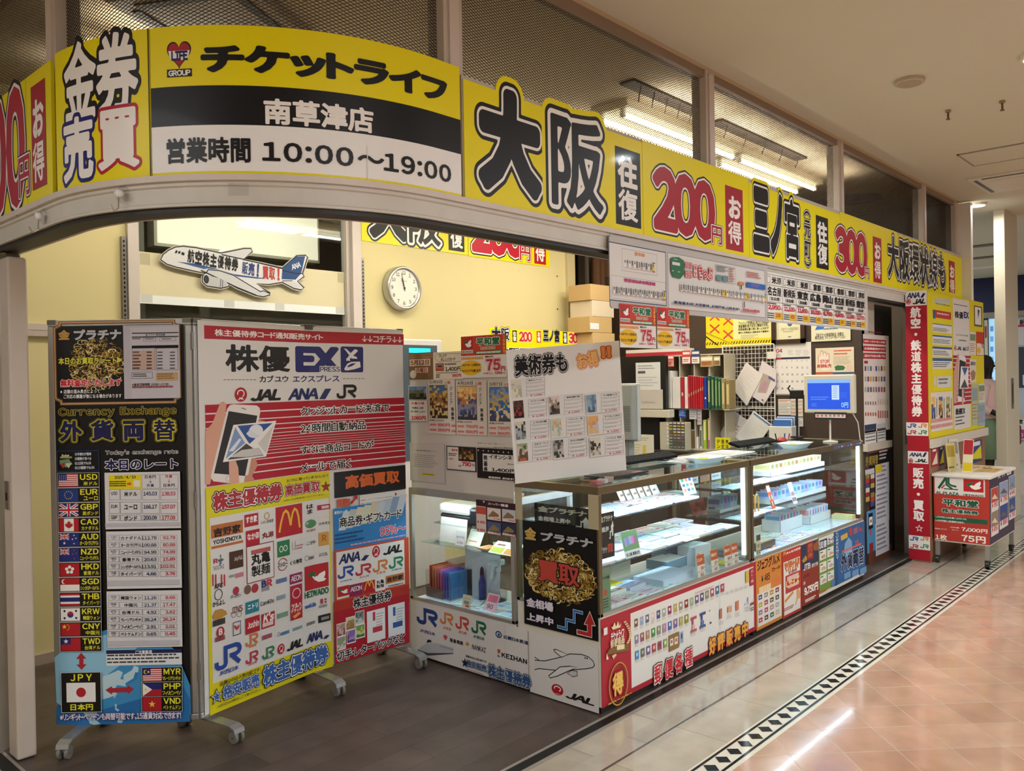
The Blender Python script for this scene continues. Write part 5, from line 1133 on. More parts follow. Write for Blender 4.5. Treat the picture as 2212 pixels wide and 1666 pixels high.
for x0,y0,w_,h_,c in((1165,570,22,106,'b0664a'),(1240,545,38,70,'d09a7a'),(1316,498,26,100,'c47a5a'),(1424,465,6,80,'7a7aa8'),(1398,515,24,30,'c4c8dc')):a.poly([(x0,y0+12),(x0+w_,y0),(x0+w_,y0+h_-12),(x0,y0+h_)],c);a.bars((x0-4,y0+h_+22,x0+38,y0+h_+45),3,'a5a19c',x0,.35)
a.rect((1450,525,1490,530),'8a3a3a');a.bars((1452,570,1492,590),2,'555',3,.5);a.rect((1405,232,1434,330),'c8ac3c');a.rect((1443,212,1486,352),'a5203a');a.text('のし・袋',(1450,225,1478,330),'e0b0a8',.02,vert=True)
for i in range(5):a.bars((1222+42*i,425-14*i,1258+42*i,440-14*i),4,'a5a19c',i+70,.35)
a.bars((940,428,1130,372),2,'c88a90',3,.5);a.rectuv(3.905,.06,3.907,.39,'bdbab5')
OR_=((.07,'f3e9df'),(.12,'241014'))
a.text('郵便各種',(556,1112,915,1096),'c02234',.045,out=OR_,gap=.1)if False else None
for ch,b_ in(('郵',(556,1100,636,1252)),('便',(655,1050,735,1200)),('各',(748,1005,825,1150)),('種',(840,955,915,1098))):a.text(ch,b_,'c02234',.045,out=OR_)
for ch,b_ in(('好',(1064,852,1128,980)),('評',(1142,812,1206,940)),('販',(1222,778,1283,900)),('売',(1296,740,1355,860)),('中',(1368,708,1424,818))):a.text(ch,b_,'e0a33a',.045,out=((.075,'c4402a'),(.12,'2a1410')))
a.rect((90,758,126,810),'e0dcd8');
a.text('チケットライフ',(158,800,280,828),'f3ebe6',.03,prop=True);a.text('郵便商品',(152,868,284,892),'d8c4a0',.05)
for i in range(11):t_=i/10;x0=272+50*math.sin(t_*2.6);y0=700+190*t_;a.poly([(x0,y0),(x0+22,y0-16),(x0+30,y0-4),(x0+10,y0+10)],'d4bc8a');
a.poly([(160,745),(175,740),(190,700),(205,740),(222,690),(236,735),(250,705),(245,745),(175,770)],'e3d2a8')
a.poly([(140,950),(200,925),(318,895),(330,905),(318,930),(332,950),(310,965),(200,985),(135,1000),(118,990)],'7a5a2c');a.poly([(212,912),(282,900),(282,945),(212,958)],'e3d8a8');a.poly([(118,985),(135,1040),(115,1046)],'f3ebe0');a.poly([(165,1010),(180,1040),(210,1000),(200,990)],'d8c09a')
q2=a.box((135,1108,320,1420));a.ring((135,1108,320,1420),'c08a3a',.007);a.ring((150,1130,305,1400),'8a4a2a',.003);a.text('得',(172,1182,272,1345),'e8c060',.03,out=((.06,'b8602a'),(.09,'8a2020')))
a.text('最高な品揃え',(128,1452,355,1352),'d0a040',.03,prop=True)
a.build('poster','wide red and white stamp poster with 郵便各種 on the counter front','poster','counter front posters',mat=paint('soft_print',.5,noise=.03,bump=.05,scale=4))
def post(x0,x1,z0,z1,col,dy=.0012):a=artY(FY-dy);a.slabuv(x0,z0,x1,z1,col,.0008);a.zoom(1590,940,3.6205);return a
a=post(4.325,4.655,.022,.415,'cc7f34');a.text('ジェフグルメ',(165,985,342,1000),'1c1614',.035,prop=True,gap=.08);a.text('カード',(278,1040,348,1046),'1c1614',.03,prop=True);a.text('¥485',(198,1100,265,1128),'2a2420',.03,gap=.06);a.text('¥490',(285,1128,342,1150),'d86a50',.03);a.bars((180,1195,280,1220),1,'e8d0a8',3,.8)
a.rectuv(4.34,.04,4.645,.225,'d9d5ce')
lc=('3a4a8a','8a8a88','b0902a','8a3a4a','b0a03a','a83a4a','5a4a3a','555','8a6aa0','b0486a','b08a8a','a8a49a','a8384a','5a3a3a','2a6a4a','c0b0a0')
for i in range(4):
 for j in range(4):
  x_=4.352+.072*i;y_=.19-.043*j;a.rectuv(x_,y_,x_+.045,y_+.026,lc[i+4*j]);a.rectuv(x_+.01,y_+.008,x_+.032,y_+.016,'d8d0c4')
a.build('poster','orange gourmet card poster with many small logos, second on the counter front','poster','counter front posters')
a=post(4.662,4.926,.014,.412,'b3352c',.002);a.rectuv(4.68,.03,4.91,.345,'dcd8d2');a.text('みんな大好き!',(392,916,505,892),'efe6e0',.035,prop=True);a.line([(368,950),(374,918),(378,935),(384,912),(388,940)],.006,'e0a83a')
a.text('マクドナルド',(378,1000,496,1028),'d8742a',.055,prop=True,out=((.1,'7a2a1a'),));a.text('株主優待券',(410,1064,476,1064),'9a3024',.03)
q=a.box((385,1105,502,1192));a.rectuv(*q,'b03a34');a.text('Lサイズ',(392,1140,495,1150),'f0d890',.035,prop=True);a.bars((400,1112,490,1116),1,'e0c4bc',3,.8,False);a.bars((405,1180,490,1170),1,'e0c4bc',4,.8,False)
a.poly([(380,1295),(445,1218),(450,1235),(384,1315)],'d0863a');a.poly([(470,1215),(490,1195),(498,1220),(505,1270),(480,1285),(468,1330),(462,1325),(474,1270)],'d0a070');a.bars((376,1360,470,1340),2,'b05a4a',5,.6)
a.build('poster','red bordered white fast-food voucher poster with an orange M, third on the counter front','poster','counter front posters')
a=post(4.93,5.19,.03,.408,'8a3226',.0028);a.rectuv(4.93,.25,5.19,.408,'2e3450');a.poly([(600,862),(640,818),(650,870),(645,900),(610,905)],'8a5a34');a.poly([(515,985),(545,940),(560,970),(530,1000)],'b08a34');a.rect((552,845,606,962),'8a2a24');a.text('旅行券',(560,855,600,950),'c86a50',.01,vert=True)
a.text('JTB',(526,1018,582,1040),'ece4de',.03,gap=.08);a.text('旅行券',(590,1008,642,1016),'ddd0ca',.02);a.rect((520,1085,648,1046),'a8604e')if False else None;a.text('1枚',(524,1150,542,1168),'e8d8d0',.03);a.text('10,000',(524,1098,575,1104),'5a201a',.03);a.text('9,750円',(533,1195,642,1210),'f0ebe6',.045,gap=.06);a.bars((540,1290,630,1270),2,'e4dcd6',3,.7)
a.build('poster','dark red and navy travel voucher poster with 9,750円, fourth on the counter front','poster','counter front posters')
a=post(5.195,5.445,.06,.415,'6f8f3c',.0028);a.rectuv(5.197,.345,5.443,.41,'d4d6d0');a.rect((652,828,714,882),'2a2f66');a.text('図書',(657,836,709,874),'d4d6d0',.02);a.text('カード',(720,806,766,830),'2a2f52',.03,prop=True);a.text('NEXT',(722,850,766,862),'2a2f52',.02)
for i in range(2):
 for j in range(3):
  x_=5.21+.12*i;y_=.265-.078*j;a.rectuv(x_,y_,x_+.105,y_+.062,'d8dad2');a.textuv((('485','2,334'),('970','4,850'),('1,955','9,750'))[j][i],x_+.025,y_+.008,x_+.085,y_+.03,'b03a3a',.04);a.textuv('円',x_+.088,y_+.008,x_+.1,y_+.022,'b03a3a',.02);a.rectuv(x_+.01,y_+.044,x_+.05,y_+.052,'4a6a3a')
a.bars((655,1225,720,1215),2,'c8623a',3,.6);a.ell((742,1130,772,1180),'5a7aa0')
a.build('poster','green and white book card price poster, fifth on the counter front','poster','counter front posters')
a=post(5.45,6.008,.055,.412,'2f5e94',.002);a.rectuv(5.45,.055,5.51,.412,'24507f');a.text('CURRENCY',(780,760,802,965),'d0dcea',.02,rot=0,vert=True);
a.poly([(818,790),(870,762),(874,800),(822,828)],'c8a84a');a.poly([(880,735),(905,722),(912,778),(886,786)],'b04038');a.poly([(918,735),(950,715),(952,760),(920,778)],'9a6070');a.poly([(960,712),(992,745),(962,755)],'b8453a');a.poly([(850,850),(880,800),(905,830),(910,940),(840,960)],'7ba3c8');a.text('15',(930,828,958,866),'d05848',.04);a.bars((830,905,990,860),1,'d06a60',3,.7)
for ch,b_ in(('外',(820,935,868,1052)),('貨',(870,920,912,1035)),('両',(914,905,955,1022)),('替',(958,880,1000,1000))):a.text(ch,b_,'141c3c',.05,out=((.09,'a8bcd4'),))
for k in range(3):a.rect((845+62*k,1085-18*k,895+62*k,1108-18*k),'6a94c0')
a.build('poster','blue CURRENCY EXCHANGE 外貨両替 poster at the far end of the counter front','poster','counter front posters')
a=artX(SX-.0016);a.zoom(870,1040,3.2663)
q=a.box((846,281,1380,1140));a.slabuv(q[0],.318,q[2],.80,'0c0c0e',.001)
a.jewel((860,440,1372,915),900,11,.026);a.text('金',(864,318,948,418),'c2a25a',.05);a.text('プラチナ',(978,352,1348,474),'b4b6ba',.05,out=((.075,'3a3a40'),))
a.text('買取',(958,548,1256,756),'b8443a',.055,out=((.085,'15100e'),));a.text('金相場',(878,815,1068,922),'dcdae0',.04,out=((.09,'4a3a78'),));a.text('上昇中',(880,920,1068,1020),'dcdae0',.04,out=((.09,'4a3a78'),))
a.line([(1095,1022),(1160,1040),(1160,975),(1215,990),(1215,912),(1278,928)],.015,'b9cbe0');a.line([(1097,1022),(1160,1040),(1160,975),(1215,990),(1215,912),(1276,928)],.010,'2b6aa8')
a.poly([(1232,1040),(1306,1058),(1306,1015),(1283,1008),(1326,912),(1368,1022),(1342,1020),(1342,1105),(1232,1078)],'d8c4c0');a.poly([(1238,1046),(1310,1064),(1310,1010),(1290,1004),(1326,924),(1360,1014),(1338,1012),(1338,1098),(1238,1072)],'b02a2c')
a.build('poster','black poster with gold chains and red 買取 on the short side of the counter','poster','counter side posters')
def sheetS(y0,y1,z0,z1,col='d7d6d4',d=.0012):a=artX(SX-d);a.slabuv(-y1,z0,-y0,z1,col,.0008);a.zoom(870,1040,3.2663);return a
a=sheetS(2.555,3.384,.012,.292);MBx=None
for b_,c,nm,tb in(((98,886,246,1034),'26407f','JR西日本',(118,1037,230,1094)),((262,918,356,1024),'d07f3c','JR東海',(282,1020,340,1058)),((372,945,468,1060),'c04a38','JR九州',(392,1048,450,1086)),((484,975,590,1092),'1f6b4a','JR東日本',(496,1080,578,1126))):jr(a,b_,c,.22);a.text(nm,tb,c,.03,prop=True)
a.ring((654,1050,700,1112),'2a4a7a',.007);a.ell((670,1070,686,1096),'2a4a7a');a.text('近畿日本鉄道',(710,1082,886,1156),'2a3a5a',.03,prop=True)
a.poly([(285,1090),(300,1082),(318,1098),(302,1125)],'c04a60');a.text('阪急電鉄',(334,1104,428,1160),'2a2a30',.035);a.poly([(442,1150),(456,1130),(472,1152),(458,1164)],'d0863a');a.text('NANKAI',(488,1148,588,1212),'33333a',.02,skew=.15);a.poly([(668,1184),(690,1188),(686,1215),(672,1212)],'b8502c');a.poly([(668,1220),(690,1240),(672,1238)],'2a4a5a');a.text('KEIHAN',(698,1206,878,1292),'1c1c20',.04,gap=.14)
a.poly([(106,1186),(170,1140),(240,1140),(358,1176),(358,1215),(180,1228),(112,1200)],'b9bdc2');a.poly([(106,1186),(180,1212),(358,1212),(358,1218),(180,1230),(112,1200)],'4a4e55');a.poly([(168,1138),(178,1116),(198,1120),(206,1134)],'1a2230');
for k in range(9):a.rect((262+11*k,1158+3*k,268+11*k,1168+3*k),'7a8490')
a.text('格安販売',(450,1258,592,1348),'33507f',.04,out=((.08,'c9d2dc'),(.13,'1c2230')));a.star(440,1282,26,'1c2838');a.text('株主優待券',(602,1283,908,1472),'33507f',.045,out=((.08,'c9d2dc'),(.13,'1c2230')))
a.text('品薄なのは人気の証です!',(446,1222,594,1284),'33333a',.02,prop=True);a.bars((450,1325,585,1362),1,'b05a6a',3,.7)
a.rectuv(-2.88,.012,-2.879,.292,'b4b3b0');a.rectuv(-2.70,.012,-2.699,.292,'bcbbb8')
a.build('logo_sheet','white panel of railway logos under the lower glass case','poster','counter side posters')
a=sheetS(2.150,2.545,.006,.29,'d8d7d5')
K='1a1a1c'
body=[(930,1262),(1000,1268),(1100,1245),(1180,1218),(1262,1222),(1312,1240),(1342,1268),(1354,1298),(1340,1315),(1290,1324),(1200,1330),(1090,1335),(960,1322),(930,1330)]
a.poly(body,'cfd0d3');a.line(body,.004,K);wing=[(1175,1305),(1110,1310),(1030,1372),(1040,1388),(1090,1375),(1180,1335),(1230,1312)];a.poly(wing,'dcdcdc');a.line(wing+[wing[0]],.004,K);w2=[(1066,1188),(1080,1186),(1165,1222),(1120,1242),(1072,1202)];a.poly(w2,'dcdcdc');a.line(w2+[w2[0]],.004,K)
a.poly([(1160,1355),(1190,1335),(1230,1340),(1232,1372),(1200,1380)],'c4c4c4');a.line([(1160,1355),(1190,1335),(1230,1340),(1232,1372),(1200,1380),(1160,1355)],.003,K);a.line([(930,1240),(962,1262)],.004,K);a.rect((1283,1240,1292,1254),'222');a.rect((1297,1243,1306,1257),'222')
jalmark(a,(1050,1420,1134,1522));jal(a,(1148,1478,1352,1590))
a.build('logo_sheet','white sheet with an outline drawing of an airliner, at the counter corner','poster','counter side posters')
def flat(x,y,z,w,d,t,rz,cols,seed,name,label,cat,group,rows=4):
 """flat print lying on z; w along x, d along y"""
 co,si=math.cos(rz),math.sin(rz)
 a=Art((x,y,z+t),(co,si,0),(0,0,1),(-si,co,0));a.meters();a.slabuv(-w/2,-d/2,w/2,d/2,cols[0],t-.0002)
 r=random.Random(seed)
 k=r.choice((0,1,2))
 if k==0:a.rectuv(-w*.45,d*.2,w*.45,d*.44,cols[1])
 elif k==1:a.rectuv(-w*.45,-d*.44,-w*.15,d*.44,cols[1])
 else:a.rectuv(-w*.42,-d*.1,w*.42,d*.1,cols[1])
 for i in range(rows):
  y_=-d*.4+d*.8*i/rows;a.rectuv(-w*.38,y_,w*(.1+.3*r.random()),y_+d*.05,cols[2])
 a.rectuv(w*.2,-d*.4,w*.42,-d*.22,cols[3]if len(cols)>3 else cols[1])
 return a.build(name,label,cat,group,PAPER)
PAL=((('c9d6ee','pale blue'),'9fb6e0','6f86b8','d89aa8'),(('e2dce8','pale lilac'),'c6b4d8','8a7ab0','e0a8b4'),(('ecdfe0','pale pink'),'d8a0ac','a87a88','b86a7a'),(('dfe9e6','mint'),'9ccfd0','6fa0a8','7ab0d0'),(('eceae6','white'),'b8c4dc','8a8a90','c86a6a'))
def row(n,x0,x1,y,z,w,d,where,seed,zt=(.003,.012),bnd='the corner',name='ticket_sheet'):
 r=random.Random(seed)
 for i in range(n):
  c=PAL[(i*2+seed+r.randint(0,1))%5];x=x0+(x1-x0)*(i+.5)/n
  flat(x,y+r.uniform(-.01,.01),z,w,d,r.uniform(*zt),r.uniform(-.05,.05),(c[0][0],)+c[1:],seed*31+i,name,'%s ticket sheet, %s, %s from %s'%(c[0][1],where,ORD[i],bnd),'ticket sheet','ticket sheets, '+where)
row(9,2.91,4.22,2.235,.6252,.128,.115,'near case middle shelf front row',1)
row(8,2.92,4.10,2.37,.6252,.135,.12,'near case middle shelf second row',2)
row(8,2.95,4.20,2.505,.6252,.14,.12,'near case middle shelf back row',7)
row(8,2.93,4.0,2.345,.8002,.118,.11,'near case top shelf front row',3,(.002,.006))
row(8,2.93,4.15,2.48,.8002,.13,.12,'near case top shelf back row',4,(.002,.006))
row(5,2.92,3.55,2.22,.4262,.118,.10,'near case floor front row',5,(.004,.016))
row(3,3.0,3.45,2.34,.4262,.14,.11,'near case floor second row',6,(.006,.02))
row(8,4.36,5.4,2.235,.4262,.12,.11,'far case floor front row',8,(.002,.01),'its near post')
row(7,4.36,5.25,2.36,.4262,.12,.11,'far case floor second row',9,(.002,.008),'its near post')
row(7,4.36,5.2,2.345,.8002,.11,.10,'far case top shelf',10,(.002,.005),'its near post')
row(5,4.36,4.95,2.30,.6252,.11,.10,'far case middle shelf',12,(.002,.005),'its near post')
flat(3.62,2.29,.4262,.30,.17,.03,.04,('c9d8ee','d4def0','b9c8e2','c9d8ee'),3,'paper_ream','thick pale blue stack of postcards on the near case floor','paper stack',None,0)
flat(3.20,2.44,.4262,.34,.14,.02,-.05,('d6c032','dccb52','c8b02a','d6c032'),4,'yellow_folder','yellow card folder lying at the back of the near case floor','folder',None,0)
for i,(x,y,w_,d_,h_,c,l)in enumerate(((3.50,2.52,.18,.10,.15,'d8d2c2','cream block of thick envelopes standing at the back of the near case floor'),(3.86,2.42,.20,.13,.05,'5a86a0','blue-edged pack of postcards, left of the pair near the white post'),(4.05,2.36,.17,.11,.10,'d4dae4','tall stack of white postcards behind the orange price cards'),(4.02,2.51,.20,.09,.13,'54789a','blue and tan carton of postcards at the back right of the near case'))):
 t=MB().box((x-w_/2,y-d_/2,.4262),(x+w_/2,y+d_/2,.4262+h_),c)
 for k in range(int(h_/.012)):t.box((x-w_/2-.0008,y-d_/2-.0008,.43+k*.012),(x+w_/2+.0008,y+d_/2+.0008,.4312+k*.012),'b9b4a8')
 t.box((x-w_/2,y-d_/2,.4262+h_),(x+w_/2,y+d_/2,.4265+h_),'e0e2e4');tag(t.build('postcard_pack',PAPER),l,'paper stack','postcard packs')
flat(4.12,2.24,.4262,.12,.09,.006,.1,('d8c84a','e0d878','b8a83a','d8c84a'),5,'yellow_folder','yellow sheet at the foot of the white post in the near case','folder',None,0)
def stand_card(x,y,z,w,h,lean,col,draw,name,label,cat,group=None,face='y',rz=0):
 """small printed card standing and leaning back"""
 if face=='y':U,B=Vector((math.cos(rz),math.sin(rz),0)),Vector((-math.sin(rz),math.cos(rz),0))
 else:U,B=Vector((math.sin(rz),-math.cos(rz),0)),Vector((math.cos(rz),math.sin(rz),0))
 V=(Vector((0,0,1))*math.cos(lean)+B*math.sin(lean));a=Art((x,y,z),U,U.cross(V),V);a.meters();a.slabuv(-w/2,0,w/2,h,col,.0015)
 draw(a,w,h);return a.build(name,label,cat,group,PAPER)
def price(top,p1,p2):
 def f(a,w,h):
  a.rectuv(-w/2,h*.55,w/2,h,'c8582c');a.rectuv(-w*.4,h*.99,-w*.05,h*1.06,'d8902c')
  a.textuv(top,-w*.42,h*.70,w*.3,h*.86,'f0dcc8',.03,prop=True);a.rectuv(-w/2,h*.26,w/2,h*.275,'8a3a2a')
  a.textuv(p1,-w*.05,h*.32,w*.3,h*.48,'9a2a24',.04);a.textuv('円',w*.34,h*.34,w*.46,h*.44,'444',.02);a.textuv(p2,-w*.15,h*.06,w*.3,h*.2,'9a2a24',.04)
 return f
for x,y,tp,p1,p2,l in((3.77,2.155,'ミニレター','84','83.5','ミニレター'),(3.92,2.16,'官製はがき','167','165','167'),(4.06,2.158,'官製はがき','84','83.5','はがき'),(4.145,2.160,'官製はがき','84','83.3','はがき')):
 stand_card(x,y,.4262,.075,.115,.08,'e0d8d0',price(tp,p1,p2),'price_card','orange price card on the near case floor, %s of four from the left'%ORD[[3.77,3.92,4.06,4.145].index(x)],'price card','orange price cards')
def greenfan(a,w,h):
 a.rectuv(-w/2,h*.28,w/2,h,'6f9a6a');
 for i in range(5):t_=-.5+.25*i;cx=w*.62*math.sin(t_);cy=h*(.30+.34*math.cos(t_));a.lay(('9a9ac8','8a8ad0','9ab0c8','d08ac0','b06aa0')[i],[(cx-w*.08,cy-h*.16),(cx+w*.08,cy-h*.16+i*.002),(cx+w*.08,cy+h*.16),(cx-w*.08,cy+h*.16)],[(0,1,2,3)])
 a.textuv('収入印紙 郵便はがき',-w*.42,h*.06,w*.42,h*.2,'2a2a2e',.03,prop=True)
o_=stand_card(3.165,2.158,.632,.125,.12,.25,'d9dce0',greenfan,'price_card','green card with a fan of stamps on the middle shelf of the near case','price card')
def greencard(a,w,h):
 a.textuv('クラフト封筒',-w*.4,h*.84,w*.4,h*.93,'18201a',.04,prop=True);a.ell((0,0,0,0),'000')if False else None
 a.lay('c05a3a',[(w*.2*math.cos(i*.5),h*.5+w*.2*math.sin(i*.5))for i in range(12)],[tuple(range(12))]);
 for k in range(4):a.rectuv(-w*.3,h*(.12+.07*k),w*.25,h*(.15+.07*k),'33463a')
stand_card(2.945,2.158,.4262,.075,.17,.02,'6f8f74',greencard,'price_card','tall narrow green card in the corner of the near case floor','price card')
def railcard(a,w,h):
 a.rectuv(-w*.4,h*.84,w*.4,h*.93,'d0808a');
 for i in range(3):
  for j in range(3):a.rectuv(-w*.42+w*.3*i,h*(.15+.22*j),-w*.2+w*.3*i,h*(.28+.22*j),('c8604a','2a4a8a','2a7a5a')[(i+j)%3])
stand_card(4.02,2.36,.8062,.13,.125,.35,'e6e4e2',railcard,'price_card','white card with railway logos on the top shelf of the near case','price card')
for k in range(6):stand_card(3.62+.062*k,2.52,.8062,.10,.12-.006*(k%3),.45,('d8d4cc','c9c4b8','e2ded6')[k%3],lambda a,w,h:(a.rectuv(-w*.4,h*.6,w*.4,h*.85,'a0a4a8'),a.rectuv(-w*.3,h*.2,w*.1,h*.3,'8a6a5a')),'ticket_folder','pale ticket folder leaning at the back of the near top shelf, %s from the left'%ORD[k],'folder','leaning ticket folders',rz=.2)
def blk(a,w,h):
 a.textuv('金プラチナ',-w*.44,h*.80,w*.4,h*.94,'c8c4b0',.04,prop=True);a.textuv('金相場上昇中',-w*.44,h*.58,w*.12,h*.70,'dcdad8',.04,prop=True)
 a.line([(w*.14,h*.42),(w*.22,h*.42),(w*.22,h*.56),(w*.30,h*.56),(w*.30,h*.70)],.006,'e8e6e4',px=False);a.lay('e8e6e4',[(w*.34,h*.46),(w*.34,h*.66),(w*.30,h*.66),(w*.38,h*.80),(w*.46,h*.66),(w*.42,h*.66),(w*.42,h*.46)][::-1],[tuple(range(7))])
 a.textuv('買取',w*.02,h*.1,w*.4,h*.3,'b8403a',.05);a.textuv('プラチナ',-w*.44,h*.12,0,h*.26,'b8b6b4',.04,prop=True)
stand_card(2.905,2.36,.69,.34,.19,0,'1c1c20',blk,'gold_card','black gold-price card inside the end window of the near case','card',face='x')
stand_card(2.97,2.165,.66,.11,.20,0,'1c1c20',blk,'gold_card','black gold-price card with white arrow behind the corner glass','card')
def tray(x,y,z,w,d,h,n,cols,label,grp,lean=.35,ch=.075,cw=.055,rows=1):
 """open white tray and the cards standing in it"""
 T=thing('card_tray',label,'card tray',(x,y,z),'card trays');e=.002
 m_=MB().box((x-w/2,y-d/2,z),(x+w/2,y+d/2,z+e),'dfe3ea')
 m_.build('tray_bottom',PLASTIC,T)
 for a,b in(((x-w/2,y-d/2,z),(x+w/2,y-d/2+e,z+h)),((x-w/2,y+d/2-e,z),(x+w/2,y+d/2,z+h)),((x-w/2,y-d/2,z),(x-w/2+e,y+d/2,z+h)),((x+w/2-e,y-d/2,z),(x+w/2,y+d/2,z+h))):MB().box(a,b,'dfe3ea').build('tray_side',PLASTIC,T)
 r=random.Random(n)
 base=None
 for k in range(n):
  c=cols[k%len(cols)];px_=x-w/2+w*(k+.5)/n
  U=Vector((math.sin(.25),-math.cos(.25),0))if False else Vector((.25,-.97,0)).normalized()
  B=Vector((.97,.25,0)).normalized();V=(Vector((0,0,1))*math.cos(lean)+B*math.sin(lean))
  a=Art((px_-.012,y,z+.004),U,U.cross(V),V);a.meters();a.slabuv(-d*.40,0,d*.40,ch*(1+.12*r.random()),c[0],.001);a.rectuv(-d*.34,ch*.55,d*.34,ch*.9,c[1]);a.rectuv(-d*.3,ch*.2,d*.1,ch*.32,c[2])
  a.build('gift_card','%s gift card, %s from the near end of %s'%(c[3],ORD[k],grp),'gift card','gift cards in '+grp,PRINT)
YC=(('e6e2b8','c9c48a','8a8a5a','pale yellow'),('e0dcc8','b8a878','8a7a5a','cream'),('d8dcb0','a8b078','70784a','pale green'),('e8e4cc','c88a5a','5a5a50','cream and orange'))
BC=(('a8c4ec','6f94d8','4a68b0','light blue'),('c8b4e4','9a7ac8','6a50a0','violet'),('b0dce4','6ab4c8','4a8aa0','aqua'),('d8dcf0','8a90c8','50588a','white and blue'))
PC_=(('b8d4f0','70a8e0','5078b8','sky blue'),('e0c0dc','c88ab8','9a5a8a','pink'),('d4e4f4','8ab0d8','5a80a8','pale blue'),('e8d0d4','d09098','a05a68','rose'))
tray(5.42,2.42,.8062,.86,.14,.03,14,YC,'long white tray of pale cards on the top shelf of the far case','the top shelf tray')
tray(5.40,2.40,.6312,.84,.14,.03,14,BC,'long white tray of blue cards on the middle shelf of the far case','the middle shelf tray')
tray(5.30,2.42,.4262,.34,.13,.08,7,PC_,'deep white tray of blue and pink cards on the far case floor, nearer one','the nearer floor tray',ch=.11)
tray(5.72,2.40,.4262,.36,.14,.06,8,PC_[::-1],'deep white tray of pink cards on the far case floor, farther one','the farther floor tray',ch=.10)
tray(4.62,2.49,.6312,.26,.10,.02,6,BC[::-1],'short tray of blue cards behind the golden arch on the middle shelf','the short tray',ch=.085)
def arch(x,y,z):
 t=MB()
 for k in(0,1):
  P=[(x+.045*k+.022-.022*math.cos(math.pi*i/14),y,z+.02+.085*math.sin(math.pi*i/14)**.75)for i in range(15)];P[0]=(P[0][0],y,z);P[-1]=(P[-1][0],y,z);t.tube(P,.005,'c89a4a')
 return tag(t.build('card_holder',PLASTIC,smooth=True),'golden double-arch card holder on the middle shelf of the far case','ornament')
arch(4.62,2.30,.6312)
def mini(c0,c1,c2):
 def f(a,w,h):a.rectuv(-w*.45,h*.7,w*.45,h*.95,c0);a.mosaic((0,0,0,0),('fff',))if False else None;[a.rectuv(-w*.4+w*.28*i,h*(.12+.26*j),-w*.18+w*.28*i,h*(.3+.26*j),(c1,c2)[(i+j)%2])for i in range(3)for j in range(2)]
 return f
for x,y,z,w,h,col,m_,l in((4.40,2.52,.6312,.17,.13,'b84a34',mini('d8a080','a83424','c8583a'),'red card with orange lettering at the back of the far case middle shelf'),(4.80,2.53,.6312,.09,.16,'9ab48a',mini('d8dcc8','5a7a4a','dcd8d0'),'green and white card sheet leaning at the back of the far case'),(4.86,2.27,.6312,.05,.15,'c4523c',mini('d8d0c8','3a4a3a','d8c8a0'),'slanted red and green ticket card on the far case middle shelf'),(5.12,2.245,.6312,.06,.14,'dcdae4',mini('b0a8c8','5a5a68','b06a78'),'slanted white price list card on the far case middle shelf')):
 stand_card(x,y,z,w,h,.3,col,m_,'price_card',l,'price card')
for k,(x,y,w_,c)in enumerate(((4.40,2.20,.055,'c4b48a'),)):stand_card(x,2.152,.4262,w_,.13,0,'d4ccb8',mini('4a4640','8a7a4a','b8a878'),'price_card','narrow cream price strip beside the middle post, inside the far case','price card')
t=MB().box((4.50,2.20,.4372),(4.72,2.29,.472),'4a443c').box((4.52,2.205,.472),(4.70,2.285,.478),'c8b8a0');tag(t.build('card_box',PLASTIC),'small dark open card box at the front of the far case floor','box')
flat(5.93,2.25,.4262,.09,.14,.03,.1,('d8d09a','e4dca8','b8b07a','d8d09a'),3,'yellow_folder','pale yellow card pack in the far corner of the far case','folder',None,0)
for k,x in enumerate((4.42,4.56,4.70)):stand_card(x,2.575,.8062,.12,.13,.02,('d2d2d6','b87a5a','d6d6da')[k],lambda a,w,h:a.bars((0,0,0,0),1,'fff')if False else[a.rectuv(-w*.4,h*(.15+.16*j),w*.3,h*(.21+.16*j),'8a8a90')for j in range(5)],'document','%s sheet standing at the back of the far case top shelf'%('white','brown','grey-white')[k],'document',None)
t=thing('label_printer','white and black label printer at the left inside the lower case','printer',(3.13,3.18,.7))
MB().box((3.02,3.08,.742),(3.24,3.32,.80),'cfc6b8').build('printer_lid',PLASTIC,t,bev=.02);MB().box((3.03,3.085,.696),(3.23,3.315,.742),'2a2420').build('printer_body',PLASTIC,t,bev=.008)
MB().box((3.02,3.03,.696),(3.20,3.085,.79),'1c1a1a').build('paper_slot',PLASTIC,t,bev=.015);MB().box((3.05,3.012,.70),(3.12,3.03,.735),'b86a4a').build('paper_roll',PAPER,t)
MB().box((3.0,2.98,.688),(3.28,3.34,.694),'fff').build('glass_riser',SHELFGLASS,t)
for y in(3.0,3.33):MB().box((3.26,y-.005,.6),(3.28,y+.005,.688),'c9ccd0').build('riser_leg',FILM,t)
stand_card(2.99,3.18,.601,.20,.13,.12,'e2d8cc',lambda a,w,h:None,'blank_board','blank white board standing inside the lower case, left','board',face='x')
stand_card(3.10,3.08,.307,.26,.27,.05,'d8dce8',lambda a,w,h:None,'blank_board','tall blank white board at the back of the lower case floor','board',face='x')
t=thing('sleeve_box','clear box holding coloured paper sleeves in the left of the lower case','box',(3.0,3.24,.307))
for a,b in(((2.94,3.15,.307),(3.10,3.152,.45)),((2.94,3.338,.307),(3.10,3.34,.45)),((2.94,3.15,.307),(2.942,3.34,.45)),((3.098,3.15,.307),(3.10,3.34,.45))):MB().box(a,b,'fff').build('box_wall',FILM,t)
MB().box((2.9385,3.20,.31),(2.9395,3.335,.36),'6a5650').build('zigzag_label',PAPER,t)
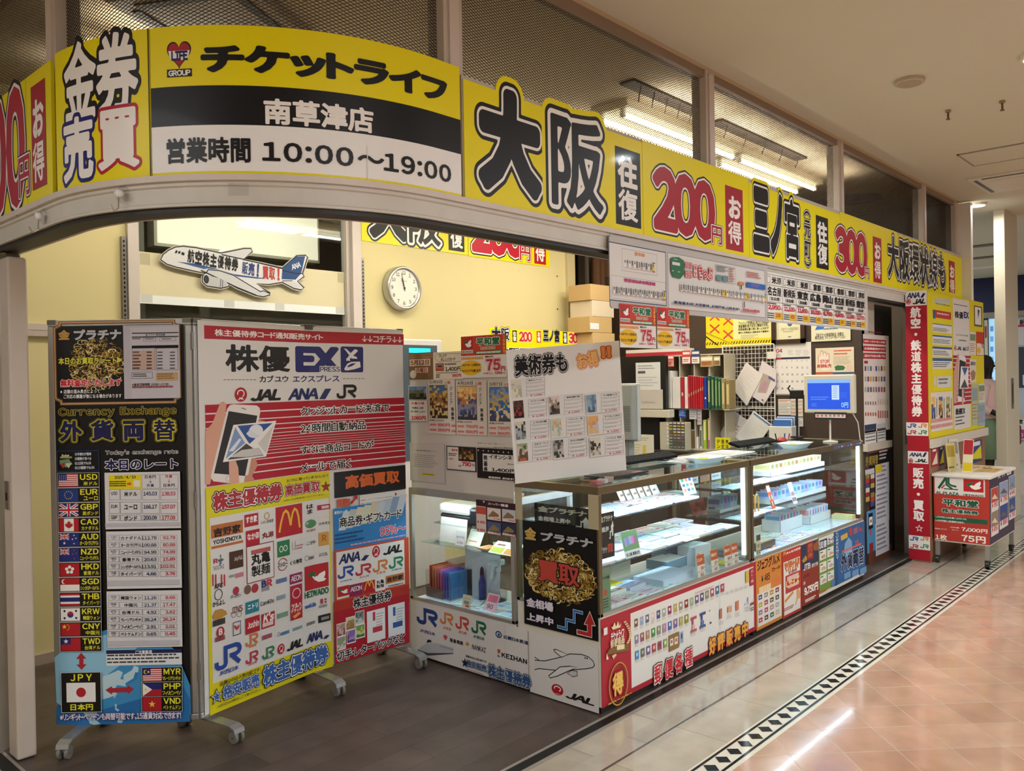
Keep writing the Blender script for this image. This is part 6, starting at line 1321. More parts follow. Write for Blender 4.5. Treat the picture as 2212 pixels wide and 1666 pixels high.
for k,(c,n_)in enumerate((('b0472a','dark orange'),('d8764a','orange'),('e08a7a','salmon'),('e0687a','coral pink'),('d47ac0','magenta'),('8a6ac8','violet'),('5a6ad0','blue'),('4a90d0','sky blue'))):
 o=MB().box((2.955,3.325-.021*k,.309),(3.085,3.318-.021*k,.47-.003*k),c).build('paper_sleeve',PAPER);tag(o,'%s paper sleeve standing in the clear box in the lower case'%n_,'sleeve','coloured paper sleeves')
bx,by,bz=3.12,2.98,.307
t=thing('spray_bottle','clear spray bottle with a white nozzle on the floor of the lower case','spray bottle',(bx,by,bz))
MB().lathe([(.048,0),(.05,.01),(.05,.05),(.04,.09),(.022,.125),(.014,.145),(.014,.16)],(bx,by,bz),'fff',28).build('bottle',FILM,t,smooth=True);MB().lathe([(.045,.003),(.045,.045),(.044,.047)],(bx,by,bz),'dfe8f0',24).build('water',FILM,t)
MB().lathe([(.018,.15),(.018,.175),(.012,.178)],(bx,by,bz),'dfe4ea').build('collar',PLASTIC,t);MB().box((bx-.05,by-.014,bz+.178),(bx+.045,by+.014,bz+.208),'e6e9ee').box((bx-.065,by-.009,bz+.188),(bx-.05,by+.009,bz+.203),'e6e9ee').build('nozzle_head',PLASTIC,t,bev=.006);MB().obox((bx-.035,by-.006,bz+.182),(.014,0,0),(0,.012,0),(-.022,0,-.06),'dfe4ea').build('trigger',PLASTIC,t,bev=.002);MB().tube([(bx,by,bz+.17),(bx+.005,by,bz+.08),(bx+.02,by,bz+.01)],.002,'c8d8e8').build('dip_tube',PLASTIC,t)
t=thing('glue_bottle','small dark blue bottle beside the spray bottle in the lower case','bottle',(3.08,3.06,.307));MB().lathe([(.022,0),(.022,.09),(.014,.11),(.012,.13)],(3.08,3.055,.307),'2a3a8a',20,1,.7).build('bottle_body',PLASTIC,t,smooth=True);MB().lathe([(.012,.13),(.009,.16),(.004,.17)],(3.08,3.055,.307),'22252c').build('cap',PLASTIC,t)
row_=((2.99,3.02,'e8e6e2','white'),(2.96,3.09,'dfe8d8','pale green'),(2.98,2.92,'d8e8ee','pale aqua'),(2.96,2.84,'e8dce4','pale pink'))
for k,(x,y,c,n_)in enumerate(row_):flat(x,y,.307,.10,.07,.006,.5-.3*k,(c,'b8c8d0','8a949c','d89aa8'),90+k,'leaflet','%s leaflet on the floor of the lower case, %s from the left'%(n_,ORD[[1,0,2,3][k]]),'leaflet','leaflets in the lower case')
stand_card(2.93,2.86,.314,.08,.085,.5,'e6b0bc',lambda a,w,h:(a.rectuv(-w*.4,h*.5,w*.4,h*.9,'d86a84'),a.textuv('90',-w*.3,h*.1,w*.2,h*.38,'3a3a48',.02)),'price_card','pink card with 90 leaning on leaflets in the lower case','price card',face='x')
stand_card(2.905,3.0,.307,.06,.065,.2,'d8c4b0',lambda a,w,h:(a.rectuv(-w*.45,h*.7,w*.45,h*.72,'7a5a4a'),a.rectuv(-w*.3,h*.3,w*.3,h*.55,'8a8a78'),a.rectuv(-w*.1,h*.1,w*.35,h*.25,'c85a4a')),'price_card','small tan card standing at the front of the lower case','price card',face='x')
def grid12(a,w,h):
 for i in range(4):
  for j in range(5):a.rectuv(-w*.46+w*.24*i,-0+h*(.04+.19*j),-w*.26+w*.24*i,h*(.2+.19*j),('a8c4e8','b8d0ec','98b4dc')[(i*2+j)%3])
a=Art((2.905,2.66,.312),(0,1,0),(0,0,1),(-1,0,0));a=Art((3.02,2.79,.3105),(0,-1,0),(0,0,1),(1,0,0));a.meters();a.slabuv(-.13,-.11,.13,.11,'dce6f4',.003);grid12(a,.26,.22)if False else None
for i in range(4):
 for j in range(4):a.rectuv(-.12+.06*i,-.1+.05*j,-.07+.06*i,-.06+.05*j,('a8c4e8','b8d0ec','98b4dc')[(i*2+j)%3])
a.build('stamp_sheet','large pale blue stamp sheet lying at the right of the lower case floor','stamp sheet',None,PAPER)
for k,(y,c0,c1,n_)in enumerate(((2.83,'b8bc4a','e6e2da','lime and white'),(2.74,'d89a4a','e8dcc8','orange and white'))):
 stand_card(2.945,y,.5995,.09,.085,1.0,c1,lambda a,w,h,c0=c0:(a.rectuv(-w*.45,h*.06,w*.45,h*.5,c0),a.rectuv(-w*.3,h*.65,w*.3,h*.78,'8a6a5a')),'ticket_folder','%s ticket card leaning on the glass shelf of the lower case'%n_,'ticket card',None,face='x')
for k,(x,y,c,n_)in enumerate(((3.02,2.95,'dca05a','orange'),(3.05,2.87,'d8b07a','tan'),(3.12,2.96,'a8d0b8','pale green'))):flat(x,y,.6002,.09,.07,.004,.4*k,(c,'e8d8b8','a86a4a','c8503a'),70+k,'ticket_card','%s ticket card lying on the glass shelf of the lower case'%n_,'ticket card','ticket cards on the lower shelf')
stand_card(2.965,3.10,.6005,.07,.075,.15,'d8cfc8',lambda a,w,h:(a.textuv('Apple Gift Card',-w*.4,h*.5,w*.4,h*.66,'333',.02,prop=True),a.textuv('4,750',-w*.3,h*.12,w*.3,h*.28,'a85a5a',.03)),'price_card','small white gift card sign on the glass shelf of the lower case','price card',face='x')
stand_card(3.0,3.04,.6005,.10,.11,.5,'e8dac8',lambda a,w,h:(a.rectuv(-w*.4,h*.2,w*.2,h*.26,'c88a6a'),a.rectuv(-w*.4,h*.7,w*.35,h*.76,'b8a08a')),'document','cream leaflet leaning behind the gift card sign in the lower case','document',face='x')
t=MB()
for k,(x,y,dz)in enumerate(((3.06,2.92,0),(3.09,2.86,.004),(3.04,2.80,.008))):flat(x,y,.6952 if False else .6002+.0,.001,.001,.0005,0,('e8c8b8',)*4,1,'x',None,None,None,0)if False else None
stand_card(3.25,2.74,.307,.12,.26,0,'d8d4cc',lambda a,w,h:[a.rectuv(-w*.3,h*(.5+.13*j),w*.4,h*(.58+.13*j),('4a4640','8a7a3a')[j%2])for j in range(4)],'document','white price list at the right back of the lower case','document',face='x')
a=artX(SX-.0016);a.zoom(860,1040,5.5536);a.slab((934,216,1412,672),'3a1c28',.0008)
a.rect((934,216,1412,300),'46202f')if False else None;a.text('スーパー銭湯',(1075,250,1320,312),'e8e0e0',.03,prop=True,out=((.08,'2a1018'),));a.star(1028,245,14,'e8e0d8',n=4)
for(x0,y0,x1,y1),c,p in(((936,292,1058,618),'d8c8c4',None),((1068,312,1232,478),'d8d0c8','790'),((1246,330,1410,500),'b8c0c8','840'),((1070,478,1234,650),'4a5a88','880'),((1248,500,1412,668),'2a3450','780')):
 a.rect((x0,y0,x1,y1),c)
 if p:a.rect((x0+4,y0+(y1-y0)*.70,x1-4,y1-2),'d8d0cc');a.text('¥'+p,(x0+80,y0+(y1-y0)*.76,x1-8,y1-12),'c02a34',.05);a.poly([(x0+14,y0+100),(x0+70,y0+40),(x0+140,y0+90),(x0+140,y0+116),(x0+14,y0+112)],'8a6a4a' if c[0]in 'db' else '8a7a4a')
 else:a.rect((x0,y0+8,x1,y0+110),'c0503c');a.text('¥950',(x0+14,y0+176,x0+110,y0+220),'c02a34',.05);a.text('¥850',(x0+14,y0+270,x0+110,y0+316),'c02a34',.05)
a.build('bathhouse_poster','dark bathhouse ticket poster with red prices stuck on the lower case glass','poster','counter side posters')
def bsheet(b,z=(0,0,1),d=.004,col='d6d3cc',t=.0006):
 a=artX(2.884-d);a.zoom(*z);a.slab(b,col,t);return a
a=artX(2.884);a.meters();a.slabuv(-3.375,.894,-2.64,1.545,'cbc8c4',.004);a.rectuv(-3.37,1.015,-2.645,1.02,'c0bdb8')
bd=a.build('notice_board','pale grey upright sheet covered in tickets and prices, standing on the lower glass case','board',mat=FILM if False else PAPER)
Z3=(880,720,4.608)
a=bsheet((12,200,258,455),Z3,.0042,'7a5a3a');a.bars((14,210,250,250),2,'9a7a5a',3,.7,False);a.rect((22,262,228,322),'d8b8a4');a.text('5月12日',(32,272,214,314),'4a1a1a',.025,gap=.08);a.rect((76,345,206,392),'d8b8a4');a.text('月曜日',(84,350,194,388),'8a3a3a',.02);a.ell((25,370,90,450),'c8c4ba')
for k in range(14):a.line([(100+9*k,450),(110+9*k,400)],.0016,'9a8460')
a.build('date_sign','brown wooden date sign reading 5月12日 月曜日','sign',mat=PAPER)
a=bsheet((255,192,552,456),Z3,.0040,'d8d0c0');a.line([(300,202),(545,202),(545,282),(300,282),(270,242),(300,202)],.003,'b8925a');a.text('プレミア',(310,210,392,240),'3a2a20',.025,prop=True);a.text('オレンジカード',(330,246,480,274),'3a2a20',.025,prop=True);a.rect((280,300,364,376),'b8462e');a.rect((288,312,352,350),'8a8a8a');a.rect((300,322,345,338),'3a3a40');a.bars((372,302,535,314),1,'555',2,.8);a.text('1,400円',(376,336,536,378),'222',.03,gap=.05);a.bars((285,392,520,400),1,'777',3,.6);a.bars((285,410,330,450),2,'666',3,.6);a.text('980円',(446,405,536,436),'c03a44',.035,gap=.05)
a.build('price_sheet','cream orange-card price sheet with 1,400円 beside the date sign','price sheet',mat=PAPER)
a=artX(2.8795);a.zoom(*Z3)
P0_,P1_=a.uv(532,36),a.uv(990,436)
a.meters();voucher(a,lambda x,y:(P0_[0]+(P1_[0]-P0_[0])*x,P0_[1]+(P1_[1]-P0_[1])*y));a.build('voucher_card','red and white voucher card with 75円 rising above the notice board','voucher card','hanging voucher cards',PRINT)
MP=((('4a6a8a','c8a85a','8a6a3a','5a2a2a','c8b87a','3a3020'),('d8b070','e8c88a','b87a4a','4a5a8a','8a8aa0','3a3a4a'),('5a7ab0','8a9ac0','c8a84a','3a6ab0','d8c8a0','4a4a6a')))
for k,(x0,x1,d_,p1,lab)in enumerate(((205,480,'5月9日','890','movie ticket sheet headed 5月9日, leftmost of three on the notice board'),(482,795,'4月18日','790','movie ticket sheet headed 4月18日, middle of three on the notice board'),(800,1095,'3月7日','790','movie ticket sheet headed 3月7日, rightmost of three, partly behind the white board'))):
 dy=10*k;a=bsheet((x0,465+dy,x1,1012+8*k),Z3,.0041+.0002*k,'d2ccc6');X_=x0+14
 a.text(d_,(X_,472+dy,X_+130+25*(k==1),504+dy),'33302e',.02,gap=.08);a.text('公開',(X_+145+32*(k==1),478+dy,X_+208+32*(k==1),508+dy),'b84a54',.02)
 a.rect((X_,516+dy,X_+185+14*k,850+dy*1.6),'2a2a30');a.mosaic((X_+3,520+dy,X_+182+14*k,846+dy*1.6),MP[k],9,13,40+k)
 if k<2 or True:a.text('ジュニア',(X_+200+14*k,530+dy,X_+232+14*k,710+dy),'2e2a2a',.02,vert=True);a.text('映画券',(X_+215+14*k,735+dy,X_+248+14*k,870+dy),'2e2a2a',.03,vert=True)
 a.text('定価1,000円',(X_,856+dy*1.5,X_+145,880+dy*1.5),'4a3a3a',.015,gap=.08)
 for j,pr in enumerate((p1,'900')):
  y=895+dy*1.7+52*j;a.rect((X_+4,y+4,X_+70,y+26),'d07a7a');a.text(pr+'円',(X_+84,y,X_+205,y+38),'cc5a60',.04,gap=.08);a.rect((X_+222,y+16,X_+262,y+38),'d07a7a')
 a.build('movie_ticket_sheet',lab,'price sheet','movie ticket sheets',PAPER)
a=bsheet((10,522,204,882),Z3,.0046,'dcdad6');a.mosaic((14,530,192,662),('5a86c0','7a9ac8','6a6a50','3a3a30','2a2a24'),5,4,77);a.frame((14,668,202,880),'2a2a44',.0016);a.text('天葉の湯',(34,684,168,712),'b8303c',.02);a.text('平日限定入浴券',(46,732,160,756),'33343a',.03,prop=True);a.text('1枚 通常1,200円',(30,770,176,790),'33343a',.02,prop=True);a.text('1060円',(38,822,184,868),'c02a34',.045,gap=.03)
a.build('price_sheet','small bath ticket sheet with a house photo and 1060円','price sheet',mat=PAPER)
a=bsheet((22,1088,375,1500),Z3,.0041,'c6c2bc');a.text('千葉市販店舗の廃止について',(76,1158,296,1184),'444',.02,prop=True);a.bars((66,1205,330,1360),7,'8a8684',5,.3);a.rect((140,1388,270,1424),'d8c81e');a.text('チケットライフ',(158,1396,264,1418),'1c1a10',.05,prop=True)
a.build('notice_sheet','grey notice letter with a small yellow shop logo, lower left of the notice board','notice',mat=PAPER)
a=bsheet((388,1120,686,1384),Z3,.0041,'241e20');a.rect((396,1130,510,1330),'d8d4d0');a.rect((396,1262,676,1374),'d8d4d0');a.mosaic((514,1140,660,1262),('2a2018','4a3a20','8a6a3a','3a2a18','b08a4a'),6,5,9);a.text('極楽湯',(440,1148,500,1178),'b04a44',.03);a.bars((408,1190,500,1230),2,'555',3,.6);a.text('880',(414,1240,460,1262),'b03a3a',.03);a.text('1枚',(505,1310,538,1332),'222',.03);a.text('790',(540,1278,636,1330),'c02a34',.05,gap=.04);a.text('円',(644,1300,668,1332),'222',.02);a.bars((400,1342,660,1366),1,'444',4,.6)
a.build('price_sheet','black bordered bath ticket sheet with red 790円, lower middle of the notice board','price sheet',mat=PAPER)
a=bsheet((692,1140,1096,1475),Z3,.0041,'1e1a1c');
for k in range(8):a.ell((700+50*k,1158+4*k,712+50*k,1172+4*k),'d8d4d0')
a.rect((750,1198,1096,1400),'dcdad8');a.text('映画券',(758,1210,800,1385),'1a1a1c',.04,vert=True);a.text('イオンシネマ',(812,1206,1094,1270),'1a1a1c',.03,prop=True);a.text('一般1,800円',(985,1296,1080,1316),'333',.03,gap=.05);a.text('1,400円',(838,1338,1082,1398),'1a1a1c',.04,gap=.06);a.text('有効期限 あります!',(806,1422,1060,1466),'e4e2e0',.05,prop=True)
a.build('price_sheet','black cinema ticket sheet with 1,400円, lower right of the notice board','price sheet',mat=PAPER)
a=bsheet((696,1080,1075,1150),Z3,.0041,'cbc7c2');a.text('草津イオン・近江八幡イオンで',(698,1090,970,1112),'333',.03,prop=True);a.text('全タイトル観れます!',(862,1128,1056,1148),'333',.03,prop=True);a.build('notice_sheet','narrow strip of writing taped above the black cinema sheet','notice',mat=PAPER)
for k,(y,w_,h_,c)in enumerate(((3.30,.1,.012,'6a5f88'),(3.14,.12,.014,'c8a894'),(3.0,.08,.016,'d8d4c8'),(2.90,.08,.016,'8a8a60'),(2.80,.09,.015,'b8c4c0'),(2.70,.08,.012,'c8a494'))):
 tag(MB().box((2.90,y-w_/2,.893),(2.98,y+w_/2,.893+h_),c).box((2.905,y-w_/2+.004,.893+h_),(2.975,y+w_/2-.004,.894+h_),'dcd8d0').build('ticket_bundle',PAPER),('lilac','tan','white','olive','pale green','pinkish')[k]+' bundle of tickets lying along the top of the lower case','ticket bundle','ticket bundles on the lower case')
p1=CAMP+ray(1113,1040)*((1.0-EYE)/ray(1113,1040).z);dp=(p1-CAMP).dot(_f);p2=CAMP+ray(1353,1010)*(dp*1.035)
U=p2-p1;Wd=U.length;U.normalize();d3=ray(1093,757);p3=CAMP+d3*((p1-CAMP).dot(U)/d3.dot(U));V=p3-p1;Hh=V.length;V.normalize()
a=Art(p1,U,U.cross(V),V);a.meters();a.slabuv(0,-.012,Wd,Hh,'d8d7d5',.004);a.zoom(880,720,4.608)
a.text('美術券も',(1060,232,1598,385),'151517',.035,out=((.065,'d9d9d7'),(.105,'151517'),(.15,'c3c1c2')),rot=0);
a.text('お得',(1686,200,1905,330),'e0b070',.035,out=((.075,'b04a1e'),(.12,'e8c8a0'),(.15,'b04a1e')),rot=7);a.text('!!',(1925,135,2030,245),'d88a4a',.06,out=((.11,'a03a18'),(.15,'e8c8a0')),gap=.2)
def mcell(x0,y0,pal,pr,ttl,sd):
 w_,h_=340,200;sk=-.11
 f=lambda x,y:(x0+x,y0+y+x*sk)
 a.rect((x0,y0,x0+w_,y0+h_-w_*.11-2),'cfcecc');a.mosaic((x0+6,y0+8,x0+118,y0+172),pal,5,6,sd)
 for k in range(5):a.line([f(160,38*k+14),f(w_,38*k+14)],.0012,'77777a')
 a.line([f(160,10),f(160,192)],.0012,'77777a');a.line([f(w_,10),f(w_,200)],.0012,'77777a')
 a.text(ttl,(x0+178,y0+2,x0+320,y0+4),'33333a',.02,prop=True)
 for k in range(1,4):a.bars((x0+175,y0+4+38*k,x0+325,y0-8+38*k),1,'66666a',sd+k,.8)
 a.text(pr,(x0+198,y0+150,x0+318,y0+158),'b84054',.025,gap=.05)
G1=('c8c6b8','b8baa8','a8a898','d0ccb8')
for k,(x0,y0,pal,pr,tt)in enumerate(((1025,462,G1,'¥1,590','琳派コレクション'),(1045,668,('5a3a30','3a2a28','8a3a34','2a1a18'),'¥1,790','大カイロ展'),(1065,880,('c0bcae','3a3a3a','9aa4a8','6a7478'),'¥1,590','上村松園'),(1085,1095,('8a9a7a','b8b09a','5a4a48','b0603a'),'¥1,790','日本ポーランド'),(1400,630,('c8b8b0','8a8070','3a3430','4a443e'),'¥1,990','超国宝'),(1420,850,('b8bc9a','c89a8a','9ab0a0','c8c4b8'),'¥1,790','パウル・クレー展'),(1440,1060,('4a4a48','8a8a84','b0aca4','3a3a38'),'¥1,290','荒木正の映画美術'),(1765,610,('7a94a8','5a7a94','8aa0b0','4a6478'),'¥2,090','モネ睡蓮のとき'),(1785,820,('cfa06a','c8905a','b0b4c8','d0a878'),'¥1,690','FOLON'),(1805,1035,('c8c4b4','3a3634','8a8478','c0bcae'),'¥1,390','KYOSAI 暁斎'))):mcell(x0,y0,pal,pr,tt,300+k)
mb_=a.build('museum_ticket_board','large white tilted board headed 美術券も お得!! standing on the corner of the glass counter','board',mat=PAPER)
U=Vector((U.x,U.y,0)).normalized();c_=Vector((p1.x,p1.y,1.0))+U*(Wd*.62);t=MB().obox(c_+Vector((0,-.03,-.0145)),U*.2,(0,.06,0),(0,0,.003),'fff');t.obox(c_+Vector((0,-.03,-.012)),U*.2,(0,.003,0),(0,0,.035),'fff');t.obox(c_+Vector((0,.026,-.012)),U*.2,(0,.003,0),(0,0,.07),'fff');tag(t.build('acrylic_stand',FILM),'clear acrylic stand holding the white museum-ticket board','stand')
ct=MB().box((2.90,2.16,.986),(3.10,2.24,1.02),'d8c8c4');ct=MB()
t=thing('coin_case','clear box of pink slips on the corner of the glass counter','box',(2.98,2.2,.986))
for a_,b_ in(((2.90,2.16,.986),(3.08,2.163,1.02)),((2.90,2.237,.986),(3.08,2.24,1.02)),((2.90,2.16,.986),(2.903,2.24,1.02)),((3.077,2.16,.986),(3.08,2.24,1.02))):MB().box(a_,b_).build('box_wall',FILM,t)
for k,c in enumerate(('d8707a','dcd8d4','c8b8b0')):tag(MB().box((2.92+.05*k,2.18,.987),(2.96+.05*k,2.22,1.0+.004*k),c,.3*k).build('paper_slip',PAPER),('pink','white','beige')[k]+' folded slip in the clear box on the counter corner','slip','slips in the clear box')
def cointray(x,y,z,label):
 t=thing('coin_tray',label,'tray',(x,y,z));n=28
 prof=[(.0,0),(.075,0),(.10,.03),(.105,.03),(.079,-.002 if False else .004),(.0,.004)]
 V=[];F=[]
 def ring(r,zz):
  k=len(V)
  for i in range(4*6):
   a_=2*math.pi*i/24;c,s_=math.cos(a_),math.sin(a_);q=(abs(c)**5+abs(s_)**5)**-.2;V.append((x+r*1.25*c*q,y+r*.8*s_*q,z+zz))
  return k
 ks=[ring(.07,0),ring(.10,.03),ring(.107,.032),ring(.102,.03),ring(.072,.005)]
 for a_,b_ in zip(ks,ks[1:]):F+=[(a_+i,a_+(i+1)%24,b_+(i+1)%24,b_+i)for i in range(24)]
 F+=[tuple(range(23,-1,-1)),tuple(range(ks[-1],ks[-1]+24))]
 make('dish',V,F,[lin('dadcdc')]*len(F),PLASTIC,t,smooth=True)
 MB().obox((x-.06,y-.01,z+.006),(.13,.03,.012),(-.012,.045,0),(0,0,.003),'d8c818').build('yellow_note',PAPER,t)
q=onZ(.985,1512,998);cointray(q.x,2.28,.985,'white coin tray with a yellow slip on the near glass counter');q=onZ(.985,1708,966);cointray(5.18,2.27,.985,'white coin tray with a yellow slip on the far glass counter')
def keybar(x0,x1,y,label):
 t=thing('keyboard',label,'keyboard',((x0+x1)/2,y,.985));MB().obox((x0,y,.993),(x1-x0,0,0),(0,.075,.022),(0,-.005,.016),'101113').build('key_deck',RUBBER,t,bev=.004)
 for k in range(2):MB().obox((x0+(x1-x0)*(.2+.55*k),y-.03,.985),(.03,0,0),(0,.05,.014),(0,0,.006),'0f1012').build('stand_foot',PLASTIC,t)
 m_=MB()
 for i in range(16):
  for j in range(3):m_.obox((x0+.01+(x1-x0-.02)*i/16,y+.006+.022*j,1.010+.0065*j),((x1-x0)/16*.8,0,0),(0,.017,.005),(0,-.001,.003),'1e2022')
 m_.build('keys',RUBBER,t)
keybar(3.44,4.12,2.50,'black keyboard propped on the near glass counter');keybar(4.86,5.42,2.50,'black keyboard propped on the far glass counter')
for k,(x,y,w_,d_,rz,c,l)in enumerate(((4.15,2.42,.42,.26,-.03,'c8ccd0','clear folder of papers on the counter joint, beside the near coin tray'),(4.55,2.44,.40,.22,.03,'d4d2d0','white papers under a clear sheet past the counter joint'),(3.30,2.34,.34,.14,0,'2a2c30','dark flat mat beside the white museum-ticket board'))):
 flat(x,y,.9852,w_,d_,.003+.002*k,rz,(c,'b0b4bc' if c[0]!='2' else '3a3c40','8a8e96' if c[0]!='2' else '4a3a3a','a8b0b8' if c[0]!='2' else 'a8605a'),60+k,'paper_sheet',l,'paper',None,5)
pm=onX(5.72,1790,850)
def mon(y0,y1,z0,z1,x):
 pass
t=thing('customer_display','cream framed screen showing blue with 0円, on a thin pole at the far counter','screen',(5.72,pm.y,.985))
A_=onX(5.72,1736,812);B_=onX(5.72,1846,892)
MB().box((5.72,B_.y,B_.z-.005),(5.765,A_.y,A_.z+.005),'c9c6b4').build('casing',PLASTIC,t,bev=.008)
a=artX(5.7195);a.zoom(1640,560,3.7875);a.slab((394,985,745,1230),'1648c8',.0004);a.rect((394,985,745,1012),'6f9ad8');a.rect((592,1032,655,1150),'a8c0e8');[a.rect((600,1042+17*k,640,1048+17*k),'6a86c0')for k in range(6)]
a.bars((420,1125,580,1160),2,'4a74d8',3,.5);a.bars((425,1180,475,1210),3,'4a74d8',4,.4);a.bars((660,1090,735,1140),4,'3560d0',5,.4);a.text('0円',(672,1172,728,1216),'8ab8f4',.02,gap=.05)
a.build('screen',parent=t,mat=emit('screen_glow','fff',.55))
my=(A_.y+B_.y)/2
MB().cyl((5.74,my,.988),(5.74,my,B_.z-.03),.006,c='d4d2cc').build('pole',PLASTIC,t);MB().lathe([(.05,0),(.05,.006),(.012,.012)],(5.74,my,.985),'d8d6d0').build('base',PLASTIC,t)
a=artX(5.715);a.zoom(1640,560,3.7875);a.slab((452,1252,716,1316),'2a2c38',.002);a.rect((460,1268,706,1300),'dcd0cc');[a.rect((468+34*k,1272,490+34*k,1290),('c86a6a','8a8a90')[k%2])for k in range(7)];a.build('calendar_strip',parent=t)
MB().tube([(5.76,B_.y+.03,B_.z),(5.78,B_.y+.0,1.12),(5.79,B_.y-.01,1.0),(5.8,B_.y-.02,.99)],.004,'c8c6be').build('cable',PLASTIC,t)
t=thing('mouse','small red and black computer mouse beside the screen','mouse',(5.62,2.56,.985));MB().lathe([(.03,0),(.032,.01),(.022,.026),(.004,.03)],(5.62,2.56,.985),'a82a2a',20,1.4,1).build('shell',PLASTIC,t,smooth=True);MB().lathe([(.031,0),(.033,.006)],(5.62,2.56,.985),'1a1a1c',20,1.42,1.02).build('underside',PLASTIC,t)
t=thing('web_camera','small black gadget on an arm in front of the calendar','camera',(6.0,2.66,.985))
q=onX(6.0,1721,853);MB().cyl((6.0,q.y,.986),(6.0,q.y,q.z),.008,c='141414').build('arm',PLASTIC,t);MB().box((5.985,q.y-.05,q.z-.03),(6.015,q.y+.05,q.z+.035),'161618').build('head',PLASTIC,t,bev=.006);MB().tube([(6.0,q.y+.05,q.z+.02),(6.0,q.y+.065,q.z+.05),(6.0,q.y+.05,q.z+.07)],.006,'161618').build('clip',PLASTIC,t);MB().lathe([(.05,0),(.05,.012)],(6.0,q.y,.985),'141414').build('base',PLASTIC,t)
BX=6.24
tag(MB().box((6.08,2.68,0),(6.44,4.15,.80),'4a3a2e').box((6.06,2.66,.80),(6.446,4.15,.83),'2a2622').build('back_counter',PAINT,bev=.003),'dark low counter along the brown wall behind the glass cases','counter')
def bx(p0,p1,depth,c,X=BX,mb=None):
 a,b=onX(X,*p0),onX(X,*p1);return(mb or MB()).box((X,b.y,b.z),(X+depth,a.y,a.z),c)
def Bz(px,py):return onX(BX,px,py)
t=thing('pigeonhole_shelf','beige pigeonhole shelf unit against the brown wall, full of folders','shelf',(6.2,3.6,.83))
a1,a2=Bz(1437,768),Bz(1568,1000)
yL,yR=a1.y,a2.y;zT=a1.z;zM=Bz(1480,882).z
for z0,z1 in((.83,.845),(zM-.012,zM),(zT-.012,zT)):MB().box((BX,yR,z0),(6.43,yL,z1),'b8b09a').build('shelf_board',PAINT,t)
for k in range(5):
 y=yL+(yR-yL)*k/4;MB().box((BX,y-.005,.845),(6.43,y+.005,zT-.012),'b0a892').build('divider',PAINT,t)
MB().box((6.42,yR,.845),(6.43,yL,zT),'8a8270').build('back',PAINT,t)
def binder(px0,px1,py0,py1,c,label,name='folder',cat='folder',grp=None,X=BX-.03,d=.10,lab=None,z0=None):
 a_,b_=onX(X,px0,py0),onX(X,px1,py1);zb=b_.z if z0 is None else z0
 m_=MB().box((X,b_.y+.0006,zb),(X+d,a_.y-.0006,a_.z),c);m_.box((X+.004,b_.y+.003,a_.z),(X+d-.004,a_.y-.003,a_.z+.002),'e2e0dc')
 if lab:m_.box((X-.001,b_.y+(a_.y-b_.y)*.25,zb+(a_.z-zb)*lab[0]),(X,b_.y+(a_.y-b_.y)*.75,zb+(a_.z-zb)*lab[1]),lab[2])
 return tag(m_.build(name,PAPER),label,cat,grp)
zf=zM+.0005
for k,(x0,x1,y0,c,nm)in enumerate(((1440,1452,802,'dcdad8','white'),(1452,1470,815,'d6d2d0','white'),(1470,1478,815,'b02634','red'),(1472.5,1473,0,'',''))):
 if c:binder(x0,x1,y0,880,c,'%s folder at the left of the upper pigeonholes, %s in'%(nm,ORD[k]),grp='folders in the upper pigeonholes',z0=zf,lab=(.4,.5,'c8b8b0')if c[0]=='b' else None)
xs_=[1486,1491,1496,1501,1506,1511,1516,1520]
binder(1478.5,1486,815,880,'dcd8d6','white folder with a pink note among the red ones',grp='folders in the upper pigeonholes',z0=zf,lab=(.1,.6,'e8c8cc'))
for k in range(7):binder(xs_[k],xs_[k+1],812+.5*k,880,('b3222f','a81e2c','bb2734')[k%3],'red folder with a small tag, %s of the red row'%ORD[k],grp='folders in the upper pigeonholes',z0=zf,lab=(.35+.04*k,.45+.04*k,'b89a7a'))
binder(1520.5,1527,815,880,'1f3fa0','blue folder between the red and green ones',grp='folders in the upper pigeonholes',z0=zf,lab=(.3,.36,'d8d8d8'))
for k,(x0,x1,c)in enumerate(((1528,1535,'2a5a40'),(1535.5,1543,'1f5038'),(1543.5,1550,'2a6a48'),(1550.5,1557,'245a3e'))):binder(x0,x1,812+2*k,878,c,'dark green binder, %s of the green row'%ORD[k],'binder','binder','green binders',z0=zf,lab=(.2,.85,'b0a880')if k==0 else(.1,.9,'8a9a70'))
for k,(x0,x1,c)in enumerate(((1558,1566,'9a8a5a'),(1567,1577,'8a7a52'))):binder(x0,x1,818+3*k,876,c,'olive brown binder at the end of the green row, %s'%('nearer the green' if k==0 else 'outermost'),'binder','binder','olive binders',z0=zf,lab=(.15,.85,'c8b884'))
MB().box((BX-.03,Bz(1580,870).y,zM-.012),(BX+.16,yR-.001,zM-.002),'b8b09a').build('shelf_board',PAINT,t)
for k,(x0,x1,y0,c,nm)in enumerate(((1484,1500,930,'8a7450','brown'),(1501,1509,945,'d8d4d0','white'),(1511,1517,920,'d0d0cc','white labelled'),(1518,1527,908,'9ab83a','lime green'),(1528,1537,905,'b06a90','pink'))):
 binder(x0,x1,y0,990,c,'%s file in the lower pigeonholes beside the drawer cabinet'%nm,'file','file','files in the lower pigeonholes',z0=.8455,lab=(.3,.95,'e0dca0')if k in(3,4)else((.1,.8,'3a3a3a')if k==2 else None),X=BX+.01)
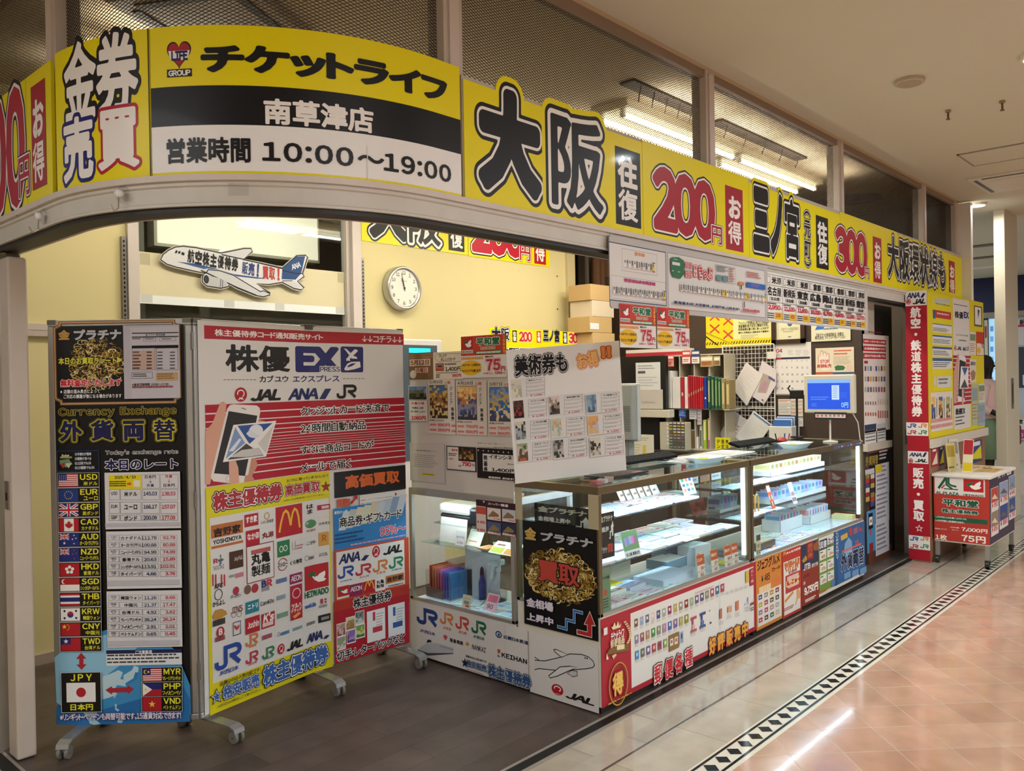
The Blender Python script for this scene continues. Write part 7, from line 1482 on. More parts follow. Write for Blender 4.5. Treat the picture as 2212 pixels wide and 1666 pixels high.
for k,(x0,y0,x1,y1,c,c2)in enumerate(((1437,767,1456,792,'d8625a','e0a090'),(1473,758,1492,786,'c8443a','e4d8d4'),(1493,757,1512,786,'3a4a78','e4d8d4'),(1513,770,1540,792,'c8b890','a87a4a'),(1541,770,1556,790,'b8b088','8a7a50'))):
 a=artX(BX-.008-.0006*k);a.slab((x0,y0,x1,y1),c,.0006);a.rect((x0+1,y0+(y1-y0)*.5,x1-1,y1-1),c2);a.bars((x0+2,y0+3,x1-2,y0+10),1,'f0e8e4',k,.7,False);a.bars((x0+3,y1-10,x1-2,y1-3),2,'8a3a34',k+4,.5);a.build('price_card','%s price card clipped to the top of the pigeonhole shelf'%('salmon pink','red and white','navy and white','tan','olive')[k],'price card',None,mat=PAPER)
for k,(x0,y0,x1,y1,c,c2)in enumerate(((1466,885,1482,902,'2a4a9a','3a5aa8'),(1489,883,1505,906,'b8b8c4','8a8a98'),(1506,884,1516,918,'bcb4bc','9a8a94'))):
 a=artX(BX-.006-.0006*k);a.slab((x0,y0,x1,y1),c,.0006);a.bars((x0+1,y0+2,x1-1,y1-2),4,c2 if k else '8ab0e0',k,.5);a.build('price_card','%s slip hanging below the red folders'%('blue','lilac grey','long pale')[k],'price card',None,mat=PAPER)
t=thing('drawer_cabinet','small cream cabinet of shallow drawers with card labels','drawer cabinet',(6.15,3.55,.83));X=6.12
a_,b_=onX(X,1424,912),onX(X,1481,1005)
MB().box((X+.005,b_.y,.8305),(X+.1,a_.y,a_.z),'b9b4a0').build('body',PAINT,t,bev=.004)
yl=onX(X,1446,950).y;zt_,zb_2=onX(X,1460,912).z,.845
for j in range(9):
 z1=zt_-(zt_-zb_2)*j/9;z0=z1-(zt_-zb_2)/9*.72
 dr=MB().box((X-.004,b_.y+.004,z0),(X+.005,yl,z1),'55504a').build('drawer',PLASTIC,t)
 m_=MB()
 for i in range(4):
  yy=yl+(b_.y-yl)*(i+.12)/4;y2=yl+(b_.y-yl)*(i+.86)/4;MB().box((X-.0055,y2,z0+.004),(X-.004,yy,z1-.004),(('dcdad6','dcdad6','dcdad6','dcdad6'),('c8a84a','dcdad6','c8a84a','d8b84a'),('c8b84a','dcdad6','c8c4bc','b8b85a'),('7a5a5a','d8c84a','dcdad6','dcdad6'),('8a8478','b89a4a','b8923a','8a8a84'),('b0a8b0','9a7aa8','c88ab0','8a5a70'),('8aa05a','6a6a64','6a6a64','6a6a64'),('77aa5a','5a5a54','5a5a54','5a5a54'),('8a8a84',)*4)[j][i]).build('card_label',PAPER,dr)
a=artX(X+.004);a.meters()
for k in range(int((zt_-.845)/.033)):a.rectuv(-(yl+.028),zt_-.03-.033*k,-(yl+.008),zt_-.012-.033*k,'d8dcd8')
a.build('index_strip',parent=t,mat=PAPER)
X=6.13
t=thing('document_screen','black panel with a white document and an acrylic pocket on the back counter','panel',(X,3.9,.83))
bx((1331,772),(1439,900),.05,'15161a',X).build('black_panel',PLASTIC,t,bev=.006);bx((1376,885),(1445,903),.09,'c9c4b4',X-.02).build('tray',PLASTIC,t,bev=.004)
bx((1331,900),(1425,972),.03,'1a1b1e',X+.04).build('stand',PLASTIC,t);q_=onX(X+.04,1380,990).z
MB().box((X+.02,onX(X,1425,950).y,.8305),(X+.09,onX(X,1331,950).y,q_+.01),'1c1b1a').build('base',PLASTIC,t)
a=artX(X-.004);a.slab((1373,784,1427,845),'d2d4d6',.001);a.bars((1378,790,1422,800),2,'8a8a90',2,.4);a.rect((1378,802,1394,807),'55585c');a.bars((1378,815,1422,838),4,'9a9aa0',4,.25);a.build('document','white printed document taped on the black panel behind the counter','document',mat=PAPER)
a=artX(X-.007);a.slab((1378,842,1432,884),'c4beb8',.003);a.bars((1386,868,1418,874),1,'a8a29c',3,.6);a.build('acrylic_pocket',parent=t,mat=PLASTIC)
t=bx((1352,757),(1478,770),.17,'d8d4cc',BX+.02);A2,B2=onX(BX+.019,1352,763),onX(BX+.019,1478,767);t.box((BX+.018,B2.y,B2.z-.002),(BX+.02,A2.y,A2.z-.004),'b0303c');o=t.build('striped_box',PAPER);tag(o,'flat white box with a red stripe, lying on the shelf top','box')
tag(MB().box((BX+.04,onX(BX,1345,780).y-.75,zT+.0)if False else(BX+.03,yL+.003,.83),(6.42,onX(BX,1340,780).y,onX(BX+.02,1400,774).z-.002),'2a2622').build('dark_cabinet',PAINT),'dark cabinet beside the pigeonhole shelf carrying the flat white box','cabinet')
X=5.6
t=thing('register','grey vented back of an old till screen beside the white museum-ticket board','till',(4.6,3.1,.985));X=4.62
A_,B_=onX(X,1328,832),onX(X,1366,952);yy0,yy1=B_.y,onX(X,1330,900).y+.12
MB().box((X,yy0,B_.z),(X+.06,yy1,A_.z),'8f928f').build('screen_back',PLASTIC,t,bev=.006);MB().box((X+.06,yy0-.005,B_.z-.01),(X+.10,yy1+.01,A_.z+.01),'b4b7b4').build('screen_rim',PLASTIC,t,bev=.006)
v=MB()
for k in range(16):v.box((X-.0012,yy0+.015,B_.z+.06+.011*k),(X,yy1-.02,B_.z+.065+.011*k),'5a5c5a')
v.build('vents',PLASTIC,t)
zc=.83;MB().box((X+.02,yy0+.04,zc),(X+.08,yy1-.04,B_.z+.01),'7a7c7a').build('neck',PLASTIC,t);MB().box((X-.08,yy0,zc-.01),(X+.18,yy1,zc+.01),'6a6c6a').build('base',PLASTIC,t,bev=.004)
tag(MB().box((X-.15,yy0-.08,0),(X+.3,yy1+.15,zc-.01),'2c2824').build('till_desk',PAINT,bev=.003),'dark till desk behind the near glass counter','desk')
a=artX(5.78);a.slab((1362,938,1412,1000),'d2cdb8',.008);a.bars((1372,945,1404,955),2,'9a9684',3,.4);a.rect((1388,962,1396,990),'d0b860');a.bars((1368,960,1386,990),5,'b0aa94',3,.3);a.build('leaflet','cream leaflet standing upright on the back counter below the black panel','leaflet',mat=PAPER)
tag(MB().box((5.70,onX(5.8,1412,990).y-.03,0),(5.79+.15,onX(5.8,1362,990).y+.05,onX(5.78,1390,1000).z),'2a2622').build('low_cupboard',PAINT),'dark cupboard carrying the cream leaflet','cupboard')
WX=6.449
def wsheet(b,z,d=.003,col='dcdad6',t=.001):a=artX(WX-d);a.zoom(*z);a.slab(b,col,t);return a
Z6=(1640,560,3.7875)
a=artX(WX-.004);a.zoom(1290,500,5.672);a.slab((1330,1010,2135,1400),'d8d49a',.001);a.rect((1330,1020,1668,1380),'d8c420')
for x,y in((1440,1040),(1605,1095),(1440,1195),(1605,1265)):
 for s_ in(1,-1):a.line([(x-58,y-52*s_),(x+58,y+52*s_)],.014,'b8443a')
for k,s__ in enumerate(('フィッシング詐欺品と思われる商品は','捜査機関・旅行会社と情報を共有し','詐欺被害を最小限に食い止めます!','疑わしき商品は、当組合まで通報を!')):a.text(s__,(1730,1105+42*k,2105,1128+36*k),'2e2a2a',.025,prop=True)
a.bars((1760,1275,1990,1320),3,'9a9a98',4,.4);a.rect((1330,1340,2135,1395),'d8c420')
for k in range(24):
 x=1335+33*k;a.poly([(x,1396-k*1.5),(x+12,1396-k*1.5),(x+28,1362-k*1.5),(x+16,1362-k*1.5)],'1c1a14')
a.line([(1335,1240),(1660,1385)],.016,'d8c420');a.line([(1335,1240),(1660,1385)],.004,'1c1a14');a.line([(1335,1290),(1480,1395)],.01,'1c1a14')
a.build('warning_poster','yellow and white warning poster with red crosses and hazard stripes on the brown wall','poster',mat=PAPER)
t=thing('framed_certificate','certificate in a dark brown wooden frame, half hidden by the fare table','picture frame',(6.44,2.9,1.83))
A_,B_=onX(WX,1668,640),onX(WX,1741,741)
fr=MB()
for k in range(1):pass
for a_,b_ in(((A_.y,A_.z),(A_.y-.035,B_.z)),((B_.y+.035,A_.z),(B_.y,B_.z)),((A_.y,B_.z+.035),(B_.y,B_.z)),((A_.y,A_.z),(B_.y,A_.z-.035))):MB().box((WX-.025,a_[0],a_[1]),(WX,b_[0],b_[1]),'3a241a').build('frame_side',paint('dark_wood',.3,noise=.15,scale=25),t)
a=artX(WX-.006);a.meters();a.slabuv(-(A_.y-.035),B_.z+.035,-(B_.y+.035),A_.z-.035,'d4cfae',.002);a.zoom(*Z6);a.frame((158,480,345,655),'b8ae7a',.002);a.poly([(225,518),(240,550),(262,548),(275,522),(250,530)],'4a5a80');a.text('日本チケット商協同組合',(180,562,322,580),'8a8260',.015,prop=True);a.bars((195,590,310,610),1,'a8a080',2,.4);a.bars((235,632,262,640),1,'4a6aa0',2,.9,False);a.build('certificate',parent=t,mat=PAPER)
a=wsheet((424,500,746,662),Z6,.012,'d6d2b6',.008);a.poly([(455,580),(478,540),(545,540),(520,575)],'2a6ac0');a.bars((525,566,655,574),1,'4a6a90',3,.8);a.text('日本チケット商協同組合 加盟店',(466,608,690,626),'4a4640',.03,prop=True);a.text('株式会社 ライフコーポレーション',(456,630,706,648),'4a4640',.03,prop=True);a.build('association_plaque','cream plaque naming the ticket traders association on the brown wall','plaque',mat=PLASTIC)
a=wsheet((128,690,430,1112),Z6,.006,'d9d4d0',.004);a.text('04',(138,734,190,766),'9a2a4a',.04,gap=.06);a.text('2025',(140,772,172,780),'444',.02);a.text('APRIL',(140,786,180,794),'444',.02)
for k in range(3):a.bars((232+64*k,745,285+64*k,790),5,'9a98a0',k,.3)
a.rect((138,806,415,814),'33344a');a.rect((138,806,180,818),'b83a4a')
dd=1
for r_ in range(5):
 for c_2 in range(7):
  if r_==0 and c_2<2 or dd>30:continue
  x=142+40.5*c_2;y=822+57*r_;s__=str(dd);a.text(s__,(x,y,x+7+9*(len(s__)-1),y+15),'c85a5a' if c_2==0 or dd==29 else('5a78b8' if c_2==6 else '44424a'),.02,gap=.08);dd+=1
a.rect((138,1104,290,1108),'8a2a44');a.build('wall_calendar','white April 2025 wall calendar on the brown wall','calendar',mat=PAPER)
a=wsheet((460,730,778,957),Z6,.004,'d6cbb4');a.poly([(484,800),(494,770),(500,800),(505,752),(520,752),(523,795),(530,760),(545,760),(546,800),(556,770),(570,775),(574,830),(590,830),(580,900),(545,912),(505,905),(484,850)],'dcd4c8');a.line([(484,850),(484,800),(494,770),(500,800),(505,752),(520,752),(523,795),(530,760),(545,760),(546,800),(556,770),(570,775),(574,870)],.004,'b8584a')
a.text('STOP',(498,824,572,852),'c03a34',.04,gap=.06);a.text('高額転売',(472,860,592,888),'b8544a',.035);a.bars((610,745,765,790),2,'c85a4a',4,.5);a.bars((608,800,770,865),6,'9a8a74',5,.35);a.poly([(616,880),(640,868),(690,872),(704,888),(690,908),(625,912)],'3a6a4a');a.ell((708,862,770,915),'d8bcaa');a.rect((462,925,600,955),'b8604a');a.rect((600,925,776,955),'4a5a7a');a.build('warning_poster','small cream poster with a hand outline and red STOP above the screen','poster',mat=PAPER)
for k,(b_,c,l)in enumerate((((155,1146,258,1275),'d8d2cc','white timetable card below the calendar'),((258,1120,358,1288),'d4c4b4','striped pastel schedule card below the calendar'),((258,1294,360,1370),'d2d0ce','short white card under the striped schedule card'))):
 a=wsheet(b_,Z6,.004+.001*k,c);x0,y0,x1,y1=b_
 for j in range(5 if k<2 else 3):a.rect((x0+4,y0+8+(y1-y0-16)*j/(5 if k<2 else 3),x1-4,y0+14+(y1-y0-16)*j/(5 if k<2 else 3)),('b86a74','c8b45a','8a90a8','8aa08a','b89a9a')[(j+k)%5]);a.bars((x0+6,y0+18+(y1-y0-16)*j/(5 if k<2 else 3),x1-6,y0+26+(y1-y0-16)*j/(5 if k<2 else 3)),1,'8a8684',j,.7)
 a.build('schedule_card',l,'card',None,mat=PAPER)
t=thing('wire_grid','white wire grid panel hung on the brown wall','grid panel',(6.43,3.2,.85))
A_,B_=onX(WX-.02,1561,748),onX(WX-.02,1676,995)
g=MB();y0,y1,z0,z1=B_.y,A_.y,B_.z,A_.z;zm=onX(WX-.02,1620,882).z;zm2=onX(WX-.02,1620,815).z
for k in range(15):y=y0+(y1-y0)*k/14;g.cyl((WX-.02,y,z0),(WX-.02,y,z1),.0022,c='d8d6d0',n=6)
for k in range(27):z=z0+(z1-z0)*k/26;g.cyl((WX-.024,y0,z),(WX-.024,y1,z),.0022,c='d8d6d0',n=6)
g.build('wires',PLASTIC,t);r_=MB()
for z in(z0,z1,zm):r_.cyl((WX-.022,y0,z),(WX-.022,y1,z),.005,c='dcdad4',n=8)
for y in(y0,y1):r_.cyl((WX-.022,y,z0),(WX-.022,y,z1),.005,c='dcdad4',n=8)
r_.build('rim',PLASTIC,t)
for k,(px,py)in enumerate(((1611,765),(1648,765),(1590,865),(1650,865),(1583,878),(1629,886),(1570,762))):
 q=onX(WX-.03,px,py);tag(MB().tube([(WX-.018,q.y,q.z+.02),(WX-.035,q.y,q.z+.005),(WX-.06,q.y,q.z-.002),(WX-.065,q.y,q.z+.012)],.003,'2a2a2a').build('grid_hook',CHROME),'small metal hook on the wire grid','hook','hooks on the wire grid')
def hang(pts,col,draw,label,d):
 a=artX(WX-d);P=[a.pix(*p)for p in pts];a.lay(col,P,[tuple(range(len(P)))[::-1]]);n=len(P)
 a.put(P,[tuple(range(n))],col,-.006)
 for i in range(n):a.strip(P[i],P[(i+1)%n],col,.007,STEP)
 draw(a,pts);return a.build('hanging_papers',label,'papers','papers clipped to the wire grid',PAPER)
def lines(c):
 def f(a,p):
  (x0,y0),(x1,y1),(x2,y2),(x3,y3)=p
  for k in range(12):
   s_=.12+.065*k;a.line([(x0+(x3-x0)*s_+(x1-x0)*.1,y0+(y3-y0)*s_+(y1-y0)*.1),(x0+(x3-x0)*s_+(x1-x0)*(.5+.4*((k*7)%5)/5),y0+(y3-y0)*s_+(y1-y0)*(.5+.4*((k*7)%5)/5))],.0018,c)
 return f
hang([(1612,783),(1647,812),(1613,877),(1580,838)],'d2ccc8',lines('a8a0a0'),'whitish printed sheets hanging diagonally, upper left on the wire grid',.045)
hang([(1646,779),(1676,800),(1676,832),(1650,874),(1624,856)],'cfc6c8',lambda a,p:(a.poly([(1648,806),(1668,815),(1655,850),(1636,848)],'a89a90'),a.poly([(1650,822),(1660,826),(1650,848),(1640,842)],'b08a9a'),a.poly([(1660,812),(1674,820),(1674,826),(1660,818)],'5a5a80')),'papers with a faint picture hanging diagonally, upper right on the wire grid',.04)
hang([(1585,888),(1622,914),(1588,962),(1552,940)],'c9c4c4',lambda a,p:[a.line([(1572+4*j+k*7,905+12*j+k*5),(1576+4*j+k*7,908+12*j+k*5)],.012,('8a8a98','b87a80')[j%2])for j in range(3)for k in range(4)],'white sheets with coloured stamps hanging diagonally, lower left on the wire grid',.042)
hang([(1628,888),(1667,918),(1628,975),(1588,945)],'d4d4d2',lambda a,p:(lines('a0a4a8')(a,p),a.line([(1628,893),(1664,920)],.014,'5a7aa8')),'white ruled list with a blue header hanging diagonally, lower right on the wire grid',.05)
a=artX(WX-.036);a.slab((1657,760,1676,775),'d0ccc4',.001);a.build('paper_tag','small white tag clipped at the upper edge of the wire grid','tag',mat=PAPER)
q=onX(6.2,1690,945)
t=thing('pen_holder','pale pink cup of pens at the end of the back counter','cup',(6.2,q.y,.83));MB().lathe([(.035,0),(.04,.10),(.036,.10),(.032,.01)],(6.2,q.y,.83),'d8a8a0',20).build('cup',PLASTIC,t)
for k,c in enumerate(('b83040','2a4a9a','d8d8d8','222')):tag(MB().cyl((6.2-.01*k+.015,q.y+.012*k-.018,.84),(6.18-.02*k+.04,q.y+.03*k-.05,1.0),.005,c=c,n=8).build('pen',PLASTIC),'%s pen in the pink cup'%('red','blue','white','black')[k],'pen','pens in the pink cup')
q=onX(6.3,1692,915);t=thing('envelope_rack','white rack of blue and white envelopes below the schedule cards','rack',(6.3,q.y,.83));MB().box((6.25,q.y-.09,.83),(6.40,q.y+.1,1.05),'d4d2cc').build('rack_box',PLASTIC,t,bev=.004)
for k in range(5):tag(MB().box((6.27+.025*k,q.y-.07,1.0),(6.28+.025*k,q.y+.07,1.10+.008*k),('3a6ab0','d8dce4','5a8ac8','d8d4cc','2a4a8a')[k],.1).build('envelope',PAPER),'%s envelope in the white rack, %s from the front'%(('blue','white','light blue','cream','navy')[k],ORD[k]),'envelope','envelopes in the rack')
o=artX(5.72);o.slab((1545,945,1578,985),'d8cc1c',.002);o.text('テント',(1548,950,1556,980),'222',.03,vert=True);o.text('限定で',(1558,950,1565,980),'222',.03,vert=True);o.text('売中!',(1567,950,1574,980),'222',.03,vert=True);zz=onX(5.72,1560,985).z
o.build('yellow_card','bright yellow card with black writing behind the far coin tray','card',mat=PAPER);tag(MB().box((5.70,onX(5.72,1580,970).y,0),(5.80,onX(5.72,1543,970).y,zz),'2a2622').build('low_cupboard',PAINT),'dark cupboard carrying the yellow card','cupboard')
t=thing('wall_clock','round silver wall clock showing just before noon on the cream wall','clock',(4.0,4.77,2.0));C0=Vector((4.005,4.76,2.148));Rr=.163
V=[];F=[];pr=[(Rr,0.02),(Rr,-.03),(Rr*.96,-.042),(Rr*.88,-.042),(Rr*.84,-.03)];n=48
for r_2,y in pr:V+=[(C0.x+r_2*math.cos(2*math.pi*k/n),C0.y+y,C0.z+r_2*math.sin(2*math.pi*k/n))for k in range(n)]
F=[(i*n+k,i*n+(k+1)%n,(i+1)*n+(k+1)%n,(i+1)*n+k)for i in range(4)for k in range(n)];make('rim',V,F,[lin('b9b9b6')]*len(F),ALU,t,smooth=True)
a=Art((C0.x,C0.y-.028,C0.z),(1,0,0),(0,-1,0));a.meters();a.lay('dcdad2',[(Rr*.86*math.cos(2*math.pi*k/48),Rr*.86*math.sin(2*math.pi*k/48))for k in range(48)],[tuple(range(48))])
for h in range(1,13):an=math.radians(90-30*h);cx,cy=.113*math.cos(an),.113*math.sin(an);wv=.010 if h<10 else .017;a.textuv(str(h),cx-wv,cy-.013,cx+wv,cy+.013,'33343a',.02,gap=.08)
a.rectuv(-.03,.05,.03,.054,'8a8a8a');a.build('dial',parent=t)
for an,L,w_,nm in((90+30*.6,.075,.006,'hour_hand'),(90+12*1.1,.115,.0045,'minute_hand')):
 a=Art((C0.x,C0.y-.033-(.002 if nm[0]=='m' else 0),C0.z),(1,0,0),(0,-1,0));a.meters();r2=math.radians(an);a.line([(-.02*math.cos(r2),-.02*math.sin(r2)),(L*math.cos(r2),L*math.sin(r2))],w_,'1c1c22',px=False);a.build(nm,parent=t)
for k in range(1):MB().cyl((C0.x,C0.y-.04,C0.z),(C0.x,C0.y-.03,C0.z),.006,c='222').build('hub',PLASTIC,t)
a=artY(4.7885);a.slab((780,440,1000,545),YEL,.001)if False else None
a=artY(4.786);a.meters();a.slabuv(3.665,2.47,4.73,2.93,'e8d90e',.0015);a.z=(0,0,1);a.meters()
a.textuv('大',3.735,2.50,4.10,2.88,BLK2,.075,out=((.105,WHT),(.145,BLK)));a.textuv('阪',4.10,2.495,4.44,2.86,BLK2,.042,out=((.072,WHT),(.115,BLK)));a.rectuv(4.515,2.49,4.69,2.89,BLK2);a.textuv('往復',4.535,2.51,4.675,2.87,WHT,.045,vert=True)
a.build('sign_panel','yellow 大阪 往復 sign high on the back wall, beside the 200円 one','sign','signs on the back wall',LAMIN)
a=artY(4.786);a.meters();a.slabuv(4.735,2.465,5.765,2.93,'e8d90e',.0015);a.textuv('200',4.77,2.50,5.42,2.89,'bb1c34',.055,out=((.08,WHT),(.105,BLK)),gap=0);a.textuv('円',5.36,2.49,5.50,2.63,'bb1c34',.02,out=((.07,WHT),(.10,BLK)));a.rectuv(5.55,2.48,5.71,2.88,'b01e30');a.textuv('お得',5.565,2.50,5.695,2.86,WHT,.045,vert=True)
a.build('sign_panel','yellow 200円 お得 sign high on the back wall, above the clock wall','sign','signs on the back wall',LAMIN)
for k,(px,py)in enumerate(((1203,597),(1204,668))):q=onY(4.789,px,py);tag(MB().cyl((q.x,4.783,q.z),(q.x,4.79,q.z),.006,c='2a2620',n=10).build('wall_screw',PAINT),'%s dark screw in the cream wall near its right edge'%('upper','lower')[k],'screw','wall screws')
a=artY(4.60);a.slab((1057,708,1270,775),'e8d90e',.002);a.zoom(1180,520,6.944)
a.z=(760,430,3.8138)
for st_,b_ in(('大阪',(1150,1052,1302,1172)),('三ノ宮',(1575,1070,1712,1182))):a.text(st_,b_,BLK2,.06,out=((.09,WHT),(.13,BLK),(.17,'e8d90e')),solid=.001)
for x in(1322,1738):a.rect((x,1082+(x-1322)*.03,x+38,1180+(x-1322)*.03),BLK2);a.text('往復',(x+5,1090+(x-1322)*.03,x+33,1172+(x-1322)*.03),WHT,.04,vert=True)
for s__,x in(('200',1376),('300',1785)):a.text(s__,(x,1090+(x-1376)*.03,x+110,1180+(x-1376)*.03),'c8303e',.05,out=((.085,WHT),),gap=0)
for x in(1522,1904):a.rect((x,1088+(x-1522)*.02,x+36,1185+(x-1522)*.02),'c02a3a');a.text('お得',(x+5,1095+(x-1522)*.02,x+31,1180+(x-1522)*.02),WHT,.04,vert=True)
a.text('大阪環状線もお得',(1190,1220,1900,1290),BLK2,.06,out=((.10,WHT),));a.build('sign_panel','small yellow sign 大阪200 三ノ宮300 standing low before the back wall','sign',None,LAMIN)
zz=onY(4.6,1160,775).z;qa,qb=onY(4.6,1057,775),onY(4.6,1270,775)
tag(MB().box((qa.x,4.55,0),(min(qb.x,5.84),4.76,zz),'5a4a3a').build('storage_cabinet',PAINT),'brown cupboard carrying the small yellow sign','cabinet')
t=thing('ticket_machine','grey machine in a white frame with a cyan display, behind the notice board','machine',(3.9,4.5,0));Yt=4.45
A_,B_=onY(Yt,878,732),onY(Yt,956,800)
MB().box((A_.x-.1,Yt,.0),(B_.x,4.76,A_.z),'cfcac6').build('frame',PAINT,t,bev=.01);a1=onY(Yt-.004,880,745);b1=onY(Yt-.004,945,800);MB().box((a1.x-.1,Yt-.004,.9),(b1.x,Yt,a1.z),'4a5660').build('front',PLASTIC,t)
a1,b1=onY(Yt-.008,884,752),onY(Yt-.008,930,763);MB().box((a1.x,Yt-.008,b1.z),(b1.x,Yt-.004,a1.z),'18c8d8').build('display',emit('cyan_glow','fff',1.0),t)
ys=4.42;Xl=onY(ys,1276,650).x
lev=[613,648,682,716,748]
zs=[onY(ys,1277,y).z for y in lev];hh=zs[0]-zs[1]
zz=zs[0];i=0
while zz>.2:
 z0=max(0.0,zz-hh)if zz-hh>.1 else 0.0
 o=(.0,.02,-.015,.025,0,.01,.02,0,.015)[i%9]
 carton((Xl+o,ys,z0+.0005),(Xl+o+.33,ys+.25,zz-.0005),0,'%s carton from the top of the stack in the back corner'%ORD[i].capitalize()if False else 'tan carton, %s from the top of the stack before the curtain'%ORD[i],'stacked_carton','cartons before the curtain',('c9aa78','d6c8b0','c6a874','cbad7c','c2a26e')[i%5])
 if i==2:MBx=MB().box((Xl+o+.0,ys-.001,z0+.03),(Xl+o+.13,ys,z0+hh-.06),'dde2e8');MBx.build('white_label',PAPER,bpy.data.objects['stacked_carton.002'])
 zz=z0;i+=1
a=artY(4.80);a.zoom(260,420,3.687)
out_=[(322,520),(340,480),(385,445),(440,420),(500,414),(600,425),(800,468),(870,455),(985,432),(1040,432),(1050,455),(975,520),(1130,552),(1290,588),(1405,490),(1475,486),(1490,500),(1450,630),(1462,655),(1410,692),(1462,745),(1440,760),(1380,748),(1290,700),(1180,718),(1085,712),(1150,760),(1190,785),(1190,800),(1140,815),(1080,805),(930,745),(870,712),(855,735),(800,748),(690,730),(655,700),(655,655),(680,630),(560,605),(440,578),(370,555)]
def grow(P,k):
 c=len(P);o=[]
 for i in range(c):
  (x0,y0),(x1,y1),(x2,y2)=P[i-1],P[i],P[(i+1)%c];dx,dy=x2-x0,y2-y0;l=math.hypot(dx,dy)or 1;o.append((x1+dy/l*k,y1-dx/l*k))
 return o
def fillp(pts,col):
 """fill a concave outline"""
 b=bmesh.new();vs=[b.verts.new((*a.uv(*p),0))for p in pts];f=b.faces.new(vs);bmesh.ops.triangulate(b,faces=[f]);b.verts.index_update();b.normal_update()
 V=[v.co[:2]for v in b.verts];F=[]
 for f in b.faces:
  ix=[v.index for v in f.verts];F.append(tuple(ix)if f.normal.z>0 else tuple(ix[::-1]))
 b.free();a.lay(col,V,F);return V,F
V_,F_=fillp(grow(out_,12),'b9b7aa');a.put(V_,[f[::-1]for f in F_],'b9b7aa',-.0006);fillp(grow(out_,5),'16171f');fillp(grow(out_,-4),'d4d5da')
a.poly([(1290,588),(1405,495),(1472,492),(1440,630),(1395,680),(1284,676)],'24497f');a.text('ANA',(1358,545,1436,595),'d8dce4',.03,skew=.2,rot=22,gap=.05);a.line([(1290,606),(1395,630),(1450,632)],.006,'16171f')
a.poly([(450,536),(600,552),(760,590),(900,635),(1180,672),(1090,672),(900,650),(700,605)],'2f5694')
for q in([(432,470),(442,445),(458,448),(450,468)],[(456,470),(466,450),(482,456),(474,474)],[(482,480),(490,458),(512,466),(508,488)]):a.poly(q,'16171f')
a.poly([(640,600),(690,590),(790,600),(900,640),(960,670),(1080,770),(1140,768),(1185,790),(1140,805),(1080,798),(930,738),(780,670),(690,630)],'c6c8cf');a.line([(680,630),(700,600),(790,608),(900,645),(965,685),(1115,775)],.006,'16171f');a.line([(640,606),(700,632),(930,742),(1085,805)],.008,'16171f');a.line([(1115,775),(1140,768),(1188,790)],.006,'16171f')
a.poly([(665,660),(685,640),(800,672),(850,700),(850,730),(800,744),(690,725)],'b8bac0');a.ell((662,642,706,712),'16171f');a.ell((670,652,696,702),'3a3c44');a.line([(800,672),(795,742)],.004,'33343c');a.line([(815,682),(812,740)],.004,'33343c')
a.poly([(800,472),(985,440),(1036,440),(1040,452),(960,514)],'c9cbd2');a.line([(805,480),(975,516),(1290,592)],.007,'16171f');a.line([(1290,690),(1370,688)],.006,'16171f');a.poly([(1300,692),(1380,690),(1450,745),(1380,740)],'c6c8cf')
a.text('航空株主優待券',(532,482,936,572),'17171f',.05,rot=0,skew=0)if False else None
def slant(st,p0,p1,hgt,col,w=.045,out=()):
 (x0,y0),(x1,y1)=a.uv(*p0),a.uv(*p1);n=len(st);ang=math.degrees(math.atan2(y1-y0,x1-x0))
 for i,ch in enumerate(st):
  t_=(i+.5)/n;cx,cy=x0+(x1-x0)*t_,y0+(y1-y0)*t_;wd=math.hypot(x1-x0,y1-y0)/n*.47;a.textuv(ch,cx-wd*(1 if ch!='!' else .35),cy-hgt/2,cx+wd*(1 if ch!='!' else .35),cy+hgt/2,col,w,out,rot=ang)
slant('航空株主優待券',(532,487),(940,565),.085,'17171f',.05);slant('販売!',(966,582),(1120,612),.085,'2a3f7a',.05);slant('買取!',(1130,622),(1284,640),.085,'a83a38',.05)
a.build('airplane_sticker','airliner shaped sticker with 航空株主優待券 on the window','sticker')
tag(MB().box((6.815,1.93,0),(8.50,2.065,.875),'8a6248').box((6.815,1.93,.875),(8.50,2.065,2.085),'b8a024').build('board_wall',PAINT,bev=.002),'end wall of the shop front carrying the yellow notice board and red strip','wall',kind='structure')
tag(MB().box((6.812,1.905,.875),(8.52,1.9265,.945),'c9c2b6').build('ledge',PAINT,bev=.004),'pale ledge below the yellow notice board','ledge')
a=artX(6.812);a.zoom(1920,600,4.3836);a.slabuv(-2.085,.012,-1.93,2.083,'a8182a',.002)
def anajal(a,b):x0,y0,x1,y1=b;w,h=x1-x0,y1-y0;a.rect(b,'e4e2de');ana(a,(x0+w*.06,y0+h*.12,x1-w*.06,y0+h*.46));jalmark(a,(x0+w*.04,y0+h*.55,x0+w*.26,y0+h*.95));jal(a,(x0+w*.34,y0+h*.58,x1-w*.05,y0+h*.9))
def jr4(a,b):
 x0,y0,x1,y1=b;w,h=x1-x0,y1-y0;a.rect(b,'e4e2de')
 for i,c in enumerate(('26489a','d07a3c','b83646','2f7f58')):X_,Y_=x0+w*(.06+.48*(i%2)),y0+h*(.1+.48*(i//2));jr(a,(X_,Y_,X_+w*.4,Y_+h*.3),c)
anajal(a,(155,132,360,258));a.text('航空・鉄道株主優待券',(200,280,318,1318),'f0ecea',.045,vert=True);jr4(a,(165,1370,375,1500))
a.zoom(1920,940,4.3836);anajal(a,(180,150,375,275));a.text('販売・買取',(225,305,338,820),'f0ecea',.045,vert=True);a.star(288,885,40,'f0ecea');a.star(288,885,25,'a8182a');jr4(a,(188,945,392,1095))
a.build('red_strip_sign','tall narrow red sign with vertical white characters 航空・鉄道株主優待券','sign')
Yb=1.9285
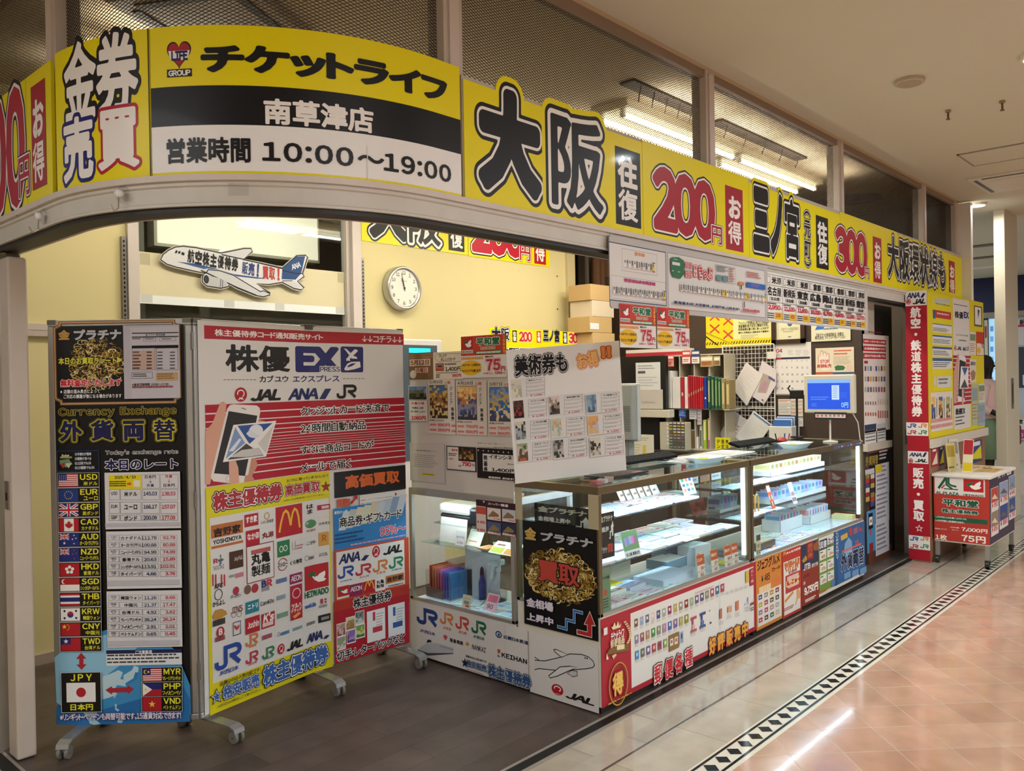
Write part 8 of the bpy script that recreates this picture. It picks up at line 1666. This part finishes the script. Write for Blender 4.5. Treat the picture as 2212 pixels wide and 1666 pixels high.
def bsh(b,c,d=.0012,t=.0008,z=(1920,600,4.3836)):a=artY(Yb-d);a.zoom(*z);a.slab(b,c,t);return a
a=artY(Yb);a.meters();a.slabuv(6.82,.95,8.49,2.08,'d8c81a',.0015)
for x in(6.84,7.6,8.46):
 for z in(.965,2.065):a.rectuv(x,z,x+.008,z+.008,'33301a')
a.build('notice_board','yellow notice board facing the corridor beyond the red strip sign','board')
for b,c,l,f in(((400,165,600,1065),'dcd01e','yellow timetable poster with blue bars at the left of the yellow board',0),((604,190,775,1415),'d8d4d0','long white poster with a phone in a hand on the yellow board',1),((395,1090,607,1425),'d4ccc4','movie ticket sheet at the lower left of the yellow board',2),((808,262,885,468),'5a5248','small framed picture at the upper right of the yellow board',3),((765,510,825,735),'d2cdbe','pale price slip right of the phone poster',4),((828,510,902,740),'b8402c','red voucher slip at the right edge of the yellow board',5),((766,770,828,992),'cfc8bc','white slip with a brown animal shape on the yellow board',6),((785,1010,845,1390),'a8b890','green and white slip low on the yellow board',7),((848,1005,910,1180),'c8ccc0','pale ticket slip low on the yellow board, above the blue one',8),((846,1190,912,1395),'8fb0c4','blue ticket slip at the lower right of the yellow board',9)):
 a=bsh(b,c,.0012+.0002*f);x0,y0,x1,y1=b;w,h=x1-x0,y1-y0
 if f==0:
  a.poly([(415,235),(450,195),(575,205),(580,240)],'b8c0c8');a.text('格安販売',(440,235,580,275),'5a78b0',.04);a.rect((415,300,590,400),'b83a38');a.rect((418,305,440,390),'3a5a90');a.text('新幹線回数券',(455,328,570,362),'e8dcd8',.03,prop=True)
  for k in range(4):y=430+110*k;a.rect((413,y,598,y+102),'dcdcdc');a.rect((413,y,598,y+32),'3a5a98');a.bars((420,y+40,590,y+96),3,'55585e',k,.5)
  a.rect((455,935,590,1035),'d0d0cc');a.bars((470,955,580,1020),2,'666',5,.5);a.ell((420,930,452,1030),'d8c8b0')
 elif f==1:
  a.bars((615,245,755,285),1,'444',3,.6);a.text('株優',(622,310,705,395),'1a1a1c',.06);a.text('EX',(708,320,758,390),'20286e',.06,gap=0);a.text('クレジットカード決済',(636,530,750,560),'333',.02,prop=True);a.text('24時間自動納品',(656,585,735,605),'333',.02,prop=True);jalmark(a,(618,640,642,692));jal(a,(645,650,690,688));ana(a,(698,655,735,695));jr(a,(738,652,756,694),'1a1a1c')
  q=a.box((608,735,792,1190));H=q[3]-q[1];a.rectuv(q[0],q[1],q[0]+(q[2]-q[0])*.93,q[3],'a81e2e')
  for k in range(11):a.rectuv(q[0],q[1]+H*(k+.7)/11.5,q[0]+(q[2]-q[0])*.93,q[1]+H*(k+.9)/11.5,'e0d8d8')
  a.poly([(612,900),(655,715),(668,740),(640,1190),(612,1190)],'c89a88');a.poly([(664,730),(720,745),(730,780),(715,1180),(650,1165)],'e2dedc');a.poly([(668,775),(728,800),(716,1140),(655,1120)],'2a282c');a.poly([(682,840),(752,845),(752,1050),(668,1052)],'e8e6e4');a.poly([(690,850),(746,852),(718,930)],'3a5a8a');a.poly([(678,1044),(748,1042),(716,960)],'4a4a4c');a.poly([(690,1055),(712,1060),(705,1200),(690,1195)],'d0a08e')
  a.text('株優EX',(630,1240,722,1290),'22222a',.05);a.bars((630,1320,720,1400),3,'666',4,.4)
 elif f==2:
  for k in range(3):a.mosaic((402+70*k,1130,442+70*k,1335),(MP[1],MP[0],('9aa87a','c8b88a','6a5a3a'))[k],3,6,60+k);a.rect((450+70*k,1140,458+70*k,1320),'555')
  a.bars((398,1345,604,1420),2,'c88484',4,.6,False)
 elif f==3:a.rect((815,275,876,450),'d8d8d6');a.poly([(840,300),(860,310),(845,390)],'4a4a48')
 elif f==6:a.poly([(772,900),(800,870),(822,900),(815,960),(785,975)],'9a7a5a');a.text('超国宝',(772,795,820,830),'222',.03)
 elif f==5:a.rect((832,620,900,735),'d8d0c8');a.text('75',(872,620,898,668),'b5243a',.05);a.ell((835,660,870,720),'d8b020')
 else:a.rect((x0+4,y0+h*.1,x1-4,y0+h*.4),('7a8a6a','8a9aa0')[f%2]);a.bars((x0+5,y0+h*.5,x1-5,y0+h*.9),5,'b06a6a',f,.4)
 a.build('notice_slip' if f>2 else 'poster',l,'poster' if f<3 else 'slip',None,mat=LAMIN if f in(0,1)else PAPER)
for b,c,c2,l in(((405,130,468,290),'9a2a3a','d8c8b8','red and white card on the brown panel below the ledge'),((475,110,528,280),'3a4068','d8c41c','navy card with a yellow triangle on the brown panel below the ledge'),((752,70,885,240),'3a4a7a','d0c828','blue framed card with yellow writing on the brown panel below the ledge')):
 a=bsh(b,c,z=(1920,940,4.3836));x0,y0,x1,y1=b;a.poly([(x0+5,y1-5),(x1-5,y1-20),(x1-12,y0+25)],c2);a.rect((x0+10,y0+10,x1-20,y0+22),'d8d8dc');a.build('voucher_slip',l,'slip',None,mat=PAPER)
CX,CY,CX1,CY1=6.862,1.535,7.66,1.915
t=thing('display_cart','small wheeled cart wrapped in red voucher posters in front of the yellow board','cart',(7.26,1.72,0))
MB().box((CX+.002,CY+.002,.165),(CX1,CY1,.66),'cfc8bc').build('body',PAINT,t,bev=.003);MB().box((CX-.012,CY-.012,.66),(CX1+.012,CY1+.012,.682),'dcd8d0').build('top',PAINT,t,bev=.004)
for x in(CX+.02,CX1-.02):
 for y in(CY+.02,CY1-.02):
  l=MB().box((x-.014,y-.014,.055),(x+.014,y+.014,.165),'a8a6a2').build('leg',ALU,t);w=MB()
  w.cyl((x-.012,y-.014,.026),(x-.012,y+.014,.026),.026,c='1a1a1c');w.box((x-.02,y-.018,.03),(x+.012,y+.018,.058),'222226');w.build('caster',PLASTIC,l,bev=.003)
a=artX(CX);a.zoom(1920,940,4.3836);a.slabuv(-CY1,.175,-CY,.655,'b23a30',.0015);a.rect((432,385,912,590),'dcd8d4');G='1f5a40'
a.line([(470,505),(540,405)],.018,G);a.line([(545,405),(545,470),(600,512)],.014,G);a.line([(500,505),(530,470)],.01,'b8343a');a.line([(565,405),(565,460),(590,478),(640,490)],.014,G);a.line([(520,508),(655,518)],.008,G);a.text('AL.PLAZA',(445,530,665,574),G,.045,gap=.06);heiwado(a,(706,415,898,588),G)
a.text('平和堂',(508,598,850,696),G,.045,out=((.09,'ece8e4'),),gap=.2);a.text('株主優待券',(500,692,850,764),G,.045,out=((.09,'ece8e4'),));a.rect((428,760,935,850),G);a.text('1,000円以上のお買い上げにつき、',(440,764,740,808),'dfe8e2',.025,prop=True);a.text('1,000円毎に1枚使用できます。',(440,796,718,842),'dfe8e2',.025,prop=True)
a.text('額面100円',(436,878,548,900),'e8d4d0',.02);a.text('100枚',(580,866,668,886),'f0e4e0',.03);a.text('セット',(596,892,660,908),'f0e4e0',.03);a.text('7,000円',(688,872,935,936),'f0e4e0',.03,gap=.06);a.text('1枚',(440,935,552,1000),'f0e4e0',.03);a.text('75円',(688,942,918,1032),'f0e4e0',.035,gap=.1);a.build('front_poster',parent=t)
a=artY(CY);a.zoom(1920,940,4.3836);a.slabuv(CX+.01,.175,CX1-.005,.655,'3a3448',.0015);a.text('スーパー銭湯',(1035,345,1160,370),'e0dcdc',.03,prop=True)
for k,(x0,x1,y0)in enumerate(((966,1040,510),(1046,1130,455),(1134,1200,395))):
 for j in range(2):Y0=y0+j*(225-8*k);a.rect((x0,Y0,x1,Y0+190-10*k),'d4d0cc');a.rect((x0+3,Y0+4,x1-3,Y0+105),('b0483a','8a9ab8','7a94b0','8a7a6a','2f4a86','34508a')[k+3*j]);a.poly([(x0+8,Y0+100),((x0+x1)/2,Y0+48),(x1-8,Y0+92)],('d8c8b8','6a5a4a','8a7a6a')[k]);a.text('¥'+('950','790','840','850','880','780')[k+3*j],(x0+10,Y0+135,x1-8,Y0+158),'b8404a',.04)
a.build('side_poster',parent=t)
def art_slip():pass
stand_card(7.02,1.72,.683,.07,.26,.25,'d8d0b0',lambda a,w,h:(a.rectuv(-w*.45,h*.55,w*.45,h*.98,'a82a34'),a.rectuv(-w*.45,h*.05,w*.45,h*.3,'d0b81e')),'ticket_card','slanted red and yellow ticket card standing on the cart','ticket card',face='x')
for k,(x,y,c,c2,l)in enumerate(((7.10,1.84,'c8b87a','a8903a','yellowish leaflet standing on the cart behind the slanted card'),(7.28,1.86,'c8c0b4','8a8a80','pale leaflet standing on the cart, next to the yellowish one'),(7.40,1.80,'8a8c88','5a5c58','grey ticket block standing at the back of the cart'))):stand_card(x,y,.683,.12,(.22,.24,.12)[k],.1,c,lambda a,w,h,c2=c2:(a.rectuv(-w*.4,h*.5,w*.4,h*.9,c2),a.rectuv(-w*.4,h*.1,w*.2,h*.16,'6a6a60')),'leaflet',l,'leaflet',rz=-.3)
for k,(x,y,w,c)in enumerate(((7.30,1.66,.3,'c8a46a'),(7.5,1.75,.2,'d0c08a'))):flat(x,y,.6825,w,.2,.002,.1*k,(c,'d8c8a0','a88a5a','b87a4a'),90+k,'leaflet','tan picture leaflet lying on the cart top, %s'%('nearer' if k==0 else 'farther'),'leaflet',None)
PY=2.27
struct(MB().box((6.552,PY,0),(6.66,PY+.08,2.0),'4a382a').box((6.45,PY-.002,1.63),(6.66,PY+.02,2.0),'b8b0a6').build('wall_pier',PAINT));struct(MB().box((6.66,PY+.03,0),(7.16,PY+.07,2.0),'17130f').build('door_1',PAINT))
tag(MB().box((6.40,PY-.03,.865),(6.95,PY+.03,.92),'b9b2a6').build('ledge',PAINT,bev=.003),'pale ledge between the glass counter and the dark doorway','ledge')
tag(MB().box((6.452,PY-.012,0),(6.96,PY-.002,.862),'5a3426').build('wood_panel',PAINT),'reddish brown panel below the pale ledge beside the counter','panel')
struct(MB().box((7.07,2.13,0),(7.15,2.2,1.985),'a39a90').box((7.066,2.15,.88),(7.07,2.18,1.0),'6a645c').build('trim_21',ALU,bev=.003))
a=artY(PY-.006);a.zoom(*Z6);a.slabuv(6.405,1.005,6.97,1.755,'d6d0cc',.0015);a.text('チケットライフ',(893,588,1000,612),'8a2a3a',.05,prop=True)
for k,s__ in enumerate(('切手・ハガキ・収入印紙','全種類販売中です!','1枚からでも!まとめ買いでも!')):y=650+58*k;a.rect((850,y,1036,y+52),'b02a3a');a.text(s__,(858,y+12,1030,y+40),'efe4e0',.035,prop=True)
for r_ in range(3):
 for k in range(8):a.rect((862+22*k,875+86*r_,876+22*k,915+86*r_),STP[(k+5*r_)%17])
a.rect((858,832,888,854),'9a2a34')
for r_ in range(2):
 for k in range(5):a.rect((866+20*k,1165+90*r_,876+20*k,1192+90*r_),('8a7a7a','a85a4a')[r_]);a.rect((970+18*k,1145+95*r_,980+18*k,1190+110*r_),('c8b4a8','b0605a')[r_])
a.build('poster','tall white stamp price poster with red headings, beside the dark doorway','poster',mat=PAPER)
for b,c,l in(((862,1358,958,1505),'2e3a5a','white notice with a navy head above the pale ledge'),((964,1350,1036,1485),'b8b8bc','plain pale notice above the pale ledge')):a=artY(PY-.006);a.zoom(*Z6);a.slab(b,'d0d0d0',.001);x0,y0,x1,y1=b;a.rect((x0,y0,x1,y0+28),c);a.bars((x0+6,y0+42,x1-6,y1-10),4,'55585e',x0,.45,False);a.build('notice_sheet',l,'notice',mat=PAPER)
a=artY(PY-.0135);a.zoom(1590,940,3.6205);a.slabuv(6.46,.09,6.95,.845,'121214',.001);a.text('外貨両替',(1012,170,1112,225),'8a7a34',.04);a.bars((1120,125,1190,190),3,'b8b8bc',3,.5);a.rect((1010,275,1082,298),'b8b8bc')
for k in range(7):
 for j in range(2):a.rect((1014+38*j,310+36*k,1044+38*j,336+36*k),('8a7a3a','a83a34','3a4a80','c8c0b8','8a2a2a','b0a04a','2a2a2a')[(k+3*j)%7])
a.rect((1020,600,1092,900),'4a8ab8');a.rect((1034,618,1070,728),'14130f');a.rect((1040,645,1066,700),'e0dedc');a.ell((1048,662,1060,684),'b02a34');a.rect((1046,740,1056,780),'a83a44');a.rect((1042,850,1072,915),'8a2a2a')
for k,y in enumerate((235,455,695)):a.rect((1088,y,1198,y+205),'c2c4cc');a.bars((1098,y+15,1190,y+190),6,'6a6e80',k,.4)
a.rect((1090,238,1140,285),'c8b81e');a.build('poster','black currency poster with pale rate sheets on the brown panel beyond the counter','poster')
tag(MB().box((9.12,1.88,0),(9.66,1.975,3.02),'c9c2ac').build('column',paint('column_paint',.35,noise=.03),bev=.004),'cream column with a recessed handle standing in the corridor','column',kind='structure');q=onY(1.878,2187,850);tag(MB().box((q.x-.04,1.874,q.z-.15),(q.x+.04,1.8795,q.z+.15),'8a867c').box((q.x-.02,1.872,q.z-.1),(q.x+.02,1.8745,q.z+.1),'3a3833').build('handle_plate',ALU),'metal handle plate set into the cream column','handle')
FX=15.5
struct(MB().box((FX,-6,2.42),(FX+.4,11.5,3.02),'141c4c').box((FX+.1,-6,0),(FX+.3,11.5,2.42),'b9c4cc').box((FX,-6,0),(FX+.3,11.5,.75),'c4bcaa').box((FX-.02,-6,2.36),(FX+.3,11.5,2.44),'a89a86').build('wall_far',PAINT))
q0=lambda x,y:onX(FX-.03,x,y)
def fs(b,c,name,label,cat,st=.0,f=None,d=.03):
 a=artX(FX-d);a.slab(b,c,.01);(f or(lambda a:None))(a);return a.build(name,label,cat,mat=emit('shop_glow','fff',.8)if st else PRINT)
fs((2124,690,2152,845),'9cc4e0','lit_window','bright blue-white shop window across the hall, left of the cream column','window',1,lambda a:[a.rect((2139,705+22*k,2146,716+22*k),('4a80b0','5a90c0')[k%2])for k in range(6)])
fs((2124,688,2137,830),'2a2a2a','framed_poster','black framed pale poster across the hall just right of the yellow board','poster',0,lambda a:(a.rect((2126,692,2135,826),'d2d4b8'),a.rect((2127,705,2132,730),'b83a34')),.06)
fs((2124,826,2152,848),'e0dcdc','price_sign','white 185 price sign across the hall','sign',0,lambda a:(a.rect((2136,822,2152,830),'d8863a'),a.text('185',(2136,832,2150,842),'c02a6a',.04,gap=.05)),.07)
fs((2197,690,2212,745),'d8d4d8','shop_poster','white poster with black characters at the right edge, across the hall','poster',0,lambda a:(a.text('新',(2202,690,2214,702),'1a1a1c',.05),a.rect((2199,702,2214,706),'b82a5a')),.05)
fs((2197,750,2220,838),'3a4654','dark_window','dark shop window at the right edge beyond the column','window',0,lambda a:a.rect((2209,810,2220,832),'d0d4d8'),.05)
fs((2197,905,2220,950),'d8d4d4','shop_sign','white sign with pink band low at the right edge beyond the column','sign',0,lambda a:(a.text('室',(2199,906,2210,916),'222',.04),a.rect((2198,928,2220,948),'b83a7a'),a.text('00',(2199,936,2210,944),'e8dce4',.04)),.05)
t=MB().box((FX-.6,3.0,2.02),(FX-.45,4.2,2.1),'d8ecf8');tag(MB().box((10.1,2.62,2.43),(10.2,3.3,2.47),'d8ecf8').box((10.1,2.64,2.36),(10.22,2.74,2.43),'c8e0f0').box((10.1,3.0,2.36),(10.22,3.1,2.43),'c8e0f0').box((10.14,2.9,2.47),(10.16,2.92,3.02),'888').build('rail_light',emit('cool_glow','fff',1.6)),'bluish lit track light fitting beyond the end post','ceiling light')
for k,(px,py)in enumerate(((2096,584),(2106,597),(2112,614))):
 q=onZ(3.01,px,py-(0));q=Vector((11.5+1.2*k,onX(11.5+1.2*k,px,py).y,3.012));tag(MB().box((q.x-.08,q.y-.3,3.008),(q.x+.08,q.y+.3,3.02),('6a5c4a','6a5c4a','f4efe6')[k]).build('ceiling_slot',PAINT),'dim slot in the far ceiling beyond the yellow board, %s'%('nearest','middle','farthest')[k],'ceiling slot','far ceiling slots')
def person(x,y):
 t=thing('person','person in a pale pink blouse holding a brown bag, mostly hidden behind the yellow board','person',(x,y,0))
 J=[(0,0,.86,.11),(0,0,1.02,.10),(0,.01,1.2,.12),(0,0,1.31,.08),(0,-.01,1.40,.05),(0,-.015,1.47,.062),(0,-.01,1.55,.078),(0,0,1.62,.05)]
 E_=[(i,i+1)for i in range(7)]
 def chain(st,P):
  k=st
  for p in P:J.append(p);E_.append((k,len(J)-1));k=len(J)-1
  return k
 for s in(-1,1):
  chain(0,[(s*.085,0,.80,.085),(s*.09,-.01,.45,.055),(s*.09,.01,.09,.038),(s*.09,-.05,.04,.036),(s*.09,-.15,.03,.026)])
  h=chain(2,[(s*.15,0,1.29,.055),(s*.20,.02,1.05,.04),(s*.17,-.16,.94,.03),(s*.15,-.21,.93,.026)])
  for f_ in range(4):chain(h,[(s*.15+(f_-1.5)*.018,-.26,.92,.009),(s*.15+(f_-1.5)*.017,-.275,.89-.004*f_,.008),(s*.15+(f_-1.5)*.016,-.255,.875,.007)])
  chain(h,[(s*.11,-.235,.93,.010),(s*.10,-.255,.91,.008)])
 chain(6,[(0,-.075,1.53,.022),(0,-.10,1.515,.012)])
 for s in(-1,1):chain(6,[(s*.08,.0,1.54,.012)])
 me=bpy.data.meshes.new('body');me.from_pydata([(x+p[0],y+p[1],p[2])for p in J],E_,[]);a_=me.color_attributes.new('Col','FLOAT_COLOR','POINT');a_.data.foreach_set('color',[c for p in J for c in(*lin('c99a82'),1)]);o=bpy.data.objects.new('body',me);COL.objects.link(o);o.parent=t;o.location=-t.location
 sk_=o.modifiers.new('skin','SKIN');sv=me.skin_vertices[0].data
 for v,p in zip(sv,J):v.radius=(p[3],p[3]*.85)
 sv[0].use_root=True;o.modifiers.new('smooth','SUBSURF').levels=2;o.modifiers['smooth'].render_levels=2
 me.materials.append(emit('x','fff',0)if False else bpy.data.materials['skin_tone'])
 L=lambda pr,c,nm,rx=1,ry=.75:MB().lathe(pr,(x,y,0),c,28,rx,ry).build(nm,CLOTH,t,smooth=True)
 L([(.16,.86),(.165,1.0),(.175,1.2),(.15,1.32),(.07,1.37),(.06,1.37),(.14,1.31)],'d9b8b4','blouse');L([(.15,.94),(.19,.8),(.23,.42),(.22,.42),(.17,.8)],'6f8a6a','skirt')
 MB().lathe([(.02,.085),(.07,.06),(.098,0),(.095,-.06),(.08,-.1),(.06,-.09)],(x,y+.022,1.575),'1e1714',28,1,1).build('hair',CLOTH,t,smooth=True)
 for s in(-1,1):
  MB().tube([(x+s*.145,y,1.3),(x+s*.20,y+.01,1.15),(x+s*.215,y+.02,1.04),(x+s*.19,y-.08,.985)],[.075,.066,.058,.052],'dcbfba',14).build('sleeve',CLOTH,t,smooth=True);MB().lathe([(.011,-.005),(.008,.005)],(x+s*.03,y-.088,1.56),'1c1614',10).build('eye',CLOTH,t)
 MB().tube([(x-.025,y-.09,1.49),(x,y-.094,1.487),(x+.025,y-.09,1.49)],.005,'9a4a48',6).build('mouth',CLOTH,t)
 b=thing('handbag','brown leather handbag held by the half-hidden person','bag',(x,y-.27,.6));MB().box((x-.19,y-.32,.58),(x+.19,y-.22,.82),'5a2f22').build('bag_body',CLOTH,b,bev=.025);MB().tube([(x-.12,y-.27,.81),(x-.13,y-.27,.88),(x,y-.27,.91),(x+.13,y-.27,.88),(x+.12,y-.27,.81)],.009,'46241a').build('strap',CLOTH,b,smooth=True)
CLOTH=paint('cloth',.8,noise=.06,scale=60);paint('skin_tone',.5,noise=.03)
q=onX(11.2,2132,850);person(11.2,q.y)
